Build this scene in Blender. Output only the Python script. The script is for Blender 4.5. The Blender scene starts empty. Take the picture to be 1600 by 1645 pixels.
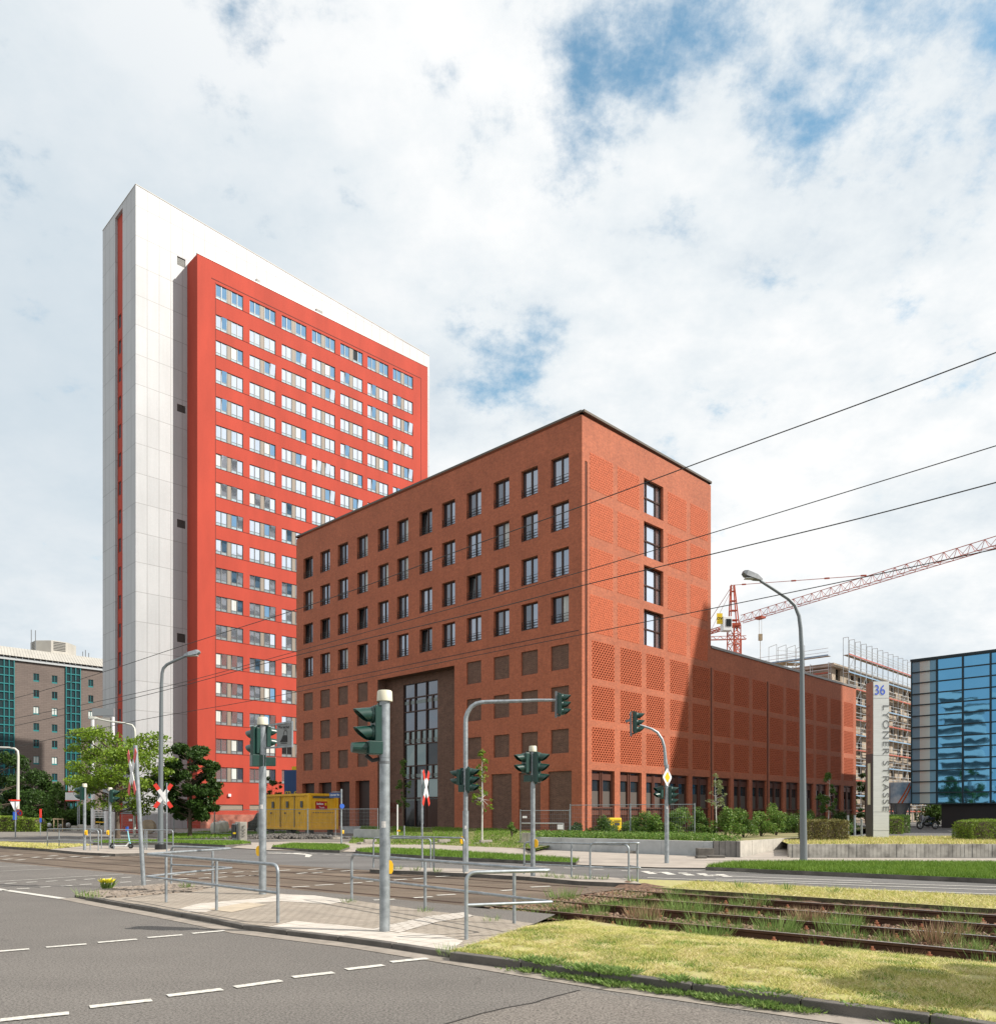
import bpy, math, random
import numpy as np
from mathutils import Vector, Matrix
random.seed(7); RNG = np.random.default_rng(7)
sc = bpy.context.scene
col = sc.collection
R = math.radians

# ------------------------------------------------------------ camera
F, CX, HY, H = 1317.0, 800.0, 1309.0, 1.7      # focal length, centre column, horizon row (photo pixels), eye height
cd = bpy.data.cameras.new("camera"); cam = bpy.data.objects.new("camera", cd); col.objects.link(cam)
cam.location = (0, 0, H); cam.rotation_euler = (R(90), 0, 0)
cd.sensor_fit = 'HORIZONTAL'; cd.sensor_width = 36; cd.lens = 36 * F / 1600
cd.shift_y = (HY - 822.5) / 1600; cd.clip_end = 6000; cd.clip_start = 0.1
sc.camera = cam

# ------------------------------------------------------------ light, sky, exposure
SUN_AZ = (0.9744, -0.2250)      # horizontal direction towards the sun
SUN_EL = R(41)
sc.view_settings.view_transform = 'Standard'; sc.view_settings.look = 'None'
sc.view_settings.gamma = 1; sc.view_settings.exposure = 0.36
sd = bpy.data.lights.new("sun", 'SUN'); sd.energy = 5.0; sd.angle = R(0.5); sd.color = (1, 0.94, 0.85)
sun = bpy.data.objects.new("sun", sd); col.objects.link(sun)
SV = Vector((SUN_AZ[0] * math.cos(SUN_EL), SUN_AZ[1] * math.cos(SUN_EL), math.sin(SUN_EL)))
sun.rotation_euler = SV.to_track_quat('Z', 'Y').to_euler()
sun.location = SV * 200

class NT:
    def __init__(s, tree): s.t = tree; s.n = tree.nodes; s.l = tree.links
    def add(s, typ, **kw):
        n = s.n.new(typ)
        for k, v in kw.items(): setattr(n, k, v)
        return n
    def math(s, op, a, b=None, c=None, clamp=False):
        n = s.n.new('ShaderNodeMath'); n.operation = op; n.use_clamp = clamp
        for i, v in enumerate((a, b, c)):
            if v is None: continue
            if isinstance(v, (int, float)): n.inputs[i].default_value = v
            else: s.l.new(v, n.inputs[i])
        return n.outputs[0]
    def vmath(s, op, a, b=None):
        n = s.n.new('ShaderNodeVectorMath'); n.operation = op
        for i, v in enumerate((a, b)):
            if v is None: continue
            if isinstance(v, (tuple, list)): n.inputs[i].default_value = v
            else: s.l.new(v, n.inputs[i])
        return n
    def noise(s, vec, scale, detail=4, rough=0.55, dist=0.0):
        n = s.n.new('ShaderNodeTexNoise'); n.inputs['Scale'].default_value = scale
        n.inputs['Detail'].default_value = detail; n.inputs['Roughness'].default_value = rough
        n.inputs['Distortion'].default_value = dist
        if vec is not None: s.l.new(vec, n.inputs['Vector'])
        return n.outputs['Fac']
    def ramp(s, fac, stops):
        n = s.n.new('ShaderNodeValToRGB'); e = n.color_ramp.elements
        while len(e) < len(stops): e.new(0.5)
        for i, (p, c) in enumerate(stops):
            e[i].position = p; e[i].color = tuple(c) + (1,) if len(c) == 3 else c
        s.l.new(fac, n.inputs[0]); return n.outputs[0]
    def mix(s, fac, a, b, blend='MIX'):
        n = s.n.new('ShaderNodeMix'); n.data_type = 'RGBA'; n.blend_type = blend
        for key, v in ((0, fac), (6, a), (7, b)):
            if isinstance(v, (int, float)): n.inputs[key].default_value = v
            elif isinstance(v, (tuple, list)): n.inputs[key].default_value = tuple(v) + (1,) * (4 - len(v))
            else: s.l.new(v, n.inputs[key])
        return n.outputs[2]
    def maprange(s, v, a, b, c=0.0, d=1.0, smooth=False):
        n = s.n.new('ShaderNodeMapRange'); n.clamp = True
        if smooth: n.interpolation_type = 'SMOOTHSTEP'
        s.l.new(v, n.inputs[0])
        for i, x in enumerate((a, b, c, d)): n.inputs[i + 1].default_value = x
        return n.outputs[0]

w = bpy.data.worlds.new("World"); sc.world = w; w.use_nodes = True
t = NT(w.node_tree); w.node_tree.nodes.clear()
def sky_dir(px, py):
    return Vector(((px - CX) / F, 1, (HY - py) / F)).normalized()
tc = t.add('ShaderNodeTexCoord')
D = t.vmath('NORMALIZE', tc.outputs['Generated']).outputs[0]
sky = t.add('ShaderNodeTexSky', sky_type='NISHITA'); sky.sun_disc = False
sky.sun_elevation = SUN_EL; sky.sun_rotation = math.atan2(SUN_AZ[0], SUN_AZ[1])
sky.air_density = 1.0; sky.dust_density = 0.6; sky.ozone_density = 1.6
sep = t.add('ShaderNodeSeparateXYZ'); t.l.new(D, sep.inputs[0])
den = t.math('ADD', t.math('MAXIMUM', sep.outputs[2], 0.0), 0.32)
cmb = t.add('ShaderNodeCombineXYZ')
t.l.new(t.math('DIVIDE', sep.outputs[0], den), cmb.inputs[0]); t.l.new(t.math('DIVIDE', sep.outputs[1], den), cmb.inputs[1])
P = cmb.outputs[0]
big = t.noise(t.vmath('ADD', P, (4.3, 2.6, 0)).outputs[0], 1.1, 5, 0.55)
fine = t.noise(P, 5.2, 12, 0.66)
mott = t.noise(P, 17.0, 8, 0.62)
cov = t.math('ADD', t.math('MULTIPLY', big, 0.42), t.math('MULTIPLY', fine, 0.62))
cov = t.math('ADD', cov, t.math('MULTIPLY', mott, 0.32))
# clear patches of this particular sky
for (px, py, rad, amt) in ((930, 60, .09, .16), (1075, 40, .06, .12), (1300, 30, .10, .09), (1470, 60, .08, .12), (1310, 222, .06, .17), (1180, 110, .06, .10), (940, 190, .07, .12), (850, 590, .08, .19), (370, 20, .07, .16), (640, 100, .10, .09), (730, 130, .06, .09),
                           (1040, 320, .05, .07), (1530, 365, .05, .06), (1445, 465, .03, .10), (870, 325, .03, .08), (780, 670, .06, .10)):
    d = t.vmath('DISTANCE', D, tuple(sky_dir(px, py))).outputs['Value']
    g = t.maprange(d, 0.0, rad * 1.35, amt * .78, 0.0, True)
    cov = t.math('SUBTRACT', cov, g)
# thicker cloud low down
low = t.maprange(sep.outputs[2], 0.0, 0.45, 0.07, 0.0)
cov = t.math('ADD', cov, low)
alpha = t.maprange(cov, 0.43, 0.63, 0.0, 1.0, True)
shade_n = t.noise(t.vmath('ADD', P, (3.1, 1.7, 0)).outputs[0], 1.6, 6, 0.6, 0.3)
shade_f = t.math('ADD', t.math('MULTIPLY', shade_n, 0.6), t.math('MULTIPLY', fine, 0.4))
cl = t.ramp(shade_f, [(0.37, (5.4, 6.0, 6.5)), (0.46, (6.6, 7.0, 7.25)), (0.56, (7.9, 7.95, 7.95))])
# the cloud deck is greyer towards the left horizon
gl = t.vmath('DISTANCE', D, tuple(sky_dir(60, 560))).outputs['Value']
cl = t.mix(t.maprange(gl, 0.0, 0.5, 0.75, 0.0, True), cl, (4.5, 5.3, 5.95))
skyc = t.mix(1.0, sky.outputs[0], (1.45, 1.85, 1.6), 'MULTIPLY')
final = t.mix(alpha, skyc, cl)
bg = t.add('ShaderNodeBackground'); bg.inputs[1].default_value = 0.1
t.l.new(final, bg.inputs[0])
wo = t.add('ShaderNodeOutputWorld'); t.l.new(bg.outputs[0], wo.inputs[0])

# ------------------------------------------------------------ geometry helpers
def gp(px, py, z=0.0):
    """point of the photo -> point of a horizontal plane"""
    d = (H - z) * F / (py - HY)
    return Vector(((px - CX) / F * d, d, z))
def at(px, py, d):
    return Vector(((px - CX) / F * d, d, H + (HY - py) * d / F))
U = Vector((-.7727, .6347, 0)); N = Vector((.6347, .7727, 0))     # along the street / across it
def st(s, tt, z=0.0): return U * s + N * tt + Vector((0, 0, z))

WORG = {}
class MB:
    def __init__(s): s.v = []; s.f = []; s.m = []
    def add(s, vs, fs, mi=0):
        b = len(s.v); s.v += [tuple(x) for x in vs]
        for f in fs: s.f.append([b + i for i in f]); s.m.append(mi)
        return s
    def quad(s, a, b, c, d, mi=0): return s.add([a, b, c, d], [(0, 1, 2, 3)], mi)
    def ngon(s, pts, mi=0): return s.add(pts, [tuple(range(len(pts)))], mi)
    def obox(s, o, a, b, c, mi=0):
        """box from corner o with edge vectors a, b, c"""
        o, a, b, c = map(Vector, (o, a, b, c))
        if a.cross(b).dot(c) < 0: a, b = b, a
        vs = [o, o + a, o + a + b, o + b, o + c, o + a + c, o + a + b + c, o + b + c]
        return s.add(vs, [(0, 3, 2, 1), (4, 5, 6, 7), (0, 1, 5, 4), (1, 2, 6, 5), (2, 3, 7, 6), (3, 0, 4, 7)], mi)
    def box(s, c, size, mi=0, rz=0):
        a = Vector((math.cos(rz), math.sin(rz), 0)) * size[0]; b = Vector((-math.sin(rz), math.cos(rz), 0)) * size[1]; k = Vector((0, 0, size[2]))
        return s.obox(Vector(c) - a / 2 - b / 2 - k / 2, a, b, k, mi)
    def prism(s, pts, z0, z1, mi=0, side=None):
        n = len(pts); pts = [Vector((p[0], p[1], 0)) for p in pts]
        area = sum(pts[i].x * pts[(i + 1) % n].y - pts[(i + 1) % n].x * pts[i].y for i in range(n))
        if area < 0: pts.reverse()
        vs = [(p.x, p.y, z0) for p in pts] + [(p.x, p.y, z1) for p in pts]
        s.add(vs, [tuple(range(n, 2 * n)), tuple(reversed(range(n)))], mi)
        return s.add(vs, [(i, (i + 1) % n, n + (i + 1) % n, n + i) for i in range(n)], mi if side is None else side)
    def tube(s, path, r, seg=8, mi=0, caps=True, closed=False):
        path = [Vector(p) for p in path]; n = len(path)
        rs = r if isinstance(r, (list, tuple)) else [r] * n
        rings = []; prev = None
        for i, p in enumerate(path):
            if i == 0: d = path[1] - p
            elif i == n - 1: d = p - path[-2]
            else: d = (path[i + 1] - p).normalized() + (p - path[i - 1]).normalized()
            d.normalize()
            if prev is None:
                a = d.cross(Vector((0, 0, 1)))
                if a.length < 1e-3: a = d.cross(Vector((0, 1, 0)))
            else: a = prev - d * prev.dot(d)
            a.normalize(); prev = a; b = d.cross(a)
            rings.append([p + (a * math.cos(2 * math.pi * k / seg) + b * math.sin(2 * math.pi * k / seg)) * rs[i] for k in range(seg)])
        vs = [q for rg in rings for q in rg]; fs = []
        for i in range(n - 1):
            for k in range(seg):
                fs.append((i * seg + k, i * seg + (k + 1) % seg, (i + 1) * seg + (k + 1) % seg, (i + 1) * seg + k))
        if caps: fs += [tuple(reversed(range(seg))), tuple(range((n - 1) * seg, n * seg))]
        return s.add(vs, fs, mi)
    def cyl(s, c, r, h, seg=16, mi=0, r2=None):
        c = Vector(c); return s.tube([c, c + Vector((0, 0, h))], [r, r if r2 is None else r2], seg, mi)
    def bar(s, a, b, w, mi=0, h=None):
        """square bar"""
        a, b = Vector(a), Vector(b); d = (b - a).normalized()
        x = d.cross(Vector((0, 0, 1)))
        if x.length < 1e-3: x = Vector((1, 0, 0))
        x.normalize(); y = x.cross(d)
        h = h or w
        return s.obox(a - x * w / 2 - y * h / 2, x * w, y * h, b - a, mi)
    def rot(s, M):
        s.v = [tuple(M @ Vector(p)) for p in s.v]; return s
    def build(s, name, mats, parent=None, org=None, smooth=False, bevel=0):
        me = bpy.data.meshes.new(name); me.from_pydata(s.v, [], s.f)
        if not isinstance(mats, (list, tuple)): mats = [mats]
        for m in mats: me.materials.append(m)
        if len(mats) > 1: me.polygons.foreach_set('material_index', s.m)
        if smooth: me.polygons.foreach_set('use_smooth', [True] * len(s.f))
        me.update()
        po = WORG.get(parent.name, Vector()) if parent else Vector()
        org = po if org is None else Vector(org)
        if org.length > 0: me.transform(Matrix.Translation(-org))
        o = bpy.data.objects.new(name, me); col.objects.link(o)
        if parent: o.parent = parent
        o.location = org - po; WORG[o.name] = org.copy()
        if smooth and hasattr(me, 'set_sharp_from_angle'): me.set_sharp_from_angle(angle=R(40))
        if bevel:
            b = o.modifiers.new('bevel', 'BEVEL'); b.width = bevel; b.segments = 2; b.limit_method = 'ANGLE'
        return o
def npmesh(name, V, Fc, mats, parent=None, org=None, smooth=False):
    """V (n,3) array, Fc (m,k) array"""
    po = WORG.get(parent.name, Vector()) if parent else Vector()
    org = po if org is None else Vector(org)
    V = np.asarray(V, dtype=np.float32) - np.array(org, dtype=np.float32)
    me = bpy.data.meshes.new(name); k = Fc.shape[1]
    me.vertices.add(len(V)); me.vertices.foreach_set('co', V.ravel())
    me.loops.add(Fc.size); me.loops.foreach_set('vertex_index', Fc.astype(np.int32).ravel())
    me.polygons.add(len(Fc)); me.polygons.foreach_set('loop_start', np.arange(0, Fc.size, k, dtype=np.int32))
    me.polygons.foreach_set('loop_total', np.full(len(Fc), k, dtype=np.int32))
    if smooth: me.polygons.foreach_set('use_smooth', np.ones(len(Fc), dtype=bool))
    for m in (mats if isinstance(mats, (list, tuple)) else [mats]): me.materials.append(m)
    me.update(calc_edges=True); me.validate()
    o = bpy.data.objects.new(name, me); col.objects.link(o)
    if parent: o.parent = parent
    o.location = org - po; WORG[o.name] = org.copy()
    return o
def tag(o, label, cat, group=None, kind=None):
    o['label'] = label; o['category'] = cat
    if group: o['group'] = group
    if kind: o['kind'] = kind
    return o
def struct(o): o['kind'] = 'structure'; return o
def thing(name, label, cat, loc=(0, 0, 0), group=None):
    o = bpy.data.objects.new(name, None); col.objects.link(o); o.location = loc; o.empty_display_size = .3
    WORG[o.name] = Vector(loc); return tag(o, label, cat, group)
def copy_tree(o, parent=None):
    c = o.copy(); col.objects.link(c)
    if parent: c.parent = parent
    WORG[c.name] = WORG.get(o.name, Vector()).copy()
    for ch in list(o.children): copy_tree(ch, c)
    return c
def text_mesh(txt, size, extrude=0.004, spacing=1.0, align='CENTER'):
    cu = bpy.data.curves.new('txt', 'FONT'); cu.body = txt; cu.size = size; cu.extrude = extrude; cu.space_character = spacing
    cu.align_x = align; cu.align_y = 'CENTER'
    o = bpy.data.objects.new('txt', cu); col.objects.link(o)
    dg = bpy.context.evaluated_depsgraph_get()
    me = bpy.data.meshes.new_from_object(o.evaluated_get(dg)); bpy.data.objects.remove(o); bpy.data.curves.remove(cu)
    return me
def text_obj(name, txt, size, pos, right, up, mat, parent, extrude=0.004, spacing=1.0, align='CENTER', sx=1.0):
    me = text_mesh(txt, size, extrude, spacing, align)
    r, u = Vector(right).normalized(), Vector(up).normalized(); n = r.cross(u)
    M = Matrix(((r.x * sx, u.x, n.x, 0), (r.y * sx, u.y, n.y, 0), (r.z * sx, u.z, n.z, 0), (0, 0, 0, 1)))
    me.transform(M); me.materials.clear(); me.materials.append(mat)
    o = bpy.data.objects.new(name, me); col.objects.link(o); o.parent = parent
    o.location = Vector(pos) - WORG.get(parent.name, Vector()); WORG[o.name] = Vector(pos)
    return o

# ------------------------------------------------------------ materials
def mat(name, c, rough=0.7, metal=0.0, var=0.0, scale=3.0, bump=0.0, bscale=60.0, spec=None, c2=None, detail=5, coat=0, stretch=None):
    m = bpy.data.materials.new(name); m.use_nodes = True; t = NT(m.node_tree)
    b = t.n['Principled BSDF']; b.inputs['Roughness'].default_value = rough; b.inputs['Metallic'].default_value = metal
    if spec is not None: b.inputs['Specular IOR Level'].default_value = spec
    if coat: b.inputs['Coat Weight'].default_value = coat
    b.inputs['Base Color'].default_value = tuple(c) + (1,)
    pos = t.add('ShaderNodeNewGeometry').outputs['Position']
    if stretch:
        mp = t.add('ShaderNodeMapping'); mp.inputs['Scale'].default_value = stretch; t.l.new(pos, mp.inputs[0]); pos = mp.outputs[0]
    if var or c2:
        f = t.noise(pos, scale, detail, 0.6)
        lo = tuple(x * (1 - var) for x in c); hi = tuple(min(1, x * (1 + var)) for x in (c2 or c))
        t.l.new(t.ramp(f, [(0.33, lo), (0.67, hi)]), b.inputs['Base Color'])
    if bump:
        f = t.noise(pos, bscale, 4, 0.6)
        bn = t.add('ShaderNodeBump'); bn.inputs['Strength'].default_value = bump; bn.inputs['Distance'].default_value = 0.02
        t.l.new(f, bn.inputs['Height']); t.l.new(bn.outputs[0], b.inputs['Normal'])
    return m
def leafmat(name, cols, rough=0.55, trans=0.25, patch=None, pscale=0.8):
    """foliage: each small leaf picks its own colour of the range"""
    m = bpy.data.materials.new(name); m.use_nodes = True; t = NT(m.node_tree)
    b = t.n['Principled BSDF']; b.inputs['Roughness'].default_value = rough; b.inputs['Specular IOR Level'].default_value = 0.3
    g = t.add('ShaderNodeNewGeometry')
    n = len(cols)
    c = t.ramp(g.outputs['Random Per Island'], [(i / max(1, n - 1), cols[i]) for i in range(n)])
    if patch:
        f = t.noise(g.outputs['Position'], pscale, 4, 0.6)
        c = t.mix(t.maprange(f, .42, .58), c, t.mix(1.0, c, patch, 'MULTIPLY'))
    t.l.new(c, b.inputs['Base Color'])
    if trans:
        tr = t.add('ShaderNodeBsdfTranslucent'); t.l.new(c, tr.inputs[0])
        mx = t.add('ShaderNodeMixShader'); mx.inputs[0].default_value = trans
        t.l.new(b.outputs[0], mx.inputs[1]); t.l.new(tr.outputs[0], mx.inputs[2])
        t.l.new(mx.outputs[0], t.n['Material Output'].inputs[0])
    return m
D1 = Vector((-.7118, .7024, 0)); D2 = Vector((.7024, .7118, 0))      # the two facade directions of the brick building
def facade_coord(t, a=D1, b=D2):
    pos = t.add('ShaderNodeNewGeometry').outputs['Position']
    u = t.vmath('DOT_PRODUCT', pos, tuple(a + b)).outputs['Value']
    sp = t.add('ShaderNodeSeparateXYZ'); t.l.new(pos, sp.inputs[0])
    cb = t.add('ShaderNodeCombineXYZ'); t.l.new(u, cb.inputs[0]); t.l.new(sp.outputs[2], cb.inputs[1])
    return cb.outputs[0], pos
def brickmat(name, c1, c2, mortar, bw, bh, ms, rough=0.85, var=0.18, vscale=0.25, bump=0.3, offset=0.5, a=D1, b=D2, streak=0.0, fine=0.0):
    m = bpy.data.materials.new(name); m.use_nodes = True; t = NT(m.node_tree)
    p = t.n['Principled BSDF']; p.inputs['Roughness'].default_value = rough
    uv, pos = facade_coord(t, a, b)
    br = t.add('ShaderNodeTexBrick'); t.l.new(uv, br.inputs['Vector']); br.offset = offset
    br.inputs['Color1'].default_value = tuple(c1) + (1,); br.inputs['Color2'].default_value = tuple(c2) + (1,)
    br.inputs['Mortar'].default_value = tuple(mortar) + (1,); br.inputs['Scale'].default_value = 1.0
    br.inputs['Brick Width'].default_value = bw; br.inputs['Row Height'].default_value = bh
    br.inputs['Mortar Size'].default_value = ms; br.inputs['Mortar Smooth'].default_value = 0.1; br.inputs['Bias'].default_value = 0
    c = br.outputs['Color']
    f = t.noise(pos, vscale, 6, 0.6)
    v = t.maprange(f, .3, .7, 1 - var, 1 + var)
    f2 = t.noise(pos, 6.0, 3, 0.6)
    v = t.math('MULTIPLY', v, t.maprange(f2, .3, .7, 1 - fine, 1 + fine))
    if streak:
        mp = t.add('ShaderNodeMapping'); mp.inputs['Scale'].default_value = (2.2, .12, 1); t.l.new(uv, mp.inputs[0])
        f3 = t.noise(mp.outputs[0], 1.0, 4, 0.6); v = t.math('MULTIPLY', v, t.maprange(f3, .35, .7, 1, 1 - streak))
    cb = t.add('ShaderNodeCombineXYZ')
    for i in range(3): t.l.new(v, cb.inputs[i])
    c = t.mix(1.0, c, cb.outputs[0], 'MULTIPLY')
    t.l.new(c, p.inputs['Base Color'])
    if bump:
        bn = t.add('ShaderNodeBump'); bn.inputs['Strength'].default_value = bump; bn.inputs['Distance'].default_value = 0.01; bn.invert = True
        t.l.new(br.outputs['Fac'], bn.inputs['Height']); t.l.new(bn.outputs[0], p.inputs['Normal'])
    return m
def asphaltmat(name, c, var=.12, speck=.35, big=.35, wear=None):
    m = bpy.data.materials.new(name); m.use_nodes = True; t = NT(m.node_tree)
    p = t.n['Principled BSDF']; p.inputs['Roughness'].default_value = .85; p.inputs['Specular IOR Level'].default_value = .35
    pos = t.add('ShaderNodeNewGeometry').outputs['Position']
    s = t.noise(pos, 42, 6, .9); l = t.noise(pos, big, 5, .6); mdn = t.noise(pos, 5, 5, .6)
    v = t.math('MULTIPLY', t.maprange(s, .40, .60, 1 - speck, 1 + speck), t.maprange(l, .35, .65, 1 - var, 1 + var))
    v = t.math('MULTIPLY', v, t.maprange(mdn, .3, .7, .96, 1.04))
    if wear:   # long polished wheel tracks and patched joints along the street
        mp = t.add('ShaderNodeMapping'); mp.inputs['Rotation'].default_value = (0, 0, R(39.4)); mp.inputs['Scale'].default_value = (.05, 1.1, 1)
        t.l.new(pos, mp.inputs[0]); f = t.noise(mp.outputs[0], 1.0, 3, .5)
        v = t.math('MULTIPLY', v, t.maprange(f, .35, .65, 1 - wear, 1 + wear))
    vo = t.add('ShaderNodeTexVoronoi', feature='DISTANCE_TO_EDGE'); vo.inputs['Scale'].default_value = .33
    w1 = t.add('ShaderNodeTexNoise'); w1.inputs['Scale'].default_value = 1.2; w1.inputs['Detail'].default_value = 6; t.l.new(pos, w1.inputs['Vector'])
    wv = t.vmath('ADD', pos, w1.outputs['Color']).outputs[0]; t.l.new(wv, vo.inputs['Vector'])
    cr = t.maprange(vo.outputs['Distance'], .0, .005, .62, 1.0)
    msk = t.noise(pos, .18, 2, .5)
    cr = t.math('MAXIMUM', cr, t.maprange(msk, .54, .56, 1.0, 0.0))
    v = t.math('MULTIPLY', v, cr)
    cb = t.add('ShaderNodeCombineXYZ')
    for i in range(3): t.l.new(v, cb.inputs[i])
    t.l.new(t.mix(1.0, c, cb.outputs[0], 'MULTIPLY'), p.inputs['Base Color'])
    bn = t.add('ShaderNodeBump'); bn.inputs['Strength'].default_value = .35; bn.inputs['Distance'].default_value = .006
    t.l.new(s, bn.inputs['Height']); t.l.new(bn.outputs[0], p.inputs['Normal'])
    return m
def glassmat(name, c, rough=.03, metal=.75, wob=0.0, wscale=.8):
    m = mat(name, c, rough, metal)
    if wob:
        t = NT(m.node_tree); pos = t.add('ShaderNodeNewGeometry').outputs['Position']
        f = t.noise(pos, wscale, 2, .5); bn = t.add('ShaderNodeBump'); bn.inputs['Strength'].default_value = wob; bn.inputs['Distance'].default_value = .1
        t.l.new(f, bn.inputs['Height']); t.l.new(bn.outputs[0], t.n['Principled BSDF'].inputs['Normal'])
    return m
M = {}
M['brick'] = brickmat('red_brick', (.42, .112, .050), (.34, .086, .040), (.33, .13, .075), .25, .083, .012, var=.11, vscale=.35, streak=.09, fine=.16)
M['brownbrick'] = brickmat('brown_brick', (.125, .062, .043), (.085, .040, .028), (.17, .10, .07), .38, .07, .012, var=.2, vscale=2, fine=.15)
M['screenbrick'] = mat('screen_brick', (.43, .103, .043), .85, var=.12, scale=4)
M['holeshade'] = mat('hole_shade', (.022, .008, .006), .9)  # near-black colour carries the shade deep inside the brick screen holes
M['coping'] = mat('coping_metal', (.10, .085, .07), .5, .5)
M['coping2'] = mat('coping_metal_light', (.22, .21, .20), .45, .5)
M['winframe'] = mat('window_frame_brown', (.045, .018, .012), .45, .2)
M['bronze'] = mat('bronze_cladding', (.12, .045, .030), .5, .3, var=.15, scale=.5)
M['rail_dark'] = mat('balustrade_metal', (.02, .015, .013), .5, .5)
M['pane_a'] = glassmat('pane_cool', (.30, .34, .40), .04, .85, .03, .9)
M['pane_b'] = glassmat('pane_mid', (.16, .18, .21), .04, .85, .03, .9)
M['pane_c'] = mat('pane_with_curtain', (.42, .44, .43), .25, .0, stretch=(9, 9, .2), var=.25, scale=1.0)
M['pane_entry'] = glassmat('pane_entrance', (.17, .21, .21), .04, .85, .02, .9)
M['edgeglass'] = glassmat('edge_glass', (.13, .30, .42), .12, .35)
M['pane_dark'] = glassmat('pane_dark', (.05, .055, .06), .05, .6)
A1 = Vector((-.7015, .7126, 0)); A2 = Vector((.7126, .7015, 0))      # the tower's directions
M['towerred'] = mat('red_render', (.39, .046, .024), .85, var=.10, scale=.5, stretch=(1, 1, .22), bump=.1, bscale=30)
M['towerwhite'] = brickmat('white_panels', (.42, .43, .44), (.385, .395, .405), (.23, .23, .23), 1.42, 3.51, .032, .5, var=.05, vscale=.2, bump=.2, offset=0.0, a=A1, b=A2, streak=.08, fine=.03)
M['towerpane'] = glassmat('tower_pane', (.84, .90, 1.0), .03, .9, .04, .7)
M['towerpane2'] = glassmat('tower_pane_blue', (.26, .45, .66), .03, .9, .04, .7)
M['towercurtain'] = mat('tower_curtain', (.55, .57, .55), .3, 0, stretch=(8, 8, .2), var=.2, scale=1)
M['greyframe'] = mat('grey_frame', (.13, .14, .14), .4, .3)
M['greypanel'] = mat('taupe_panel', (.24, .20, .16), .6, var=.05)
M['louvre'] = mat('louvre_grey', (.10, .10, .095), .5, .4)
M['asphalt'] = asphaltmat('asphalt', (.132, .121, .110), wear=.05, speck=.7, var=.08)
M['asphalt_far'] = asphaltmat('asphalt_far_lane', (.125, .12, .115), wear=.12)
M['asphalt_track'] = asphaltmat('asphalt_crossing', (.125, .095, .070), wear=.22, var=.2)
M['patch'] = asphaltmat('asphalt_patch', (.155, .138, .122), speck=.7, var=.06)
M['concrete'] = mat('concrete', (.30, .27, .235), .85, var=.15, scale=3, bump=.2)
M['gutter'] = mat('gutter_concrete', (.26, .225, .19), .85, var=.2, scale=5, bump=.2)
M['kerb'] = mat('kerb_stone', (.11, .10, .088), .85, var=.35, scale=2.5, bump=.4)
M['kerbtop'] = mat('kerb_top', (.24, .215, .18), .85, var=.2, scale=4, bump=.3)
M['paint'] = mat('road_paint', (.42, .40, .36), .7, var=.12, scale=24, c2=(.62, .60, .55), detail=8)
M['sidewalk'] = mat('sidewalk_paving', (.33, .29, .25), .85, var=.14, scale=1.2, bump=.15)
M['ballast_base'] = mat('ballast_ground', (.13, .075, .048), .95, var=.5, scale=12, bump=.8, bscale=25)
M['stone'] = leafmat('ballast_stone', [(.08, .048, .03), (.18, .11, .075), (.26, .19, .14), (.17, .075, .04)], .9, 0)
M['rail'] = mat('rail_steel', (.085, .042, .026), .6, .5, var=.3, scale=4)
M['railtop'] = mat('rail_head', (.48, .42, .38), .32, .85)
M['bolt'] = mat('rusty_bolt', (.28, .10, .05), .8)
M['grass_dry'] = leafmat('dry_grass', [(.58, .48, .19), (.72, .60, .33), (.36, .38, .08), (.80, .68, .46), (.60, .50, .22), (.42, .42, .11), (.30, .36, .07)], .8, .12, (.84, .90, .66), 2.4)
M['grass_green'] = leafmat('green_grass', [(.10, .19, .02), (.15, .26, .03), (.22, .31, .05)], .7, .25, (.8, .85, .8), .8)
M['weed'] = leafmat('weed_green', [(.10, .18, .04), (.18, .28, .07), (.28, .36, .12)], .7, .3)
M['weed_dry'] = leafmat('weed_straw', [(.26, .13, .09), (.34, .24, .14), (.18, .16, .07)], .8, .2)
M['soil_dry'] = mat('dry_turf_soil', (.42, .35, .18), .95, var=.25, scale=7, c2=(.30, .29, .10), bump=.5, bscale=40)
M['soil_green'] = mat('turf_soil', (.07, .13, .02), .95, var=.3, scale=3, bump=.5)
M['earth'] = mat('site_ground', (.17, .155, .135), .95, var=.2, scale=.25, bump=.2)
M['lawn_slope'] = mat('lawn_slope_soil', (.14, .17, .045), .95, var=.2, scale=.6, c2=(.24, .19, .10), bump=.3)
M['galv'] = mat('galvanised_steel', (.31, .34, .36), .48, .6, var=.22, scale=9)
M['galvdark'] = mat('weathered_steel', (.17, .18, .19), .5, .5, var=.15, scale=8)
M['lampgrey'] = mat('lamp_paint_grey', (.15, .17, .18), .45, .2)
M['lamppale'] = mat('lamp_paint_pale', (.55, .55, .50), .5, .1)
M['siggreen'] = mat('signal_green', (.006, .042, .032), .36, .0, spec=.6, var=.15, scale=6)
M['siglens'] = mat('signal_lens', (.01, .012, .012), .12)
M['cream'] = mat('cream_cap', (.58, .55, .43), .5)
M['yellow'] = mat('button_yellow', (.80, .46, .01), .45)
M['postyellow'] = mat('box_yellow', (.80, .55, .01), .5, var=.06)
M['contyellow'] = mat('container_yellow', (.76, .41, .016), .55, var=.12, scale=1.5)
M['red'] = mat('sign_red', (.62, .035, .02), .5)
M['white'] = mat('sign_white', (.70, .70, .70), .5, var=.05)
M['signback'] = mat('sign_back', (.30, .32, .33), .45, .6)
M['black'] = mat('black_plastic', (.015, .015, .016), .5)
M['rubber'] = mat('rubber', (.02, .02, .02), .8)
M['blue'] = mat('sign_blue', (.02, .10, .45), .5)
M['bluetext'] = mat('text_blue', (.05, .12, .62), .5)
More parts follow.
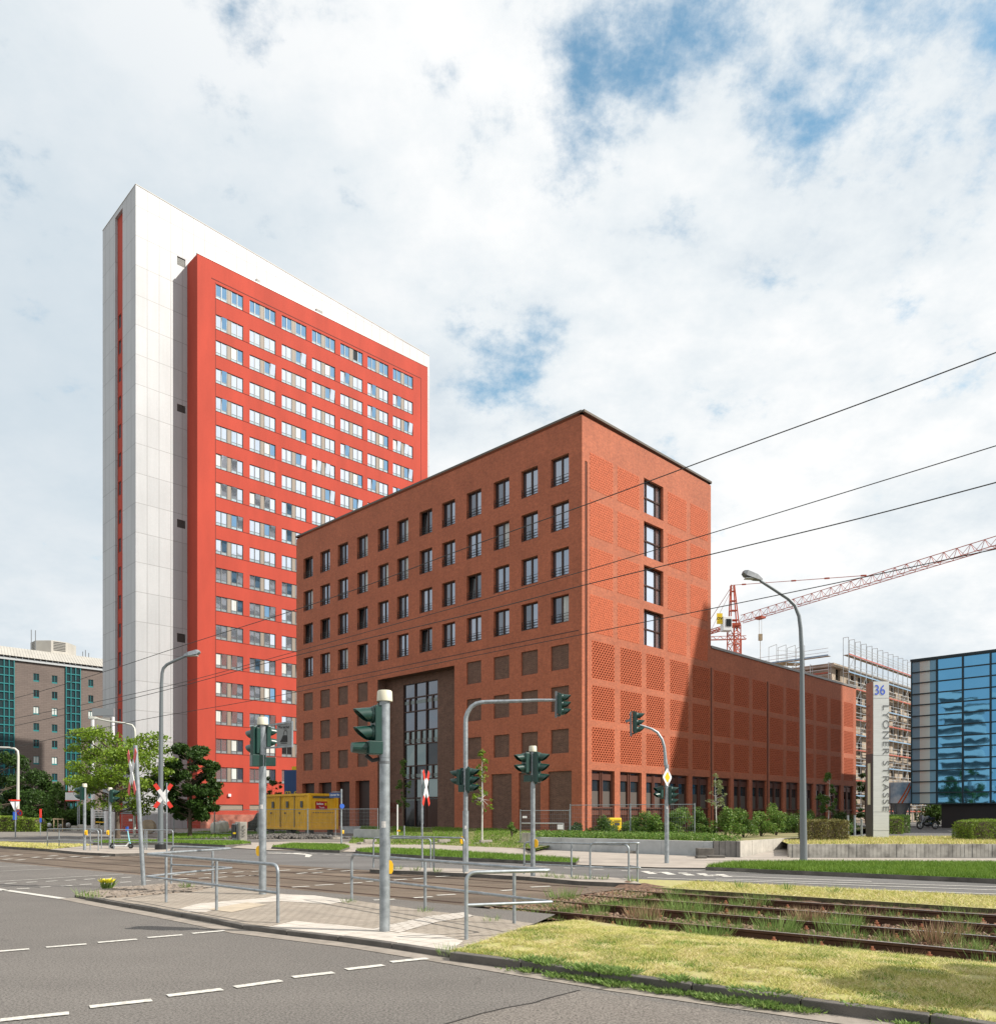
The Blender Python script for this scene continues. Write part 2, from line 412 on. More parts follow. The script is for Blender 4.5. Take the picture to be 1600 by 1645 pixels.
M['alu'] = mat('brushed_aluminium', (.62, .63, .62), .45, .35, var=.06, scale=2, stretch=(1, 1, 12))
M['slate'] = mat('slate_side', (.07, .075, .085), .4, .3)
M['cranered'] = mat('crane_red', (.42, .075, .035), .5, .1, var=.12, scale=1)
M['scafftube'] = mat('scaffold_tube', (.50, .52, .53), .4, .6)
M['plank'] = mat('scaffold_plank', (.33, .25, .16), .85, var=.3, scale=1.5)
M['toe'] = mat('toe_board_red', (.38, .09, .06), .7, var=.2)
M['toeblue'] = mat('toe_board_blue', (.20, .32, .45), .7)
M['rawwall'] = mat('raw_wall', (.36, .30, .235), .9, var=.25, scale=.5)
M['hotelwall'] = brickmat('taupe_stone', (.15, .118, .103), (.13, .102, .09), (.09, .065, .055), .9, .33, .02, .8, var=.08, vscale=.2, bump=.1, offset=.5)
M['teal'] = mat('teal_frame', (.01, .16, .17), .45)
M['tealglass'] = glassmat('teal_glass', (.05, .09, .10), .05, .6)
M['zinc'] = mat('zinc_roof', (.42, .40, .36), .6, .2, var=.08, scale=.5)
M['bluegl'] = glassmat('curtain_glass', (.11, .31, .50), .02, .92, .05, .45)
M['bluegl2'] = glassmat('clear_stair_glass', (.40, .52, .52), .12, .35, .05, .55)
M['mull'] = mat('dark_mullion', (.015, .035, .045), .4, .4)
M['blackwall'] = mat('black_base', (.008, .008, .010), .4)
M['wallgrey'] = mat('precast_grey', (.42, .43, .43), .85, var=.15, scale=1.5, bump=.15)
M['wallpale'] = mat('precast_pale', (.42, .39, .34), .85, var=.18, scale=2, bump=.2)
M['bark'] = mat('bark', (.10, .075, .055), .95, var=.3, scale=8, bump=.5, bscale=20)
M['barkwhite'] = mat('limewashed_bark', (.55, .53, .50), .9, var=.1, scale=8)
M['leaf_light'] = leafmat('leaf_light', [(.13, .22, .02), (.20, .31, .025), (.10, .17, .02), (.26, .36, .04)], .5, .35)
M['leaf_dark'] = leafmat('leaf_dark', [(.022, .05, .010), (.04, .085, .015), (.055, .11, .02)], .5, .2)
M['leaf_mid'] = leafmat('leaf_mid', [(.05, .10, .02), (.085, .16, .03), (.12, .20, .04)], .5, .3)
M['leaf_shrub'] = leafmat('leaf_shrub', [(.06, .13, .02), (.10, .20, .03), (.17, .28, .05), (.22, .27, .08)], .5, .35)
M['leaf_pale'] = leafmat('leaf_pale', [(.20, .25, .10), (.28, .32, .14), (.16, .18, .08)], .5, .3)
M['hedge_brown'] = leafmat('hedge_brown', [(.13, .10, .035), (.20, .17, .05), (.10, .12, .03), (.26, .21, .08)], .7, .15)
M['hedge_green'] = leafmat('hedge_green', [(.10, .17, .015), (.17, .26, .03), (.24, .32, .04)], .6, .25)
M['flower'] = mat('yellow_flower', (.75, .65, .02), .6)
# ============================================================ GROUND
def sheet(name, pts, z, m, parent=None):
    return struct(MB().ngon([Vector((p[0], p[1], z)) for p in pts]).build(name, m, org=(pts[0][0], pts[0][1], z)))
def ccw(pts):
    n = len(pts); a = sum(pts[i][0] * pts[(i + 1) % n][1] - pts[(i + 1) % n][0] * pts[i][1] for i in range(n))
    return list(pts) if a > 0 else list(reversed(pts))
def slab(name, pxs, z, m, side, inset=0.0):
    pts = [gp(px, py, z) for px, py in pxs]
    o = MB().prism(pts, -.18, z, 0, 1).build(name, [m, side], org=(pts[0].x, pts[0].y, 0)); return struct(o)
sheet('ground', [(-900, -300), (900, -300), (900, 2500), (-900, 2500)], -.20, M['earth'])
TB0, TB1, SX = 11.40, 16.80, 9.7          # track bed edges across the street, end of the ballast along it
def stp(lst): return ccw([st(a, b) for a, b in lst])
sheet('road', stp([(-70, -60), (130, -60), (130, TB0), (SX - 1.6, TB0), (7.2, 9.0), (-70, 9.0)]), 0, M['asphalt'])
sheet('road', stp([(-70, TB1), (130, TB1), (130, 60), (-70, 60)]), 0, M['asphalt_far'])
sheet('tram_crossing', stp([(SX, TB0), (130, TB0), (130, TB1), (SX, TB1)]), 0.0, M['asphalt_track'])
sheet('road_patch', [(gp(x, y)[0], gp(x, y)[1]) for x, y in ((700, 1650), (770, 1629), (860, 1612), (930, 1592), (1150, 1625), (1400, 1665), (1500, 1720), (600, 1720))], .004, M['patch'])
# crack between the two asphalt layers
cr = MB(); pp = [gp(x, y, .007) for x, y in ((700, 1650), (735, 1640), (772, 1629), (815, 1619), (860, 1611), (880, 1604), (932, 1591))]
for a, b in zip(pp, pp[1:]):
    n_ = (b - a).cross(Vector((0, 0, 1))).normalized() * .012; cr.quad(a - n_, b - n_, b + n_, a + n_)
M['crack'] = mat('tar_joint', (.02, .018, .016), .8)
struct(cr.build('tar_joint', M['crack'], org=tuple(pp[0])))
# site ground beyond the road
def site(name, pxs, z, m): return sheet(name, ccw([gp(x, y, z).to_2d().to_3d() for x, y in pxs]), z, m)
site('site_ground', [(-1200, 1346), (-1200, 1322), (2600, 1318), (2600, 1345), (1190, 1372), (860, 1364), (560, 1356), (270, 1350), (0, 1347)], .012, M['earth'])
site('side_road', [(-300, 1352), (-300, 1346), (20, 1350), (60, 1344), (110, 1343), (190, 1346), (300, 1347), (380, 1348), (470, 1351), (360, 1356), (60, 1352)], .02, M['asphalt_far'])
site('pavement', [(372, 1362), (404, 1354), (470, 1352.5), (640, 1355), (760, 1359), (860, 1364.5), (1000, 1371), (1190, 1378.5), (1700, 1379.5), (1800, 1392), (1140, 1395), (1060, 1394), (940, 1390), (860, 1386), (700, 1379), (570, 1369), (430, 1366)], .03, M['sidewalk'])
IZ, VZ = .06, .09          # heights of the near island and the near verge
# near island and verges
kerbline = [gp(x, y, IZ) for x, y in ((120, 1438), (168, 1426), (226, 1423), (273, 1418), (345, 1425), (420, 1431), (451, 1436), (564, 1446), (682, 1463), (758, 1471), (858, 1484), (722, 1531), (590, 1511), (400, 1489), (330, 1475), (250, 1461), (180, 1449))]
M['pavers'] = brickmat('island_paver', (.33, .285, .235), (.29, .25, .205), (.13, .105, .08), .21, .105, .008, var=.12, vscale=1.2, bump=.3, a=U, b=U)
def pavermat(key='pavers'):
    m = M[key]; t = NT(m.node_tree)
    for n in t.n:
        if n.type == 'COMBXYZ' and n.outputs[0].links and n.outputs[0].links[0].to_node.type == 'TEX_BRICK':
            pos = t.add('ShaderNodeNewGeometry').outputs['Position']
            t.l.new(t.vmath('DOT_PRODUCT', pos, tuple(U)).outputs['Value'], n.inputs[0])
            t.l.new(t.vmath('DOT_PRODUCT', pos, tuple(N)).outputs['Value'], n.inputs[1])
pavermat()
isl = MB().prism(kerbline, -.18, IZ, 0, 1).build('traffic_island', [M['pavers'], M['kerb']], org=tuple(kerbline[0])); struct(isl)
def flat(name, pxs, z, m): return struct(MB().ngon(ccw([gp(x, y, z) for x, y in pxs])).build(name, m, org=tuple(gp(*pxs[0], z))))
M['slabwhite'] = brickmat('pale_slab', (.52, .475, .42), (.47, .43, .38), (.26, .22, .18), .30, .30, .007, var=.12, vscale=2.5, bump=.3, offset=0, a=U, b=U); pavermat('slabwhite')
M['slabbeige'] = mat('beige_slab', (.43, .36, .27), .8, var=.12, scale=5)
M['ribbed'] = brickmat('ribbed_slab', (.55, .51, .46), (.52, .48, .43), (.27, .23, .19), .30, .10, .016, var=.05, bump=.8, a=U, b=U); 
M['pavers'], _p = M['ribbed'], M['pavers']; pavermat(); M['ribbed'], M['pavers'] = M['pavers'], _p
flat('pale_paving', [(286, 1461), (318, 1452), (425, 1443), (452, 1437), (505, 1439), (564, 1447), (530, 1453), (452, 1448), (420, 1450), (360, 1457), (330, 1466), (302, 1465)], IZ + .004, M['slabwhite'])
flat('manhole_cover', [(333, 1461), (397, 1450), (428, 1454), (372, 1466)], IZ + .006, M['slabbeige'])
flat('pale_paving', [(428, 1490), (474, 1480), (570, 1489), (620, 1495), (710, 1503), (745, 1512), (722, 1528), (650, 1520), (590, 1509), (480, 1497)], IZ + .004, M['slabwhite'])
flat('ribbed_paving', [(600, 1492), (690, 1472), (745, 1466), (762, 1472), (700, 1482), (640, 1499)], IZ + .008, M['ribbed'])
# cobbled tip
M['cobble'] = mat('cobble', (.26, .215, .175), .9, var=.25, scale=10, bump=.6, bscale=18)
cb = MB(); tipo = [(135, 1437.5), (172, 1428), (226, 1425), (272, 1421), (338, 1427), (300, 1434), (240, 1438), (180, 1443)]
poly = [gp(x, y, IZ + .005) for x, y in tipo]
def inside(p, poly):
    c = False; n = len(poly); j = n - 1
    for i in range(n):
        if (poly[i][1] > p[1]) != (poly[j][1] > p[1]) and p[0] < (poly[j][0] - poly[i][0]) * (p[1] - poly[i][1]) / (poly[j][1] - poly[i][1]) + poly[i][0]: c = not c
        j = i
    return c
xs = [p.x for p in poly]; ys = [p.y for p in poly]
yy = min(ys)
while yy < max(ys):
    xx = min(xs)
    while xx < max(xs):
        q = (xx + random.uniform(-.02, .02), yy + random.uniform(-.02, .02))
        if inside(q, poly): cb.box((q[0], q[1], IZ + .005 + random.uniform(0, .012)), (random.uniform(.11, .14), random.uniform(.11, .14), .03), rz=.7 + random.uniform(-.1, .1))
        xx += .16
    yy += .16
struct(cb.build('cobble_paving', M['cobble'], org=tuple(poly[0])))
# gutter strip along the near kerb
gut = [(100, 1441), (250, 1469), (330, 1484), (400, 1497.5), (590, 1520), (722, 1542), (900, 1564), (1090, 1594), (1250, 1618), (1500, 1648), (1750, 1690), (1750, 1670), (1500, 1634), (1250, 1603), (1090, 1583), (900, 1556), (722, 1532), (590, 1511), (400, 1489), (330, 1475), (250, 1461), (180, 1449), (120, 1438)]
pass
# near verge (dry grass), its kerb, the far track verge
nearv = [gp(x, y, VZ) for x, y in ((722, 1530), (858, 1484.5))] + [st(7.6, 11.46), st(6.2, 11.50), st(-9, 11.52)] + [gp(x, y, VZ) for x, y in ((1800, 1683), (1590, 1643), (1400, 1620), (1200, 1594), (1000, 1568), (860, 1547))]
M['turf_edge'] = mat('turf_edge', (.10, .085, .045), .95, var=.4, scale=6, bump=.6)
def vz(x, y):      # the verge is level by the kerb and dips to the track bed
    q = x * N.x + y * N.y; s_ = x * U.x + y * U.y
    dip = max(0., min(1., (q - 9.4) / 2.05)) ** 1.2 * (VZ + .125) * max(0., min(1., (8.6 - s_) / 1.5)); return VZ - dip
mb = MB(); NB = 26; front_ = [st(7.05, 7.46), st(4.7, 7.40), st(2.5, 7.42), st(.5, 7.55), st(-3, 7.8), st(-9, 8.2)]; front_ = list(reversed([gp(x, y, VZ) for x, y in ((1800, 1683), (1590, 1643), (1400, 1620), (1200, 1594), (1000, 1568), (860, 1547), (722, 1530))]))
back_ = [gp(858, 1484.5, VZ), st(7.6, 11.46), st(6.0, 11.50), st(4.0, 11.5), st(1.5, 11.5), st(-3, 11.5), st(-9, 11.52)]
rows_ = []
for k in range(NB + 1): rows_.append([Vector((p.x, p.y, vz(p.x, p.y))) for p in [a.lerp(b, k / NB) for a, b in zip(front_, back_)]])
for r0, r1 in zip(rows_, rows_[1:]):
    for i in range(len(r0) - 1): mb.quad(r0[i], r0[i + 1], r1[i + 1], r1[i])
for i in range(len(front_) - 1):
    for r_ in (rows_[0], rows_[-1]): a, b = r_[i], r_[i + 1]; mb.quad(Vector((a.x, a.y, -.19)), Vector((b.x, b.y, -.19)), b, a, 1)
a, b = rows_[0][0], rows_[-1][0]; mb.quad(Vector((a.x, a.y, -.19)), Vector((b.x, b.y, -.19)), b, a, 1)
struct(mb.build('verge', [M['soil_dry'], M['turf_edge']], org=tuple(nearv[0])))
kt = MB()      # kerb stones one by one, and the flat gutter slabs before them along the near verge
kp = [gp(x, y, VZ + .005) for x, y in ((722, 1531), (860, 1548), (1000, 1569), (1200, 1595), (1400, 1621), (1590, 1644), (1800, 1684))]
def resample(pts, step):
    out = [pts[0]]; acc = 0
    for a, b in zip(pts, pts[1:]):
        L = (b - a).length; k = step - acc
        while k <= L: out.append(a + (b - a) * (k / L)); k += step
        acc = (acc + L) % step
    return out
def kerb_stones(pts, wdt, ht, inward, step=1.0):
    mb = MB(); rp = resample(pts, step)
    for a, b in zip(rp, rp[1:]):
        d = (b - a); L = d.length; d.normalize(); n_ = inward(d)
        o = a + d * .006; o.z = -.15
        j = random.uniform(-.004, .004)
        mb.obox(o + n_ * j - n_ * .01, d * (L - .012), n_ * wdt, Vector((0, 0, .15 + ht + j)))
    return mb
lefty = lambda d: Vector((-d.y, d.x, 0)) if Vector((-d.y, d.x, 0)).dot(N) > 0 else Vector((d.y, -d.x, 0))
struct(kerb_stones(kp, .12, VZ + .015, lefty).build('kerb', M['kerb'], org=tuple(kp[0]), bevel=.012))
kp2 = [gp(x, y, IZ + .005) for x, y in ((722, 1531), (590, 1511), (400, 1489), (330, 1475), (250, 1461), (180, 1449), (120, 1438))]
struct(kerb_stones(kp2, .12, IZ + .012, lefty).build('kerb', M['kerb'], org=tuple(kp2[0]), bevel=.012))
gl_ = list(reversed(kp2)) + kp[1:]; gm = MB(); off_ = []
for i, p in enumerate(gl_):
    d = (gl_[min(i + 1, len(gl_) - 1)] - gl_[max(i - 1, 0)]).normalized(); n_ = Vector((-d.y, d.x, 0)); n_ = n_ if n_.dot(N) > 0 else -n_; off_.append(Vector((p.x, p.y, .006)) - n_ * .30)
for a, b, c, d in zip(gl_, gl_[1:], off_[1:], off_): gm.quad(Vector((a.x, a.y, .006)), Vector((b.x, b.y, .006)), c, d)
struct(gm.build('gutter', M['gutter'], org=tuple(off_[0])))
farv = stp([(-60, TB1), (9.6, TB1), (13.2, TB1 + .4), (13.8, 17.6), (9.5, 19.0), (4, 19.35), (-60, 19.5)])
struct(MB().prism(farv, -.18, .03, 0, 1).build('verge', [M['soil_dry'], M['turf_edge']], org=tuple(farv[0])))
islf = [gp(x, y, .10) for x, y in ((594, 1397), (640, 1399), (690, 1401), (760, 1404), (850, 1409), (930, 1416), (1030, 1420), (1010, 1412), (930, 1407), (860, 1402), (760, 1396.5), (690, 1394.5), (640, 1393.5))]
struct(MB().prism(islf, -.18, .10, 0, 1).build('traffic_island', [M['sidewalk'], M['kerb']], org=tuple(islf[0])))
# far verges
V1 = [(436, 1361), (470, 1356), (550, 1357.5), (562, 1361), (546, 1366.5), (500, 1365)]
V2 = [(571, 1366), (600, 1363.2), (700, 1366.5), (872, 1377), (930, 1381), (925, 1386), (870, 1384), (700, 1376), (580, 1369)]
V3 = [(1133, 1393), (1180, 1387), (1300, 1386), (1750, 1388), (1750, 1424), (1600, 1412.5), (1400, 1404), (1250, 1398)]
V4 = [(150, 1352), (280, 1351), (390, 1352.5), (404, 1355), (362, 1358), (290, 1354.5), (150, 1354.5)]
V5 = [(-300, 1349), (0, 1354), (60, 1356), (150, 1358), (82, 1364.5), (0, 1359.5), (-300, 1350)]
for vv in (V1, V2, V3, V4, V5):
    slab('verge', vv, .12, M['soil_green'] if vv is not V5 else M['soil_dry'], M['kerb'])
L2 = [(80, 1365), (150, 1358.5), (200, 1361), (282, 1364.5), (262, 1370), (185, 1372), (130, 1369.5)]
slab('traffic_island', L2, .11, M['sidewalk'], M['kerb'])
# ------------------------------------------------------------ plateau and lawn slope before the brick building
BO = Vector((5.74, 56, 0))
def face(O, D, u, w, z, n): return Vector((O.x + D.x * u + n.x * w, O.y + D.y * u + n.y * w, z))
NL = Vector((-.7024, -.7118, 0)); NR = Vector((.7118, -.7024, 0))
def quadstrip(name, A, B, m, n=12, jit=0.0):
    """surface between polylines A and B"""
    mb = MB(); rows = []
    for k in range(n + 1):
        f = k / n; rows.append([a.lerp(b, f) + Vector((0, 0, random.uniform(-jit, jit) if 0 < k < n else 0)) for a, b in zip(A, B)])
    for r0, r1 in zip(rows, rows[1:]):
        for i in range(len(A) - 1): mb.quad(r0[i], r0[i + 1], r1[i + 1], r1[i])
    o = mb.build(name, m, org=tuple(A[0]), smooth=True); return struct(o)
front = [gp(560, 1356, .02), gp(640, 1358, .02), gp(700, 1358, .02), gp(760, 1361, .02), gp(800, 1362, .03), gp(840, 1363, .05), gp(858, 1364, .25)]
rear = [face(BO, D1, u, .9, z, NL) for u, z in ((24, .62), (20, .64), (15, .66), (9, .66), (5, .6), (1.5, .45), (-1.2, .25))]
quadstrip('lawn_slope', front, rear, M['lawn_slope'], 10, .02)
gw = [Vector((1.9, 39.3, .6)), Vector((5.5, 36.4, .6)), Vector((8.75, 33.0, .6)), Vector((9.9, 32.9, .6))]
gr_ = [face(BO, D2, u, .6, z, NR) for u, z in ((-1.2, .2), (6, .2), (17, .3), (30, .35))]
quadstrip('planting_bed', gw, gr_, M['lawn_slope'], 10, .03)
gw2 = [Vector((9.9, 32.9, .6)), Vector((13.4, 37.2, .6)), Vector((17.2, 42.2, .6))]
gr2 = [face(BO, D2, 30, .6, .35, NR), face(BO, D2, 40, .6, .4, NR), face(BO, D2, 52, .6, .4, NR)]
quadstrip('planting_bed', gw2, gr2, M['lawn_slope'], 6, .02)
# ramp and the raised car park side
A_ = [gp(1190, 1378.5, .01), gp(1268, 1378.5, .01)]; B_ = [Vector((17.5, 43, .5)), Vector((22.0, 47, .5))]
quadstrip('ramp_path', A_, B_, M['sidewalk'], 6)
ter = ccw([Vector((12.2, 33.3, 0)), Vector((60, 33.3, 0)), Vector((110, 60, 0)), Vector((90, 125, 0)), Vector((52, 128, 0)), Vector((28, 58, 0)), Vector((17.5, 43, 0))])
struct(MB().prism(ter, -.18, .50, 0, 0).build('raised_terrace', M['asphalt_far'], org=tuple(ter[0])))
parkl = MB()
for k in range(9):      # bay lines of the car park
    x = 31 + k * 2.6; a = Vector((x, 55.5, .506)); b = Vector((x + 2.2, 60.5, .506)); s_ = Vector((.07, 0, 0)); parkl.quad(a - s_, a + s_, b + s_, b - s_)
struct(parkl.build('parking_line', M['paint'], org=(31, 55.5, .5)))
lw = ccw([Vector((11.6, 32.7, 0)), Vector((34, 32.7, 0)), Vector((38, 39, 0)), Vector((24, 42.5, 0)), Vector((17.2, 42.2, 0)), Vector((13, 38, 0))])
struct(MB().ngon([Vector((p.x, p.y, .52)) for p in lw]).build('terrace_lawn', M['soil_dry'], org=(11.6, 32.7, .52)))
site('site_lawn', [(270, 1342), (330, 1337), (480, 1337), (480, 1346), (440, 1347), (270, 1347.5)], .05, M['soil_green'])

# ------------------------------------------------------------ road markings
def paint_line(mb, a, b, w, z=.009):
    d = (b - a).normalized(); n_ = Vector((-d.y, d.x, 0)) * w / 2
    for p in (a, b): p.z = z
    mb.quad(a - n_, b - n_, b + n_, a + n_)
mk = MB()
LA = [(-60, 1663, 30, 1651), (0, 1641, 111, 1629.5), (144, 1619.5, 244, 1608.5), (269, 1601.5, 357, 1591), (377, 1587.5, 452, 1577), (470, 1571.5, 536, 1564), (556, 1559, 616, 1552), (628, 1547, 687, 1541)]
for a in LA: paint_line(mk, gp(a[0], a[1]), gp(a[2], a[3]), .12)
LB = [(-70, 1538, -25, 1533), (-15, 1531, 47, 1526), (74, 1523.3, 139, 1518), (157, 1515.6, 220, 1510.3), (237, 1507.8, 293, 1503.2), (309, 1501, 361, 1496.3)]
for a in LB: paint_line(mk, gp(a[0], a[1]), gp(a[2], a[3]), .11)
paint_line(mk, gp(-80, 1418), gp(100, 1444.5), .16)
struct(mk.build('road_marking', M['paint'], org=tuple(gp(0, 1641))))
mk = MB()
def z1(x, y): return (x / 3.81, 1300 + y / 3.81)
row1 = [(30, 100, 457), (160, 225, 450), (280, 350, 444), (398, 465, 438), (515, 580, 432), (640, 700, 427), (745, 805, 421), (865, 925, 415), (985, 1040, 409), (1060, 1100, 405), (1140, 1200, 402), (1250, 1310, 398), (1340, 1385, 393), (1425, 1490, 388), (1540, 1600, 383)]
row2 = [(0, 60, 500), (103, 180, 490), (245, 310, 480), (373, 443, 473), (490, 563, 464), (615, 680, 458), (735, 803, 450), (858, 922, 442), (970, 1040, 436), (1090, 1150, 430), (1215, 1280, 425), (1335, 1390, 419), (1440, 1500, 413), (1530, 1600, 408)]
row3 = [(20, 70, 309), (100, 150, 313), (200, 240, 297), (270, 320, 305), (350, 400, 303), (430, 480, 293), (500, 570, 298), (0, 50, 290), (90, 130, 283), (620, 680, 291), (730, 790, 287), (300, 350, 288)]
for r_ in (row1, row2, row3):
    for a, b, y in r_: paint_line(mk, gp(*z1(a, y + 2)), gp(*z1(b, y - 2)), .13 if r_ is not row3 else .2)
paint_line(mk, gp(-60, 1420.5), gp(199, 1405), .07)
paint_line(mk, gp(-60, 1403), gp(100, 1396), .05); paint_line(mk, gp(-60, 1395), gp(60, 1391), .05)
for a, b, y in [(80, 150, 408), (250, 330, 378), (370, 430, 395), (465, 525, 392), (440, 520, 370), (640, 720, 380), (560, 610, 372), (340, 445, 478), (480, 595, 467), (655, 770, 456), (795, 890, 444), (960, 1040, 435), (1080, 1150, 428), (840, 970, 558), (1085, 1200, 543), (1225, 1340, 528), (1400, 1505, 513), (1220, 1325, 414), (1620, 1700, 500), (1800, 1920, 478)]:
    paint_line(mk, gp(380 + a / 3.81, 1300 + (y + 3) / 3.81), gp(380 + b / 3.81, 1300 + (y - 3) / 3.81), .13)
for a, b, y in [(575, 640, 1375), (660, 720, 1377), (750, 800, 1379)]: paint_line(mk, gp(a, y), gp(b, y + 1), .10)
for k in range(16): paint_line(mk, gp(442 + k * 19, 1370.5 + k * .62), gp(452 + k * 19, 1370.9 + k * .62), .14)
# arrow
ar = [gp(x, y, .009) for x, y in ((430, 1370.5), (455, 1371.2), (483, 1370.7), (502, 1374), (497, 1377.5), (490, 1377.3), (491, 1373.8), (470, 1372.2), (430, 1371.2))]
mk.ngon(ccw(ar))
# far lane lines
for y0, y1, x0, x1 in ((1392.5, 1400.5, 1100, 1250), (1393.5, 1421, 950, 1700), (1406.5, 1417, 1120, 1400), (1413, 1428.5, 1150, 1700), (1411, 1434.5, 1040, 1700), (1419, 1441, 1080, 1700)):
    paint_line(mk, gp(x0, (y0)), gp(x1, y1), .11)
for k in range(7): paint_line(mk, gp(860 + k * 46, 1393 + k * 2.2), gp(878 + k * 46, 1393.8 + k * 2.2), .14)
for k in range(5): paint_line(mk, gp(1035 + k * 30, 1400.5 + k * 1.2), gp(1050 + k * 30, 1405 + k * 1.2), .25)
struct(mk.build('road_marking', M['paint'], org=tuple(gp(100, 1420))))

# ------------------------------------------------------------ tram tracks
RT = (11.72, 13.20, 14.62, 16.05)
xs_ = [st(-62, 14), st(SX, 14)]
nb_x, nb_y = 190, 26
vs = []; 
for i in range(nb_x + 1):
    for j in range(nb_y + 1):
        s_ = -40 + (SX + .3 + 40) * (i / nb_x) ** .6; tt = TB0 - .1 + (TB1 - TB0 + .3) * j / nb_y
        edge = min(1, (SX + .3 - s_) / 1.6)
        up_ = max(0, (tt - 16.25) / .45) * .10 + max(0, (11.62 - tt) / .25) * .06
        vs.append(tuple(st(s_, tt, min(-.02, -.165 + up_) + random.uniform(-.02, .02) + .145 * (1 - edge) * (1 if edge < 1 else 0))))
fs = [(i * (nb_y + 1) + j, (i + 1) * (nb_y + 1) + j, (i + 1) * (nb_y + 1) + j + 1, i * (nb_y + 1) + j + 1) for i in range(nb_x) for j in range(nb_y)]
struct(npmesh('track_bed', np.array(vs), np.array(fs), M['ballast_base'], org=tuple(st(0, 14)), smooth=True))
def rail_profile(mb, tt, s0, s1):
    prof = [(-.035, .0), (.035, .0), (.036, -.035), (.012, -.05), (.012, -.15), (.075, -.18), (-.075, -.18), (-.012, -.15), (-.012, -.05), (-.036, -.035)]
    n_ = len(prof)
    vs = [st(s0, tt + a, b) for a, b in prof] + [st(s1, tt + a, b) for a, b in prof]
    mb.add(vs, [(n_ + i, n_ + (i + 1) % n_, (i + 1) % n_, i) for i in range(n_)] + [tuple(range(n_))], 0)
    mb.quad(st(s0, tt - .03, .0015), st(s1, tt - .03, .0015), st(s1, tt + .03, .0015), st(s0, tt + .03, .0015), 1)
M['groove'] = mat('rail_groove', (.012, .010, .009), .8)
labels = ('rusty tram track nearer the kerb, weeds between its two rails', 'rusty tram track farther from the kerb, beside the far grass strip')
for k in (0, 1):
    root = thing('tram_track', labels[k], 'tram track', tuple(st(0, RT[2 * k] + .7, -.1)), 'tram tracks along the street')
    for q in (0, 1):
        mb = MB(); tt = RT[2 * k + q]; rail_profile(mb, tt, -45, SX + 1.5)
        mb.build('rail', [M['rail'], M['railtop']], root)
        mb = MB()      # grooved rail in the asphalt crossing
        mb.quad(st(SX + .8, tt - .05, .004), st(125, tt - .05, .004), st(125, tt + .07, .004), st(SX + .8, tt + .07, .004), 0)
        mb.quad(st(SX + .8, tt + .018, .006), st(125, tt + .018, .006), st(125, tt + .052, .006), st(SX + .8, tt + .052, .006), 1)
        mb.build('grooved_rail', [M['rail'], M['groove']], root)
    mb = MB(); s_ = -20.0
    while s_ < SX - 1.4:      # sleepers' fastenings
        for q in (0, 1):
            for sd_ in (-.13, .13):
                c = st(s_ + random.uniform(-.05, .05), RT[2 * k + q] + sd_, -.14)
                mb.box(c + Vector((0, 0, .0)), (.09, .09, .03), rz=.7); mb.tube([c, c + Vector((0, 0, .085))], [.028, .018], 6)
                mb.tube([c + Vector((0, 0, .03)), c + Vector((0, 0, .05))], [.04, .04], 6)
        s_ += .66
    ob = mb.build('rail_fastening', M['bolt'], root); ob['kind'] = 'stuff'
# ballast stones
def stones(n, s0, s1, t0, t1, size):
    base = np.array([(1, 1, 1), (-1, 1, 1), (-1, -1, 1), (1, -1, 1), (1, 1, -1), (-1, 1, -1), (-1, -1, -1), (1, -1, -1)], float) * .5
    q = np.array([(0, 1, 2, 3), (7, 6, 5, 4), (0, 4, 5, 1), (1, 5, 6, 2), (2, 6, 7, 3), (3, 7, 4, 0)])
    s_ = s1 - (s1 - s0) * RNG.random(n) ** 1.5; tt = RNG.uniform(t0, t1, n)
    ctr = s_[:, None] * np.array(U) + tt[:, None] * np.array(N); dr = np.min(np.abs(tt[:, None] - np.array(RT)[None]), 1); ctr[:, 2] = -.15 + RNG.uniform(0, .02, n) + np.where(s_ > SX - 1.0, .10, 0) - np.where(dr < .12, .05, 0)
    sz = size * RNG.uniform(.5, 1.4, (n, 1, 1)); V = base[None] * sz * RNG.uniform(.6, 1.2, (n, 8, 3))
    a = RNG.uniform(0, 6.28, n); b = RNG.uniform(0, 3, n)
    ca, sa, cb_, sb = np.cos(a), np.sin(a), np.cos(b), np.sin(b)
    Rz = np.stack([np.stack([ca, -sa, 0 * a], 1), np.stack([sa, ca, 0 * a], 1), np.stack([0 * a, 0 * a, 1 + 0 * a], 1)], 1)
    Rx = np.stack([np.stack([1 + 0 * a, 0 * a, 0 * a], 1), np.stack([0 * a, cb_, -sb], 1), np.stack([0 * a, sb, cb_], 1)], 1)
    V = np.einsum('nij,nkj->nki', Rz @ Rx, V) + ctr[:, None, :]
    Fc = (q[None] + 8 * np.arange(n)[:, None, None]).reshape(-1, 4)
    return V.reshape(-1, 3), Fc
V_, F_ = stones(34000, -14, SX + .5, TB0, TB1 + .05, .045)
tag(npmesh('track_ballast', V_, F_, M['stone'], org=tuple(st(0, 14))), 'loose brown ballast stones around the tram rails', 'ballast', kind='stuff')

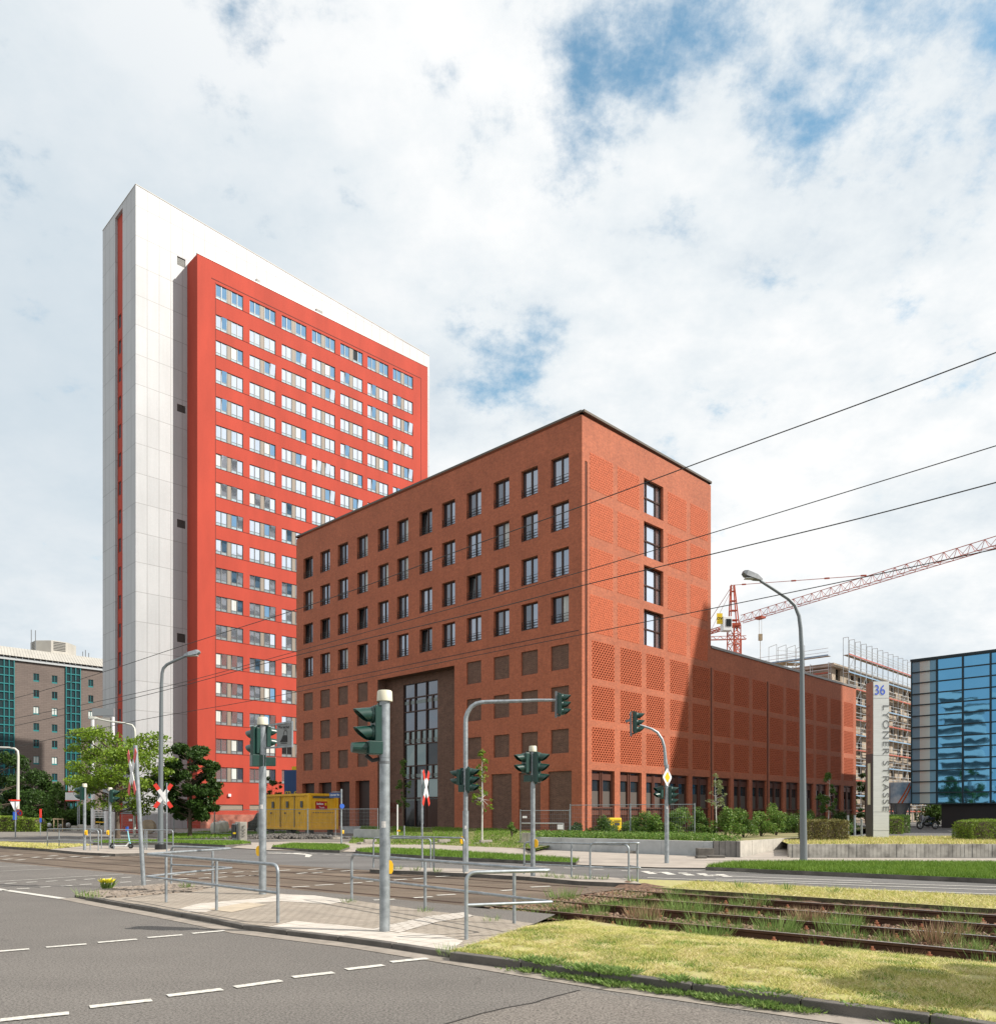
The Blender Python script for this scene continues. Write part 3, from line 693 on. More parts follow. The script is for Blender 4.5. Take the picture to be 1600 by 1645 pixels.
# ------------------------------------------------------------ grass
def blades(poly, n, h, wdt, z=0.0, zf=None, lod=None, lean=.5, hvar=.5):
    poly = [Vector(p) for p in poly]
    xs = [p.x for p in poly]; ys = [p.y for p in poly]
    pts = []; P_ = np.array([(p.x, p.y) for p in poly])
    need = n; tries = 0
    while need > 0 and tries < 60:
        c = np.stack([RNG.uniform(min(xs), max(xs), n * 2), RNG.uniform(min(ys), max(ys), n * 2)], 1)
        if lod is not None:
            d = np.hypot(c[:, 0], c[:, 1]); c = c[RNG.random(len(c)) < np.minimum(1, (lod / d) ** 2)]
        ins = np.zeros(len(c), bool); j = len(P_) - 1
        for i in range(len(P_)):
            cond = (P_[i, 1] > c[:, 1]) != (P_[j, 1] > c[:, 1])
            with np.errstate(divide='ignore', invalid='ignore'):
                xi = (P_[j, 0] - P_[i, 0]) * (c[:, 1] - P_[i, 1]) / (P_[j, 1] - P_[i, 1] + 1e-12) + P_[i, 0]
            ins ^= cond & (c[:, 0] < xi); j = i
        c = c[ins]; pts.append(c[:need]); need -= len(pts[-1]); tries += 1
    c = np.concatenate(pts); n = len(c)
    d = np.hypot(c[:, 0], c[:, 1]); k = np.maximum(1, d / 12)
    zz = np.full(n, z) if zf is None else zf(c)
    a = RNG.uniform(0, 6.28, n); hh = h * RNG.uniform(1 - hvar, 1 + hvar, n); ww = wdt * k * RNG.uniform(.7, 1.3, n)
    ln = RNG.normal(0, lean, (n, 2)) * hh[:, None]
    r = np.stack([np.cos(a), np.sin(a)], 1) * ww[:, None] / 2
    V = np.zeros((n, 3, 3)); V[:, 0, :2] = c - r; V[:, 1, :2] = c + r; V[:, 2, :2] = c + ln; V[:, :2, 2] = zz[:, None] - .005; V[:, 2, 2] = zz + hh
    return V.reshape(-1, 3), np.arange(3 * n).reshape(-1, 3)
def grass(name, label, poly, n, h, wdt, m, bare=0, tufts=0, **kw):
    V, Fc = blades(poly, n, h, wdt, **kw); c = V.mean(0)
    if bare or tufts:      # worn spots, or plants standing in groups
        T = V.reshape(-1, 3, 3); k_ = bare or tufts; ctr = T[RNG.integers(0, len(T), k_), 0, :2]; rr = RNG.uniform(.06, .30, k_) if bare else RNG.uniform(.05, .35, k_)
        near = np.zeros(len(T))
        for q_, r_ in zip(ctr, rr): near = np.maximum(near, 1 - np.hypot(T[:, 0, 0] - q_[0], T[:, 0, 1] - q_[1]) / r_)
        keep = (RNG.random(len(T)) > near * 1.5) if bare else (RNG.random(len(T)) < near * 2.0)
        V = T[keep].reshape(-1, 3); Fc = np.arange(len(V)).reshape(-1, 3)
    return tag(npmesh(name, V, Fc, m, org=(c[0], c[1], 0)), label, 'grass', kind='stuff')
vis = [gp(726, 1529, VZ), gp(858, 1486, VZ), st(7.6, 11.48), st(6.2, 11.54), st(0, 11.56)] + [gp(x, y, VZ) for x, y in ((1700, 1662), (1590, 1641), (1400, 1618), (1200, 1592), (1000, 1566), (860, 1545))]
grass('grass', 'dry yellow grass on the near verge beside the kerb', vis, 270000, .028, .008, M['grass_dry'], bare=160, zf=lambda c: np.array([vz(x, y) for x, y in c]), lean=1.7)
grass('grass', 'dry yellow grass strip between the tracks and the far lane', [tuple(st(-16, TB1 - .05)), tuple(st(8.8, TB1 + .05)), tuple(st(9.2, 18.9)), tuple(st(4, 19.3)), tuple(st(-16, 19.45))], 60000, .05, .008, M['grass_dry'], z=.03, lean=1.3)
grass('grass', 'bright green grass verge in front of the concrete wall', [gp(x, y, .12) for x, y in V3], 60000, .10, .008, M['grass_green'], z=.12)
grass('grass', 'small green grass island beside the street name post', [gp(x, y, .12) for x, y in V1], 9000, .09, .008, M['grass_green'], z=.12)
grass('grass', 'green grass strip along the pavement before the lawn', [gp(x, y, .12) for x, y in V2], 16000, .09, .008, M['grass_green'], z=.12)
grass('grass', 'green grass verge in front of the utility cabinet', [gp(x, y, .12) for x, y in V4], 12000, .10, .008, M['grass_green'], z=.12)
grass('grass', 'yellowish grass strip by the tracks at the far left', [gp(x, y, .12) for x, y in V5[1:6]], 14000, .07, .008, M['grass_dry'], z=.12)
grass('grass', 'uneven yellow grass behind the right concrete wall', [tuple(p) for p in lw], 36000, .10, .009, M['grass_dry'], z=.52)
def slopez(c):
    out = []
    A2 = [p for p in front]; B2 = [p for p in rear]
    for x, y in c:
        best = 0; bd = 1e9
        for i in range(len(A2) - 1):
            a = (A2[i] + A2[i + 1]) / 2; b = (B2[i] + B2[i + 1]) / 2; dd = b - a
            f = max(0, min(1, ((x - a.x) * dd.x + (y - a.y) * dd.y) / (dd.x ** 2 + dd.y ** 2))); q = a + dd * f
            e = (q.x - x) ** 2 + (q.y - y) ** 2
            if e < bd: bd = e; best = a.z + (b.z - a.z) * f
        out.append(best)
    return np.array(out)
grass('grass', 'patchy lawn bank rising to the brick building', [tuple(p) for p in front] + [tuple(p) for p in reversed(rear)], 26000, .10, .009, M['grass_green'], zf=slopez)
grass('grass', 'shaded green grass between the site fence and the cabinet', [gp(x, y, .05) for x, y in ((270, 1342), (330, 1337), (480, 1337), (480, 1346), (440, 1347), (270, 1347.5))], 12000, .14, .01, M['grass_green'], z=.05)
grass('grass', 'sparse green sprigs mixed into the dry near verge', vis, 60000, .036, .008, M['grass_green'], tufts=130, zf=lambda c: np.array([vz(x, y) for x, y in c]), lean=.9)
# weeds in the track bed and on the kerb edges
def clump(cx, cy, z, n, r, h, wdt, lean=.35):
    a = RNG.uniform(0, 6.28, n); rr = r * RNG.random(n) ** .6
    c = np.stack([cx + rr * np.cos(a), cy + rr * np.sin(a)], 1)
    out = np.stack([np.cos(a), np.sin(a)], 1)
    hh = h * RNG.uniform(.4, 1.1, n); b = RNG.uniform(0, 6.28, n); w_ = wdt * RNG.uniform(.6, 1.4, n)
    ln = (out * RNG.uniform(0, lean, n)[:, None] + RNG.normal(0, .12, (n, 2))) * hh[:, None]
    s_ = np.stack([np.cos(b), np.sin(b)], 1) * w_[:, None]
    V = np.zeros((n, 4, 3)); V[:, 0, :2] = c; V[:, 1, :2] = c + ln * .5 + s_; V[:, 2, :2] = c + ln; V[:, 3, :2] = c + ln * .5 - s_
    V[:, 0, 2] = z; V[:, 1, 2] = z + hh * .5; V[:, 3, 2] = z + hh * .5; V[:, 2, 2] = z + hh
    return V
Vg = []; Vd = []
for k in range(620):
    s_ = SX - .4 - 22 * random.random() ** 1.3; tt = random.choice([random.uniform(TB0 - .1, TB1 + .1), random.choice(RT) + random.choice((-.28, .28, .7))])
    if not TB0 - .2 < tt < TB1 + .2: continue
    p = st(s_, tt)
    big_ = random.random() < .16
    V = clump(p.x, p.y, -.15, int(random.uniform(25, 70) * (2.2 if big_ else 1)), random.uniform(.05, .22) * (1.4 if big_ else 1), random.uniform(.10, .26) * (1.25 if big_ else 1), .0028, .8)
    (Vd if random.random() < .13 else Vg).append(V)
for (px, py, nn, rr, hh) in ((905, 1448, 260, .30, .36), (840, 1452, 120, .2, .22), (1350, 1493, 300, .35, .3), (1250, 1496, 260, .3, .32), (1140, 1500, 300, .32, .24), (1000, 1460, 200, .35, .3), (1095, 1462, 260, .35, .3), (845, 1470, 120, .16, .2), (1215, 1452, 160, .3, .3)):
    p = gp(px, py, -.08); Vg.append(clump(p.x, p.y, -.14, nn, rr, hh, .0045, .8))
for (px, py) in ((1505, 1515), (1300, 1484), (1035, 1477)): p = gp(px, py, -.08); Vd.append(clump(p.x, p.y, -.1, 220, .28, .32, .006, .7))
for lst, m, lb in ((Vg, 'weed', 'green weeds growing between the tram rails'), (Vd, 'weed_dry', 'dry reddish weed stalks between the tram rails')):
    V = np.concatenate(lst); n = len(V)
    tag(npmesh('weeds', V.reshape(-1, 3), np.arange(4 * n).reshape(-1, 4), M[m], org=tuple(st(0, 14))), lb, 'weeds', kind='stuff')
Vk = []
for k in range(330):      # along the kerb of the near verge
    f = random.random() ** .8; i = f * (len(kp) - 1.01) ; a = kp[int(i)]; b = kp[int(i) + 1]; p = a.lerp(b, i - int(i))
    if f < .12: continue
    off = -N * random.uniform(-.05, .12); inn = random.random()
    z = VZ if inn < .4 else .01
    p = p + (N * random.uniform(.02, .2) if inn < .4 else -N * random.uniform(.02, .10))
    g = 1.0 if .15 < f < .62 else .5
    pz = .5 + .5 * math.sin(f * 37) * math.sin(f * 11 + 1)
    if random.random() > (.25 + .7 * pz if .12 < f < .55 else pz * .5): continue
    Vk.append(clump(p.x, p.y, z, int(70 * g) + 6, random.uniform(.06, .16), random.uniform(.015, .05) * g + .02, .012 if random.random() < .6 else .005, 1.8))
V = np.concatenate(Vk); tag(npmesh('weeds', V.reshape(-1, 3), np.arange(4 * len(V)).reshape(-1, 4), M['weed'], org=tuple(kp[0])), 'weeds and clover spilling over the near kerb', 'weeds', kind='stuff')
Vk = []
for px, py in ((900, 1411), (925, 1412), (945, 1413), (970, 1413), (880, 1409), (1015, 1416), (640, 1397), (668, 1399), (700, 1401), (300, 1425), (150, 1440), (135, 1438), (1190, 1424), (1265, 1427), (1340, 1432), (560, 1447), (682, 1462), (722, 1529), (718, 1524), (790, 1476)):
    p = gp(px, py, .1); Vk.append(clump(p.x, p.y, .05, 40, .13, .12 if p.y < 16 else .2, .0035 if p.y < 16 else .006, .9))
V = np.concatenate(Vk); tag(npmesh('weeds', V.reshape(-1, 3), np.arange(4 * len(V)).reshape(-1, 4), M['weed'], org=tuple(gp(900, 1411))), 'weed tufts at the edges of the traffic islands', 'weeds', kind='stuff')
# the little yellow flowering plant on the island tip
p = gp(172, 1429, IZ); root = thing('flowering_plant', 'small yellow flowering plant on the tip of the cobbled island', 'plant', tuple(p))
V = clump(p.x, p.y, IZ, 60, .10, .22, .02, .6); npmesh('leaves', V.reshape(-1, 3), np.arange(4 * len(V)).reshape(-1, 4), M['weed'], root)
V = clump(p.x, p.y, .20, 90, .13, .10, .018, 1.0); npmesh('flowers', V.reshape(-1, 3), np.arange(4 * len(V)).reshape(-1, 4), M['flower'], root)
# ============================================================ FACADES
def fu(px, O, Dv): r = (px - CX) / F; return (r * O.y - O.x) / (Dv.x - r * Dv.y)
def fzz(px, py, O, Dv): return H + (HY - py) * (O.y + fu(px, O, Dv) * Dv.y) / F
def facade(mb, O, Dv, n, u0, u1, z0, z1, holes, depth=.2, mi=0, rmi=None):
    """wall sheet with rectangular openings and their reveals; holes: (ua, za, ub, zb[, depth])"""
    us = sorted({u0, u1} | {h[0] for h in holes} | {h[2] for h in holes}); zs = sorted({z0, z1} | {h[1] for h in holes} | {h[3] for h in holes})
    us = [u for u in us if u0 <= u <= u1]; zs = [z for z in zs if z0 <= z <= z1]
    P = lambda u, w, z: face(O, Dv, u, w, z, n)
    flip = Dv.cross(Vector((0, 0, 1))).dot(n) < 0
    def q(a, b, c, d, k=mi):
        if flip: a, b, c, d = d, c, b, a
        mb.quad(a, b, c, d, k)
    for i in range(len(zs) - 1):
        zc = (zs[i] + zs[i + 1]) / 2; run = None
        for j in range(len(us)):
            solid = False
            if j < len(us) - 1:
                uc = (us[j] + us[j + 1]) / 2
                solid = not any(h[0] < uc < h[2] and h[1] < zc < h[3] for h in holes)
            if solid and run is None: run = us[j]
            if not solid and run is not None:
                q(P(run, 0, zs[i]), P(us[j], 0, zs[i]), P(us[j], 0, zs[i + 1]), P(run, 0, zs[i + 1])); run = None
    k = mi if rmi is None else rmi
    for h in holes:
        a, za, b, zb = h[:4]; dp = h[4] if len(h) > 4 else depth
        q(P(a, 0, za), P(a, 0, zb), P(a, -dp, zb), P(a, -dp, za), k); q(P(b, 0, zb), P(b, 0, za), P(b, -dp, za), P(b, -dp, zb), k)
        q(P(a, 0, zb), P(b, 0, zb), P(b, -dp, zb), P(a, -dp, zb), k); q(P(b, 0, za), P(a, 0, za), P(a, -dp, za), P(b, -dp, za), k)
def rect(mb, O, Dv, n, a, za, b, zb, w, mi=0):
    P = lambda u, z: face(O, Dv, u, w, z, n); pts = [P(a, za), P(b, za), P(b, zb), P(a, zb)]
    if Dv.cross(Vector((0, 0, 1))).dot(n) < 0: pts.reverse()
    mb.quad(*pts, mi)
def fbox(mb, O, Dv, n, a, za, b, zb, w0, w1, mi=0):
    o = face(O, Dv, a, w0, za, n); mb.obox(o, Dv * (b - a), n * (w1 - w0), Vector((0, 0, zb - za)), mi)

# ------------------------------------------------------------ brick building
bb = thing('brick_building', 'red brick block with dark square windows, perforated brick screens and long low wing', 'building', (5.74, 56, .0))
UL, UH, UW, ZT, ZW = 36.2, 17.0, 47.8, 29.36, 15.75
colpx = [(487.6, 502.6), (514.4, 530), (542.7, 559), (573.7, 590.8), (607, 624), (637.7, 656), (674, 694.2), (710, 731), (749.6, 773), (793, 818), (837.3, 863.9), (885, 913.7)]
cols = [(fu(b, BO, D1), fu(a, BO, D1)) for a, b in colpx]
rowsz = [(24.80, 26.80), (21.63, 23.58), (18.40, 20.34), (15.12, 17.05)]
blindz = [(11.85, 13.58), (8.95, 10.68), (6.0, 7.68)]
holesL = []
for a, b in cols:
    for z0_, z1_ in rowsz: holesL.append((a, z0_, b, z1_, .28))
bcols = [c for i, c in enumerate(cols) if i < 4 or i > 7]
for a, b in bcols:
    for z0_, z1_ in blindz: holesL.append((a, z0_, b, z1_, .12))
tcols = [(a - .25, b + .25) for a, b in bcols]
for i, (a, b) in enumerate(tcols): holesL.append((a, .62, b, 4.75, .14 if i >= 4 else .45))
pa, pb = fu(730, BO, D1), fu(606.5, BO, D1); holesL.append((pa, .62, pb, 13.55, .03))
M['darkgate'] = mat('gate_bronze', (.035, .018, .014), .5, .2)
wl = MB(); facade(wl, BO, D1, NL, 0, UL, -.1, ZT - .3, holesL, .25)
wl.build('street_wall', M['brick'], bb)
# right face
scr_px = [(70, 195), (225, 343), (367, 468), (497, 598), (620, 715), (737, 828), (847, 930), (948, 1025), (1043, 1117), (1133, 1203), (1222, 1282), (1297, 1358), (1375, 1432), (1448, 1500)]
scols = [(fu(930 + a / 3.404, BO, D2), fu(930 + b / 3.404, BO, D2)) for a, b in scr_px]
srows = [(11.15, 13.80), (8.28, 10.70), (5.35, 7.80)]
sa, sb = fu(1034.4, BO, D2), fu(1065.5, BO, D2)
stairz = [(24.3, 26.9), (21.05, 23.67), (17.7, 20.4), (14.4, 17.1)]
holesR = [(a, z0_, b, z1_, .22) for a, b in scols for z0_, z1_ in srows] + [(a, -.05, b, 4.80, .4) for a, b in scols] + [(sa, z0_, sb, z1_, .45) for z0_, z1_ in stairz]
ug0, ug1 = fu(939.8, BO, D2), fu(943.4, BO, D2)
hr = [h for h in holesR if h[2] <= UH + .01]; hw = [h for h in holesR if h[2] > UH]
upx = [(947.6, 984.6), (992, 1026.7), (1072.7, 1102.5), (1109, 1137)]
ucols = [(fu(a, BO, D2), fu(b, BO, D2)) for a, b in upx]
wr = MB(); facade(wr, BO, D2, NR, 0, UH, -.1, ZT - .3, hr + [(ug0, .1, ug1, 26.0, .18)], .22)
rect(wr, BO, D2, NR, ug0, .1, ug1, 26.0, -.18)
# rest of the high block
fb = lambda u, v, z: BO + D2 * u + D1 * v + Vector((0, 0, z))
for a, b in (((UH, 0), (UH, UL)), ((UH, UL), (0, UL))):
    wr.quad(fb(*a, -.1), fb(*b, -.1), fb(*b, ZT - .3), fb(*a, ZT - .3))
wr.quad(fb(0, 0, ZT - .5), fb(UH, 0, ZT - .5), fb(UH, UL, ZT - .5), fb(0, UL, ZT - .5))
wr.build('side_wall', M['brick'], bb)
ww = MB(); facade(ww, BO, D2, NR, UH, UW, -.1, ZW - .2, hw, .22)
for a, b in (((UW, 0), (UW, 17)), ((UW, 17), (UH, 17))):
    ww.quad(fb(*a, -.1), fb(*b, -.1), fb(*b, ZW - .2), fb(*a, ZW - .2))
ww.quad(fb(UH, 0, ZW - .4), fb(UW, 0, ZW - .4), fb(UW, 17, ZW - .4), fb(UH, 17, ZW - .4))
ww.build('wing_wall', M['brick'], bb)
cp = MB()
def coping(mb, pts, z0, z1, o=.10, inn=.35):
    for a, b in zip(pts, pts[1:]):
        a, b = Vector(a), Vector(b); d = (b - a).normalized(); n_ = Vector((d.y, -d.x, 0))
        mb.obox(Vector((a.x, a.y, z0)) + n_ * o - d * 0, d * (b - a).length, -n_ * (o + inn), Vector((0, 0, z1 - z0)))
P4 = [fb(0, UL, 0), fb(0, 0, 0), fb(UH, 0, 0), fb(UH, UL, 0), fb(0, UL, 0)]
c0 = MB(); coping(c0, [P4[0], P4[1]], ZT - .15, ZT); coping(c0, [P4[1] + D1 * .0 - D1 * .1, P4[2]], ZT - .15, ZT + .003); coping(c0, [P4[2], P4[3]], ZT - .15, ZT - .003); coping(c0, [P4[3], P4[4]], ZT - .15, ZT - .001)
c0.build('roof_coping', M['coping'], bb)
c1 = MB(); coping(c1, [fb(UH, 0, 0), fb(UW, 0, 0)], ZW - .2, ZW, .08); coping(c1, [fb(UW, 0, 0), fb(UW, 17, 0)], ZW - .2, ZW - .003, .08)
c1.build('wing_coping', M['coping2'], bb)
# seam line above the blind storeys
sm = MB(); fbox(sm, BO, D1, NL, .3, 14.32, UL - .1, 14.38, .002, .012); sm.build('string_course', M['winframe'], bb)
# square windows: one prototype, copied
def brick_window(wd, ht, pane_mats, tilt=0.0, rail=True):
    """built at the origin, x along the wall, -y outwards"""
    f = MB(); fw = .075
    f.box((wd / 2, .06, fw / 2), (wd, .09, fw)); f.box((wd / 2, .06, ht - fw / 2), (wd, .09, fw))
    for x in (fw / 2, wd - fw / 2): f.box((x, .06, ht / 2), (fw, .088, ht - 2 * fw))
    f.box((wd * .52, .055, ht / 2), (.13, .10, ht - 2 * fw))
    f.box((wd / 2, -.10, .02), (wd, .26, .03))
    o = f.build('window', M['winframe'])
    xs = ((fw, wd * .52 - .065), (wd * .52 + .065, wd - fw))
    for i, (a, b) in enumerate(xs):
        p = MB()
        tl = tilt if i == 0 else 0
        p.add([(a, .07, fw), (b, .07, fw), (b, .07 + tl, ht - fw), (a, .07 + tl, ht - fw)], [(0, 1, 2, 3)])
        p.build('pane', pane_mats[i], o)
    if rail:
        r_ = MB()
        for z in (.22, .42, .62): r_.box((wd / 2, -.17, z), (wd, .02, .028))
        for x in (.02, wd * .5, wd - .02): r_.box((x, -.17, .33), (.022, .022, .62))
        r_.build('balustrade', M['rail_dark'], o)
    return o
def place(o, O, Dv, n, u, w, z, parent, flip=False):
    p = face(O, Dv, u, w, z, n); o.parent = parent; o.location = p - WORG[parent.name]
    o.rotation_euler = (0, 0, math.atan2(Dv.y, Dv.x)); return o
protos = {}
OL = BO + D1 * UL; D1r = -D1          # x axis runs left to right as seen from outside
def rcol(c): return UL - c[1], UL - c[0]
for i, c in enumerate(cols):
    a, b = rcol(c)
    for j, (z0_, z1_) in enumerate(rowsz):
        v = random.choice((0, 0, 1, 2, 3)) if not (i == 11 and j < 3) else 1
        key = (round(b - a, 2), round(z1_ - z0_, 2), v)
        if key not in protos:
            pm = [(M['pane_b'], M['pane_a']), (M['pane_a'], M['pane_a']), (M['pane_b'], M['pane_c']), (M['pane_dark'], M['pane_b'])][v]
            protos[key] = brick_window(b - a, z1_ - z0_, pm, .12 if v == 3 else 0); o = protos[key]
        else: o = copy_tree(protos[key])
        place(o, OL, D1r, NL, a, -.22, z0_, bb)
bk = {}
def blind(O, Dv, n, a, za, b, zb, w, name, m):
    key = (round(b - a, 2), round(zb - za, 2), name, w)
    if key not in bk:
        mb = MB(); mb.add([(0, 0, 0), (b - a, 0, 0), (b - a, 0, zb - za), (0, 0, zb - za)], [(0, 1, 2, 3)])
        if w > -.3:
            mb.box(((b - a) / 2, -.02, -.01), (b - a, .05, .03))
        bk[key] = mb.build(name, m)
        o = bk[key]
    else: o = copy_tree(bk[key])
    return place(o, O, Dv, n, a, w, za, bb)
for c in bcols:
    a, b = rcol(c)
    for z0_, z1_ in blindz: blind(OL, D1r, NL, a, z0_, b, z1_, -.115, 'blind_panel', M['brownbrick'])
for i, c in enumerate(tcols):
    a, b = rcol(c)
    if i >= 4: blind(OL, D1r, NL, a, .62, b, 4.75, -.13, 'blind_panel', M['brownbrick'])
    else:
        o = blind(OL, D1r, NL, a, .62, b, 4.75, -.42, 'dark_gate', M['darkgate'])
M['spandrel'] = mat('pale_spandrel', (.17, .21, .21), .4)
# entrance recess
RD = 1.0
en = MB(); ga, gb = fu(703, BO + NL * -RD, D1), fu(648, BO + NL * -RD, D1)
P = lambda u, w, z: face(BO, D1, u, w, z, NL)
for u in (pa, pb): en.quad(P(u, -.03, .62), P(u, -RD, .62), P(u, -RD, 13.55), P(u, -.03, 13.55))
en.quad(P(pa, -.03, 13.55), P(pb, -.03, 13.55), P(pb, -RD, 13.55), P(pa, -RD, 13.55))
facade(en, BO + NL * -RD, D1, NL, pa, pb, .62, 13.55, [(ga, .62, gb, 12.95, .25)])
en.build('entrance_surround', M['brownbrick'], bb)
en2 = MB(); fbox(en2, BO, D1, NL, pa, 13.552, pb, 13.60, -1.5, .0); 
gl = MB(); GO = BO + NL * -(RD + .2)
zl = [fzz(655, y, GO, D1) for y in (1093, 1123, 1145, 1176, 1197, 1231.6, 1252.6, 1282.7)]; zl = [12.95] + zl[1:] + [.62]
ul = [ga + (gb - ga) * k / 3 for k in range(4)]
g1 = MB()
for i, u in enumerate(ul): fbox(g1, GO, D1, NL, u - .05, .62, u + .05, 12.95, .0, .16)
for z in zl: fbox(g1, GO, D1, NL, ga + .05, z - .05, gb - .05, z + .05, .01, .13)
for c in range(3):
    for r_ in (1, 3, 5):
        if c == 1 and r_ != 3: continue
        z0_, z1_ = zl[r_ + 1], zl[r_]; uc = (ul[c] + ul[c + 1]) / 2 ; fbox(g1, GO, D1, NL, uc - .09, z0_ + .05, uc + .09, z1_ - .05, .01, .12)
cwl = g1.build('curtain_wall', M['winframe'], bb)
pn = [MB(), MB(), MB()]
for c in range(3):
    for r_ in range(8):
        k = 0 if r_ < 3 else (1 if random.random() < .5 else 2)
        if r_ == 7: k = 2
        a, b = ul[c], ul[c + 1]; z1_, z0_ = zl[r_], zl[r_ + 1]; j = random.uniform(-.02, .02)
        P = lambda u, w, z: face(GO, D1, u, w, z, NL)
        pn[k].quad(P(b, .02 + j, z0_), P(a, .02 - j, z0_), P(a, .02, z1_), P(b, .02 + j, z1_))
for k, m in enumerate(('pane_b', 'pane_entry', 'pane_dark')): pn[k].build('glazing', M[m], cwl)
for z in (11.2, 7.9, 4.9, 2.9): ms = MB(); fbox(ms, GO, D1, NL, ga + .05, z, gb - .05, z + .28, .025, .045); ms.build('floor_edge', M['spandrel'], cwl)
dr = MB(); fbox(dr, GO, D1, NL, ga + .1, .62, ga + (gb - ga) * .42, 3.0, .06, .12); d_ = dr.build('entrance_door', M['winframe'], bb)
hd = MB(); fbox(hd, GO, D1, NL, ga + (gb - ga) * .40, .9, ga + (gb - ga) * .41 + .03, 2.6, .14, .18); hd.build('handle', M['galv'], d_)
mbx = MB()
for i in range(5):
    for j in range(2): fbox(mbx, BO + NL * -RD, D1, NL, gb + .35 + i * .42, 1.9 + j * .5, gb + .35 + i * .42 + .34, 1.9 + j * .5 + .36, .01, .05)
mbx.build('letter_boxes', M['bronze'], bb)
st_ = MB(); fbox(st_, BO, D1, NL, 7.5, -.1, 27, .60, .0, .9); fbox(st_, BO, D1, NL, 7.5, .60, 27, .63, -1.7, .92); st_.build('entrance_plinth', M['wallgrey'], bb)
# tall stair windows in the right face
for z0_, z1_ in stairz:
    wd = sb - sa; ht = z1_ - z0_
    if 'stair' not in protos:
        f = MB(); fw = .07
        f.box((wd / 2, .0, fw / 2), (wd, .12, fw)); f.box((wd / 2, .0, ht - fw / 2), (wd, .12, fw)); f.box((wd / 2, 0, ht * .5), (wd, .10, .10))
        for x in (fw / 2, wd * .26, wd * .74, wd - fw / 2): f.box((x, -.003, ht / 2), (.085, .12, ht - .01))
        protos['stair'] = f.build('stair_window', M['winframe'])
        p = MB(); p.quad((0, .03, 0), (wd, .03, 0), (wd, .03, ht), (0, .03, ht)); p.build('pane', M['towerpane'], protos['stair'])
        o = protos['stair']
    else: o = copy_tree(protos['stair'])
    place(o, BO, D2, NR, sa, -.30, z0_, bb)
# perforated brick screens (real gaps between the bricks)
def screen(wd, ht, cw=.30, ch=.165, proud=False):
    mb = MB(); rows = max(2, round(ht / ch)); ch = ht / rows; nc = max(2, round(wd / cw)); cw = wd / nc
    for r_ in range(rows):
        off = 0 if r_ % 2 == 0 else .5
        z = r_ * ch
        if proud:
            for k in range(nc):
                x = (k + off * .9) * cw; 
                if x + cw * .5 <= wd: mb.box((x + cw * .27, -.004, z + ch * .5), (cw * .5, .034, ch * .6))
        else:
            if r_ > 0 : mb.box((wd / 2, 0, z), (wd, .10, ch * .27))
            x = -off * cw
            while x < wd:
                a, b = max(0, x), min(wd, x + cw * .42)
                if b - a > .02: mb.box(((a + b) / 2, 0, z + ch * .5), (b - a, .098, ch * .66))
                x += cw
    if not proud:
        for z in (.02, ht - .02): mb.box((wd / 2, -.002, z), (wd, .10, .04))
        for x in (.02, wd - .02): mb.box((x, .002, ht / 2), (.04, .10, ht - .08))
    return mb
for c in scols:
    a, b = c
    for z0_, z1_ in srows:
        key = ('scr', round(b - a, 1), z0_)
        if key not in protos:
            o = screen(b - a, z1_ - z0_).build('brick_screen', M['screenbrick']); protos[key] = o
            q_ = MB().quad((0, .16, 0), (b - a, .16, 0), (b - a, .16, z1_ - z0_), (0, .16, z1_ - z0_)); q_.build('screen_backing', M['holeshade'], o)
        else: o = copy_tree(protos[key])
        place(o, BO, D2, NR, a, -.055, z0_, bb)
for a, b in ucols:
    for z0_, z1_ in stairz:
        key = ('rel', round(b - a, 1), z0_)
        if key not in protos:
            mb = screen(b - a, z1_ - z0_ - .1, proud=True); mb.quad((0, 0, 0), (b - a, 0, 0), (b - a, 0, z1_ - z0_ - .1), (0, 0, z1_ - z0_ - .1))
            o = mb.build('relief_panel', M['screenbrick']); protos[key] = o
        else: o = copy_tree(protos[key])
        place(o, BO, D2, NR, a, 0.004, z0_ - .05, bb)
# ground-floor windows of the right face
for i, (a, b) in enumerate(scols):
    wd = b - a; ht = 4.80; key = ('gw', round(wd, 1))
    if key not in protos:
        f = MB()
        f.box((wd / 2, 0, ht - .05), (wd, .16, .10)); f.box((wd / 2, .02, ht - .42), (wd, .1, .5)); f.box((wd / 2, -.05, 2.18), (wd, .22, .10))
        f.box((wd / 2, .02, 1.9), (wd, .10, .5))
        for x in (.07, wd * .46, wd * .54, wd - .07): f.box((x, -.004, ht / 2), (.12, .16, ht - .01))
        for k in range(int(wd / .1)): f.box((k * .1 + .05, .0, .82), (.035, .06, 1.6))
        o = f.build('ground_window', M['bronze']); protos[key] = o
        p = MB().quad((0, .06, 0), (wd, .06, 0), (wd, .06, ht), (0, .06, ht)); p.build('pane', M['pane_dark'], o)
        p = MB().quad((.1, .055, 2.2), (wd - .1, .055, 2.2), (wd - .1, .055, 3.35), (.1, .055, 3.35)); p.build('blind', M['pane_c'] if 0 else mat('net_blind', (.085, .07, .062), .8, var=.1, stretch=(12, 12, .2)), o)
    else: o = copy_tree(protos[key])
    place(o, BO, D2, NR, a, -.26, 0, bb)
for px_, zt in ((942.0, 26.0), (1142.0, 13.9), (1232.5, 13.9)):
    u = fu(px_, BO, D2); p = face(BO, D2, u, .04 if px_ > 1000 else -.08, .1, NR)
    MB().tube([p, Vector((p.x, p.y, zt))], .06 if px_ > 1000 else .05, 8).build('downpipe', M['bronze'], bb)

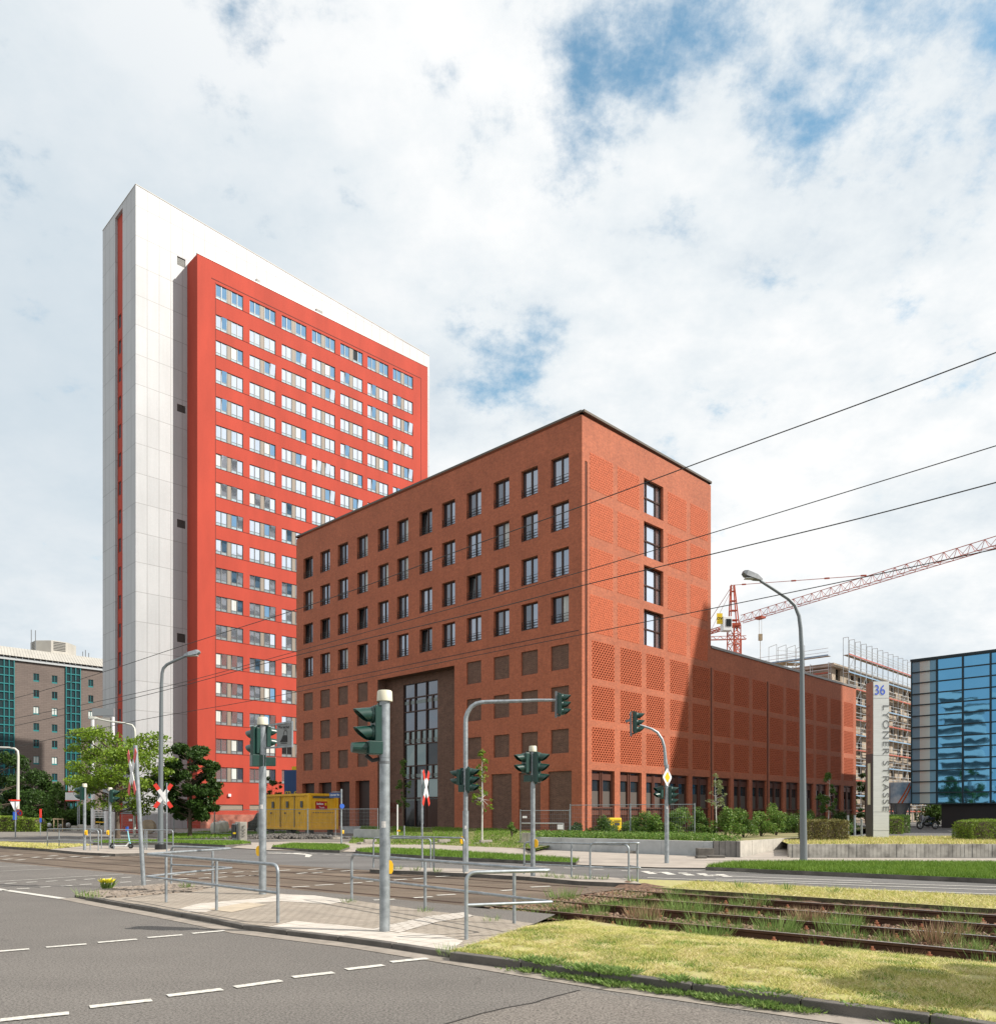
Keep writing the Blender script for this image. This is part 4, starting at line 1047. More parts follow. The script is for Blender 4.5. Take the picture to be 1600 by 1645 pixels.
# ------------------------------------------------------------ tower
KT = 1.17; TO = Vector((-31.08 * KT, 84.75 * KT, 0)); TN = Vector((.7015, -.7126, 0)); TL = 30.8 * KT
tz_ = lambda z: H + (z - H) * KT
WO = TO + A1 * 2.4 * KT                       # plane of the white slab
WL = 33.1 * KT; RTOP = tz_(59.75)
tw = thing('apartment_tower', 'tall tower with orange red window front on a white panelled slab', 'building', (TO.x, TO.y, 0))
bays = [(347, 390.8), (401.2, 443), (452.8, 492.4), (501.4, 538.6), (547, 582.8), (590.6, 624), (631.4, 663.5)]
b_u = [(fu(a, TO, A2), fu(b, TO, A2)) for a, b in bays]
def tzrow(k):
    tops = [fzz(348, y, TO, A2) for y in (455.4, 504.5, 546, 591, 636.3, 682)]
    return tops[k] if k < 6 else tops[5] - (k - 5) * 3.003 * KT
rowsT = [tzrow(k) for k in range(18)]
WH = 1.55 * KT; hT = [(a, z - WH, b, z, .22) for a, b in b_u for z in rowsT] + [(a, 2.2, b, 2.95, .2) for a, b in b_u]
tr_ = MB(); facade(tr_, TO, A2, TN, 0, TL, -.1, RTOP, hT, .2)
tf = lambda u, v, z: TO + A2 * u + A1 * v + Vector((0, 0, z))
PD = 2.4 * KT; tr_.quad(tf(0, PD, -.1), tf(0, 0, -.1), tf(0, 0, RTOP), tf(0, PD, RTOP)); tr_.quad(tf(TL, 0, -.1), tf(TL, PD, -.1), tf(TL, PD, RTOP), tf(TL, 0, RTOP))
tr_.quad(tf(0, 0, RTOP), tf(TL, 0, RTOP), tf(TL, PD, RTOP), tf(0, PD, RTOP))
tr_.build('red_front', M['towerred'], tw)
ins = MB()      # groove that frames the field of windows
u0_, u1_ = b_u[0][0] - .08, b_u[-1][1] + 1.5
fbox(ins, TO, A2, TN, u0_ - .0, 1.0, u0_ + .05, rowsT[0] + .1, .0, .02); fbox(ins, TO, A2, TN, u1_, 1.0, u1_ + .06, rowsT[0] + .42, .0, .02); fbox(ins, TO, A2, TN, u0_ - .5, rowsT[0] + .36, u1_, rowsT[0] + .44, .0, .025)
for z in rowsT: fbox(ins, TO, A2, TN, b_u[0][0], z - WH - .05, b_u[-1][1], z - WH - .01, .002, .03)
ins.build('facade_joint', mat('joint_dark_red', (.12, .02, .015), .8), tw)
edge = MB(); fbox(edge, TO, A2, TN, 0, RTOP + .01, TL, RTOP + .15, -.3, .04); edge.build('parapet_edge', M['coping2'], tw)
W1 = fu(218, WO, A2); 
wf = lambda u, v, z: WO + A2 * u + A1 * v + Vector((0, 0, z))
DV = 9.3 * KT; ZA, ZB = tz_(65.35), tz_(63.1); ZC = ZB - .3
wt = MB(); 
lou = [(fzz(290, y0, WO, A2), fzz(290, y1, WO, A2)) for y0, y1 in ((427, 413), (662, 650), (848, 835), (1032, 1018))]
la, lb = fu(284.5, WO, A2), fu(298, WO, A2)
hh_ = [(la, a, lb, b, .2) for a, b in lou]
facade(wt, WO, A2, TN, W1, WL, -.1, ZC, hh_, .2)
wt.quad(wf(W1, 0, ZC), wf(WL, 0, ZC), wf(WL, 0, ZB), wf(W1, 0, ZA))
wt.quad(wf(W1, 0, ZA), wf(WL, 0, ZB), wf(WL, DV, ZB), wf(W1, DV, ZA))
wt.quad(wf(WL, 0, -.1), wf(WL, DV, -.1), wf(WL, DV, ZB), wf(WL, 0, ZB)); wt.quad(wf(WL, DV, -.1), wf(W1, DV, -.1), wf(W1, DV, ZA), wf(WL, DV, ZB))
# narrow end with its red strip
EO = wf(W1, 0, 0); EO.z = 0; EN = -A2
e0, e1 = fu(197, EO, A1), fu(185, EO, A1)
ez0 = fzz(190, 343, EO, A1)
strip = MB(); eh = []
pw = [(fu(197, EO, A1) + .1, fu(194.3, EO, A1)), (fu(190.5, EO, A1), fu(186, EO, A1) - .05)]
wt2 = MB(); facade(wt2, EO, A1, EN, 0, DV, -.1, ZA, [(e0, -.05, e1, ez0, .35)], .35)
for f_, v_ in ((wt2.f, wt2.v),): pass
wt.v, wt.f, wt.m = wt.v, wt.f, wt.m
off = len(wt.v); wt.v += wt2.v; wt.f += [[i + off for i in f] for f in wt2.f]; wt.m += wt2.m
wt.build('white_slab', M['towerwhite'], tw)
ehole = []
for z in rowsT[1:]:
    for a, b in pw: ehole.append((min(a, b), z - 1.55, max(a, b), z + .15, .2))
facade(strip, EO + EN * -.3, A1, EN, e0, e1, -.05, ez0, ehole, .2); strip.build('red_strip', M['towerred'], tw)
for z in rowsT[1:]:
    for a, b in pw:
        a, b = min(a, b), max(a, b); k = ('nw', round(b - a, 2))
        if k not in protos:
            f = MB(); wd = b - a; ht = 1.70
            f.box((wd / 2, 0, .04), (wd, .06, .08)); f.box((wd / 2, 0, ht - .04), (wd, .06, .08))
            for x in (.035, wd - .035): f.box((x, 0.002, ht / 2), (.07, .06, ht))
            o = f.build('narrow_window', M['greyframe']); MB().quad((0, .01, 0), (wd, .01, 0), (wd, .01, ht), (0, .01, ht)).build('pane', M['pane_a'], o); protos[k] = o
        else: o = copy_tree(protos[k])
        o.parent = tw; o.location = face(EO + EN * -.3, A1, b, -.12, z - 1.55, EN) - WORG[tw.name]; o.rotation_euler = (0, 0, math.atan2(-A1.y, -A1.x))
cap = MB()
for a, b, za, zb in ((wf(W1, 0, 0), wf(WL, 0, 0), ZA, ZB),):
    cap.obox(Vector((a.x, a.y, za)) - Vector((0, 0, 0)) + TN * .04, Vector((b.x - a.x, b.y - a.y, zb - za)), -TN * .3, Vector((0, 0, .07)))
cap.obox(Vector((EO.x, EO.y, ZA)) + EN * .04, A1 * DV, -EN * .3, Vector((0, 0, .065))); cap.build('roof_edge', M['zinc'], tw)
for a, b in lou:
    l_ = MB(); n_ = int((b - a) / .12)
    for k in range(n_): fbox(l_, WO, A2, TN, la, a + k * .12, lb, a + k * .12 + .07, -.18, -.06)
    rect(l_, WO, A2, TN, la, a, lb, b, -.19); l_.build('louvre', M['louvre'], tw)
sl = MB(); fbox(sl, WO, A2, TN, fu(320, WO, A2), tz_(60.35), fu(415, WO, A2), tz_(60.5), -.02, .03); sl.build('roof_slot', M['louvre'], tw)
for px_ in (416, 512, 517):
    u = fu(px_, TO, A2); q = tf(u, .3, RTOP + .15); MB().box(q + Vector((0, 0, .35)), (.5, .25, .35), rz=.8).tube([q, q + Vector((0, 0, .35))], .04, 6).build('floodlight', M['louvre'], tw)
# window bands, six variants
def band(wd, ht, v):
    f = MB(); fw = .06; pz = .38
    xs = [0, wd * .21, wd * .42, wd * .56, wd * .78, wd]
    f.box((wd / 2, 0, .03), (wd, .08, .06)); f.box((wd / 2, 0, ht - .03), (wd, .08, .06))
    for x in (.03, wd * .205, wd * .405, wd * .575, wd * .785, wd - .03): f.box((x, -.003, ht / 2), (fw if x not in (wd * .205, wd * .785) else .09, .08, ht - .01))
    f.box((wd * .21, .003, pz), (wd * .36, .05, .04)); f.box((wd * .78, .003, pz), (wd * .38, .05, .04))
    o = f.build('window_band', M['greyframe'])
    MB().box((wd * .49, -.01, ht / 2), (wd * .13, .06, ht - .02)).build('infill_panel', M['greypanel'], o)
    lo = MB(); lo.quad((.03, .012, .04), (wd * .405, .012, .04), (wd * .405, .012, pz), (.03, .012, pz)); lo.build('lower_pane', M['lowerp'], o); lo = MB(); lo.quad((wd * .575, .012, .04), (wd - .03, .012, .04), (wd - .03, .012, pz), (wd * .575, .012, pz)); lo.build('lower_pane', M['lowerp'], o)
    pms = {0: 'AAAA', 1: 'ABAA', 2: 'AABA', 3: 'CAAA', 4: 'AACB', 5: 'BBBB', 6: 'ADAA', 7: 'DDCC', 8: 'BBDB'}[v]
    opens = {1: (1,), 2: (3,), 3: (1, 2), 6: (), 0: (), 4: (), 5: (), 7: (), 8: ()}[v]
    seg = [(.06, wd * .19), (wd * .22, wd * .39), (wd * .59, wd * .77), (wd * .80, wd - .06)]
    for i, (a, b) in enumerate(seg):
        tl = .16 if i in opens else 0; j = random.uniform(-.012, .012)
        mm = {'A': 'towerpane', 'B': 'towerpane2', 'C': 'towercurtain', 'D': 'pane_dark'}[pms[i]]
        MB().quad((a, .015 - tl + 0, pz + .02) if 0 else (a, .015 + j, pz + .02), (b, .015 - j, pz + .02), (b, .015 - j - tl, ht - .05), (a, .015 + j - tl, ht - .05)).build('pane', M[mm], o)
    return o
M['lowerp'] = glassmat('lower_pane', (.50, .62, .66), .1, .6)
placed = 0; rest = MB()
for i, (a, b) in enumerate(b_u):
    for j, z in enumerate(rowsT):
        visb = i <= 2 or (i == 3 and j < 9) or (i == 4 and j < 8) or (i == 5 and j < 7) or (i == 6 and j < 7)
        if not visb:
            fbox(rest, TO, A2, TN, a, z - WH, b, z, -.2, -.1); continue
        if j == 0: v = random.choice((5, 5, 5, 8, 5))
        elif j >= 16: v = random.choice((7, 4, 7))
        else: v = random.choices((0, 1, 2, 3, 4, 6), (5, 3, 3, 2, 2, .4))[0]
        k = ('tb', i, v)
        if k not in protos: protos[k] = band(b - a, WH, v); o = protos[k]
        else: o = copy_tree(protos[k])
        place(o, TO, A2, TN, a, -.12, z - WH, tw); placed += 1
ro = rest.build('hidden_window_bands', M['towerpane2'], tw); ro['kind'] = 'stuff'
lowb = MB()
for a, b in b_u: fbox(lowb, TO, A2, TN, a, 2.2, b, 2.95, -.2, -.12)
lowb.build('basement_glazing', M['greypanel'], tw)
pl = MB(); fbox(pl, TO, A2, TN, b_u[0][0] - 2.0, 0, TL, 1.7, .0, .12); pl.build('brown_plinth', mat('graffiti_plinth', (.30, .07, .04), .8, var=.5, scale=.7, c2=(.34, .14, .10)), tw)
lamp_ = MB(); u = fu(368, TO, A2); zz_ = fzz(368, 1278, TO, A2); lamp_.box(face(TO, A2, u, .12, zz_, TN), (.35, .2, .35), rz=.78); lamp_.build('wall_lamp', M['white'], tw)
# ============================================================ OTHER BUILDINGS
def add_mb(dst, src):
    off = len(dst.v); dst.v += src.v; dst.f += [[i + off for i in f] for f in src.f]; dst.m += src.m
# ------------------------------------------------------------ taupe hotel on the left
HO = Vector((-85, 150, 0)); HN = Vector((.7118, -.7024, 0))
ho = thing('hotel_building', 'taupe stone block with teal glass bays and octagonal rooftop turret', 'building', tuple(HO))
hz = [fzz(56, y, HO, D2) for y in (1082, 1108.5, 1135, 1162, 1188.5, 1215, 1242, 1268.5)]
hcols = [(.0, .95), (3.1, 4.05), (9.5, 10.4), (-13.2, -12.2), (-9.8, -8.9), (13.6, 14.6)]
hh = [(a, z - 1.5, b, z, .25) for a, b in hcols for z in hz]
hb = [(5.5, 8.0), (-5.6, -3.2), (-17.5, -15.2)]
hh += [(a, 1.5, b, fzz(56, 1064, HO, D2), .1) for a, b in hb]
mb = MB(); facade(mb, HO, D2, HN, -25, 30, -.1, 30.2, hh, .25)
hf = lambda u, v, z: HO + D2 * u + D1 * v + Vector((0, 0, z))
mb.quad(hf(-25, 0, -.1), hf(-25, 16, -.1), hf(-25, 16, 30.2), hf(-25, 0, 30.2)); mb.quad(hf(30, 0, -.1), hf(30, 16, -.1), hf(30, 16, 30.2), hf(30, 0, 30.2)); mb.quad(hf(-25, 16, -.1), hf(30, 16, -.1), hf(30, 16, 30.2), hf(-25, 16, 30.2))
mb.build('wall', M['hotelwall'], ho)
mb = MB(); mb.add([hf(-25.4, -.7, 30.2), hf(30.4, -.7, 30.2), hf(30.4, 16.6, 30.2), hf(-25.4, 16.6, 30.2), hf(-24, 2.6, 32.3), hf(29, 2.6, 32.3), hf(29, 13, 32.3), hf(-24, 13, 32.3)], [(0, 1, 5, 4), (1, 2, 6, 5), (2, 3, 7, 6), (3, 0, 4, 7), (4, 5, 6, 7), (3, 2, 1, 0)])
for k in range(110):
    a = hf(-25.2 + k * .5, -.72, 30.23); b = hf(-24 + k * .485, 2.6, 32.33); mb.bar(a, b, .05)
rf_ = mb.build('roof', M['zinc'], ho)
mb = MB(); fbox(mb, HO, D2, HN, -25.3, 29.5, 30.3, 29.95, .05, .35)
for k in range(55): fbox(mb, HO, D2, HN, -25 + k, 29.95, -24.85 + k, 30.18, .02, .5)
mb.build('eaves_rail', M['scafftube'], ho)
for i, (a, b) in enumerate(hcols):
    for j, z in enumerate(hz):
        k = ('hw', round(b - a, 2), (i * 3 + j * 5) % 3)
        if k not in protos:
            wd = b - a; f = MB(); f.box((wd / 2, 0, .13), (wd, .14, .26)); f.box((.03, 0, .75), (.05, .1, 1.4)); f.box((wd - .03, 0, .75), (.05, .1, 1.4)); f.box((wd / 2, 0, .8), (.06, .08, 1.3)); f.box((wd / 2, 0, 1.47), (wd, .1, .06))
            o = f.build('window', M['teal']); MB().quad((0, .03, 0), (wd, .03, 0), (wd, .03, 1.5), (0, .03, 1.5)).build('pane', [M['tealglass'], M['towercurtain'], M['pane_dark']][k[2]], o); protos[k] = o
        else: o = copy_tree(protos[k])
        place(o, HO, D2, HN, a, -.12, z - 1.5, ho)
for a, b in hb:
    zt = fzz(56, 1064, HO, D2); f = MB(); nfl = 19
    for k in range(4): u = a + (b - a) * k / 3; fbox(f, HO, D2, HN, u - .07, 1.5, u + .07, zt, .0, .28)
    for k in range(nfl + 1): z = 1.5 + (zt - 1.5) * k / nfl; fbox(f, HO, D2, HN, a + .07, z - .09, b - .07, z + .09, .01, .25)
    o = f.build('glass_bay', M['teal'], ho); p = MB(); rect(p, HO, D2, HN, a, 1.5, b, zt, .08); p.build('pane', M['tealglass'], o)
tc_ = hf(5.5, 7, 0); mb = MB()
for k in range(8):
    a0, a1 = math.pi / 8 + k * math.pi / 4, math.pi / 8 + (k + 1) * math.pi / 4
    p = [tc_ + Vector((3.9 * math.cos(a), 3.9 * math.sin(a), 0)) for a in (a0, a1)]
    mb.quad(*[Vector((q.x, q.y, z)) for q, z in ((p[0], 32), (p[1], 32), (p[1], 34.7), (p[0], 34.7))])
    mb.add([Vector((p[0].x, p[0].y, 34.7)), Vector((p[1].x, p[1].y, 34.7)), Vector((tc_.x, tc_.y, 35.5))], [(0, 1, 2)])
tu = mb.build('turret', M['zinc'], ho)
mb = MB()
for k in range(8):
    if k % 2: continue
    a0, a1 = math.pi / 8 + k * math.pi / 4, math.pi / 8 + (k + 1) * math.pi / 4
    p = [tc_ + Vector((3.92 * math.cos(a), 3.92 * math.sin(a), 0)) for a in (a0, a1)]; q0 = p[0].lerp(p[1], .15); q1 = p[0].lerp(p[1], .85)
    for z in np.arange(33, 34.6, .3): mb.bar((q0.x, q0.y, z), (q1.x, q1.y, z), .12)
mb.build('vent', M['louvre'], tu)
mb = MB()
for u, h in ((-16, 1.0), (-12, .8), (-9, 1.6), (.5, 3.8), (1.2, 3.8), (9.5, 1), (10, 1.4), (10.6, .9)): q = hf(u, 3, 32); MB().tube([q, q + Vector((0, 0, h + .3))], .08, 6).build('antenna', M['galvdark'], ho)
pass

# ------------------------------------------------------------ unfinished building with scaffolding
SO = Vector((44.8, 110, 0)); SN = HN
sbd = thing('unfinished_building', 'pale unplastered building shell with flat concrete roof behind scaffolding', 'building', tuple(SO))
SZ = 22.4; nfl = 7; fl = SZ / nfl
sh = []
for k in range(nfl):
    for j in range(14):
        u = 1.2 + j * 2.6
        if (j + k) % 4 != 3: sh.append((u, k * fl + .7, u + 1.5, k * fl + 2.5, .3))
mb = MB(); facade(mb, SO, D2, SN, 0, 38, -.1, SZ - .9, sh, .3)
sf = lambda u, v, z: SO + D2 * u + D1 * v + Vector((0, 0, z))
mb.quad(sf(0, 0, -.1), sf(0, 16, -.1), sf(0, 16, SZ - .9), sf(0, 0, SZ - .9)); mb.quad(sf(38, 0, -.1), sf(38, 16, -.1), sf(38, 16, SZ - .9), sf(38, 0, SZ - .9)); mb.build('wall', M['rawwall'], sbd)
mb = MB(); mb.obox(sf(-.4, -.4, SZ - .9), D2 * 39, D1 * 17, Vector((0, 0, .5))); mb.build('roof', M['rawwall'], sbd)
mb = MB()
for h in sh: rect(mb, SO, D2, SN, h[0], h[1], h[2], h[3], -.32)
mb.build('window_openings', M['pane_dark'], sbd)['kind'] = 'stuff'
mb = MB()
for k in range(1, nfl):
    for j in range(0, 7):
        u = 2.5 + j * 5.2; mb.obox(sf(u, -.02, k * fl - .15), D2 * 3.2, -D1 * 1.1, Vector((0, 0, .18)))
        mb.obox(sf(u + .1, -1.0, k * fl + .03), D2 * 3.0, D1 * .06, Vector((0, 0, .85)))
mb.build('balconies', M['rawwall'], sbd)['kind'] = 'stuff'
def scaffold(name, label, O, Dv, n, L, w0, w1, zs, top, bay=2.5, bare=False):
    root = thing(name, label, 'scaffolding', tuple(O)); mb = MB()
    for dz in (.9, 1.6): mb.bar(face(O, Dv, 0, w1, top - dz, n), face(O, Dv, int(L / bay) * bay, w1, top - dz, n), .05); pk = MB(); te = MB(); tb = MB()
    nb = int(L / bay)
    for j in range(nb + 1):
        u = j * bay
        for w_ in (w0, w1):
            mb.bar(face(O, Dv, u, w_, zs[0] - 2, n) if not bare else face(O, Dv, u, w_, zs[0], n), face(O, Dv, u, w_, top, n), .065)
        for z in zs + [top]: mb.bar(face(O, Dv, u, w0, z, n), face(O, Dv, u, w1, z, n), .06)
    for i, z in enumerate(zs):
        if i < len(zs) - (0 if bare else 0): fbox(pk, O, Dv, n, 0, z - .05, nb * bay, z, w0 + .05, w1 - .05)
        for dz in (.5, 1.0): mb.bar(face(O, Dv, 0, w1 + .04, z + dz, n), face(O, Dv, nb * bay, w1 + .04, z + dz, n), .05)
        (te if i % 2 == 0 else tb).v and None
        fbox(te if i % 2 == 0 else tb, O, Dv, n, .05, z + .01, nb * bay - .05, z + .17, w1 + .0, w1 + .035)
        for j in range(i % 3, nb, 4):
            if i < len(zs) - 1: mb.bar(face(O, Dv, j * bay, w1, z, n), face(O, Dv, (j + 1) * bay, w1, zs[i + 1], n), .05)
    mb.build('frame', M['scafftube'], root); pk.build('planks', M['plank'], root)
    te.build('toe_boards', M['toe'], root); tb.build('toe_boards', M['toeblue'], root)
    return root
zs = [k * 2.05 + 2.1 for k in range(10)] + [22.9]
scaffold('scaffolding', 'galvanised scaffolding along the long front of the pale building shell', SO, D2, SN, 37, .3 + 1.2, 2.2, zs, 25.2, 2.05)
scaffold('scaffolding', 'scaffolding on the short side of the pale building shell', SO + D1 * .0 - D2 * .0, D1, -D2, 12, .4, 1.1, zs[5:], 22.0)
TO2 = at(1235, 1070, 122); TO2.z = 0
scaffold('scaffold_tower', 'scaffold tower with plank decks rising above the low brick wing', TO2, Vector((1, .2, 0)).normalized(), Vector((.2, -1, 0)).normalized(), 4.6, 0, 2.2, [14, 16, 18, 20.2, 22.0, 24.0], 26.6, 1.5)

# ------------------------------------------------------------ blue glass building
GB = Vector((37.8, 75, 0)); GD = -D1; GN = NL
gbd = thing('glass_building', 'blue green glass office block with dark mullion grid over black base', 'building', tuple(GB))
ztop = fzz(1463.4, 1064, GB, GD); zbot = fzz(1463.4, 1292, GB, GD); GL = 34.0; bay = 2.16
gmul = [0, 2.16, 4.25, 6.4] + [6.4 + 2.16 * k for k in range(1, 13)]
nr = 13; zr = [zbot + (ztop - zbot) * k / nr for k in range(nr + 1)]
mb = MB()
for u in gmul: fbox(mb, GB, GD, GN, u - .05 if u else 0, zbot, u + .08, ztop, -.02, .12)
for z in zr: fbox(mb, GB, GD, GN, .09, z - .05, gmul[-1], z + .05, -.01, .10)
for z in np.arange(zbot, ztop, (ztop - zbot) / 4): fbox(mb, GB, GD, GN, .1, z + .1, gmul[-1], z + .35, -.4, -.35)
fbox(mb, GB, GD, GN, -.05, ztop + .05, gmul[-1], ztop + .22, -.3, .14)
mb.build('mullions', M['mull'], gbd)
pa_ = MB(); pb_ = MB(); pc_ = MB()
for j in range(len(gmul) - 1):
    for k in range(nr):
        a, b = gmul[j] + .08, gmul[j + 1] - .05; z0_, z1_ = zr[k] + .05, zr[k + 1] - .05
        P = lambda u, w_, z: face(GB, GD, u, w_, z, GN)
        jx, jz = random.uniform(-.006, .006), random.uniform(-.004, .004)
        if j == 0:
            m_ = a + (b - a) * .32; m2 = a + (b - a) * .74
            pc_.quad(P(a, 0, z0_), P(m_, 0, z0_), P(m_, 0, z1_), P(a, 0, z1_)); pb_.quad(P(m_, .005, z0_), P(m2, .005, z0_), P(m2, .005, z1_), P(m_, .005, z1_)); pc_.quad(P(m2, 0, z0_), P(b, 0, z0_), P(b, 0, z1_), P(m2, 0, z1_))
        else: pa_.quad(P(a, jx + jz, z0_), P(b, -jx + jz, z0_), P(b, -jx - jz, z1_), P(a, jx - jz, z1_))
gp_ = pa_.build('glazing', M['bluegl'], gbd); pb_.build('clear_strip', M['bluegl2'], gp_); pc_.build('stair_glazing', M['edgeglass'], gp_)
gf = lambda u, v, z: GB + GD * u + D2 * v + Vector((0, 0, z))
mb = MB(); mb.quad(gf(0, 0, zbot), gf(0, 18, zbot), gf(0, 18, ztop), gf(0, 0, ztop)); mb.quad(gf(GL - 2, .5, zbot), gf(GL - 2, 18, zbot), gf(GL - 2, 18, ztop), gf(GL - 2, .5, ztop)); mb.build('side_glazing', M['bluegl'], gbd)
mb = MB(); mb.quad(gf(0, 0, ztop + .1), gf(GL - 2, 0, ztop + .1), gf(GL - 2, 18, ztop + .1), gf(0, 18, ztop + .1)); mb.quad(gf(0, 0, zbot), gf(GL - 2, 0, zbot), gf(GL - 2, 18, zbot), gf(0, 18, zbot)); mb.build('roof', M['blackwall'], gbd)
mb = MB(); mb.obox(gf(2.3, .8, .3), GD * 30, D2 * 16, Vector((0, 0, zbot - .305))); mb.build('base', M['blackwall'], gbd)

# ------------------------------------------------------------ buildings beside and behind the viewer (one added to throw shade, one shown in the glass)
def slabtower(name, label, c, L, W, h, rz, m1, m2, fh=3.2):
    root = thing(name, label, 'building', (c[0], c[1], 0)); a = Vector((math.cos(rz), math.sin(rz), 0)); b = Vector((-a.y, a.x, 0)); o = Vector((c[0], c[1], 0)) - a * L / 2 - b * W / 2
    mb = MB(); mb.obox(o + a * .6 + b * .6 - Vector((0, 0, .1)), a * (L - 1.2), b * (W - 1.2), Vector((0, 0, h))); mb.build('wall', m2, root)
    k = 0; mb = MB()
    while (k + 1) * fh < h + .1:
        z = k * fh + fh - 1.3; mb.obox(o + Vector((0, 0, z)), a * L, b * W, Vector((0, 0, 1.1))); k += 1
    mb.build('balcony_bands', m1, root); return root
slabtower('high_rise', 'white banded high-rise seen only as a reflection in the blue glass front', (-70, 7), 10, 10, 28, .6, M['white'], M['coping2'], 2.3)
# unseen slab added right of frame, its raked outline shaped to shade the low wing
KD = 60.0
def cast(u, z):
    p = face(BO, D2, u, 0, 0, NR); return Vector((p.x + SUN_AZ[0] * KD, p.y + SUN_AZ[1] * KD, z + KD * math.tan(SUN_EL)))
q = [cast(15.8, 19.0), cast(44.0, 19.0)]; sl_ = (19.0 - 5.3) / (15.6 - 10.7); c_low = cast(15.8 - q[0].z / sl_, 0)
pts = [Vector((c_low.x, c_low.y, -.1)), Vector((q[1].x, q[1].y, -.1)), q[1], q[0]]
root = thing('shade_slab', 'unseen grey slab with raked end, added right of the view to shade the wing', 'building', (pts[1].x, pts[1].y, 0))
bk_ = Vector((SUN_AZ[0], SUN_AZ[1], 0)) * 7
mb = MB(); mb.add(pts + [p + bk_ for p in pts], [(0, 1, 2, 3), (7, 6, 5, 4), (0, 4, 5, 1), (1, 5, 6, 2), (2, 6, 7, 3), (3, 7, 4, 0)]); mb.build('wall', M['wallgrey'], root)
mb = MB(); z = 3.0; d_ = (pts[1] - pts[0]).normalized()
while z < q[0].z - 2:
    a = pts[0].lerp(pts[3], z / q[0].z); b = Vector((pts[1].x, pts[1].y, z)); a.z = z
    mb.obox(a + d_ * 2.5 - bk_ * .02, (b - a) - d_ * 3.5, bk_ * .02, Vector((0, 0, 1.6))); z += 3.3
mb.build('window_rows', M['pane_dark'], root)

# ============================================================ CRANES
def lattice(mb, a, b, up, wdt, ht, seg, r=.06, tri=True):
    """lattice girder; triangular section (two bottom chords, one top) or square"""
    a, b = Vector(a), Vector(b); d = (b - a); L = d.length; d.normalize(); up = Vector(up); side = d.cross(up).normalized(); n = max(2, int(L / seg))
    if tri: C = [side * wdt / 2, -side * wdt / 2, up * ht]
    else: C = [side * wdt / 2 + up * ht / 2, side * wdt / 2 - up * ht / 2, -side * wdt / 2 - up * ht / 2, -side * wdt / 2 + up * ht / 2]
    for c in C: mb.bar(a + c, b + c, r * 1.6)
    for k in range(n):
        p = a + d * L * k / n; q_ = a + d * L * (k + 1) / n; m_ = p.lerp(q_, .5)
        if tri:
            for s_ in (0, 1): mb.bar(p + C[s_], m_ + C[2], r); mb.bar(m_ + C[2], q_ + C[s_], r)
            mb.bar(p + C[0], q_ + C[1], r * .8)
        else:
            for s_ in range(4): mb.bar(p + C[s_], q_ + C[(s_ + 1) % 4], r); mb.bar(p + C[s_], p + C[(s_ + 1) % 4], r)
J0 = at(1190, 1001, 170); J0.z = 41.5
Jp = at(1600, 878, 1); dd = (41.5 - H) / (Jp.z - H) ; J1 = Vector((Jp.x * dd, dd, 41.5))
jd = (J1 - J0).normalized(); mast = at(1179, 1040, 170)
cr_ = thing('tower_crane', 'big red tower crane whose lattice jib crosses the right side of the sky', 'crane', (mast.x, mast.y, 0))
mb = MB(); lattice(mb, (mast.x, mast.y, 0), (mast.x, mast.y, 41), jd, 1.9, 1.9, 1.9, .11, False); mb.build('mast', M['cranered'], cr_)
mb = MB(); top = Vector((mast.x - .3, mast.y, 49.3))
for s_ in (-.9, .9):
    for q_ in (-.9, .9): mb.bar(Vector((mast.x + s_, mast.y + q_, 40)), top + Vector((s_ * .35, q_ * .35, 0)), .2)
for z in (42, 44, 46, 48): f_ = 1 - .65 * (z - 40) / 9.3; mb.box((mast.x - .3 * (z - 40) / 9.3, mast.y, z), (1.9 * f_, 1.9 * f_, .12))
mb.box((mast.x, mast.y, 41), (2.2, 2.2, .5)); mb.build('tower_head', M['cranered'], cr_)
mb = MB(); lattice(mb, J0, J1 + jd * 26, (0, 0, 1), 1.3, 1.55, 2.2, .06); mb.build('jib', M['cranered'], cr_)
mb = MB(); lattice(mb, J0 - jd * 2, J0 - jd * 15, (0, 0, 1), 1.2, .6, 1.5, .08, False); mb.box(J0 - jd * 14 + Vector((0, 0, .6)), (2, 1.5, 2.2)); mb.build('counter_jib', M['cranered'], cr_)
mb = MB(); pz_ = J0 + jd * 31 + Vector((0, 0, 1.7)); mb.tube([top, pz_], .06, 6); mb.tube([top, J0 - jd * 12 + Vector((0, 0, .6))], .06, 6); mb.tube([top + Vector((0, 0, -.6)), J0 - jd * 9 + Vector((0, 0, .6))], .04, 6)
for f_ in (.1, .27, .5, .74, .98): q_ = top.lerp(pz_, f_); mb.bar(q_ - (pz_ - top).normalized() * .5, q_ + (pz_ - top).normalized() * .5, .26)
mb.build('pendant_bar', M['cranered'], cr_)
mb = MB(); c = at(1166.5, 1003, 168.5); mb.box(c, (1.9, 1.6, 2.9), rz=.1); cb_ = mb.build('cab', M['white'], cr_, bevel=.08)
MB().box(c + Vector((.32, -.83, .15)), (1.1, .08, 1.5), rz=.1).build('cab_window', M['pane_dark'], cb_)
mb = MB(); c = at(1156, 994, 168); mb.box(c, (1.15, .1, 2.2)); sgn = mb.build('name_board', M['postyellow'], cr_)
text_obj('lettering', 'ov', 1.2, c + Vector((0, -.07, .15)), (1, 0, 0), (0, 0, 1), M['black'], sgn, .01)
mb = MB(); tq = J0 + jd * 5.6; mb.box(tq + Vector((0, 0, -.2)), (1.8, 1.2, .4), rz=math.atan2(jd.y, jd.x)); mb.build('trolley', M['cranered'], cr_)
mb = MB()
for s_ in (-.25, .25): mb.tube([tq + Vector((s_, 0, -.3)), tq + Vector((s_, 0, -3.6))], .03, 5)
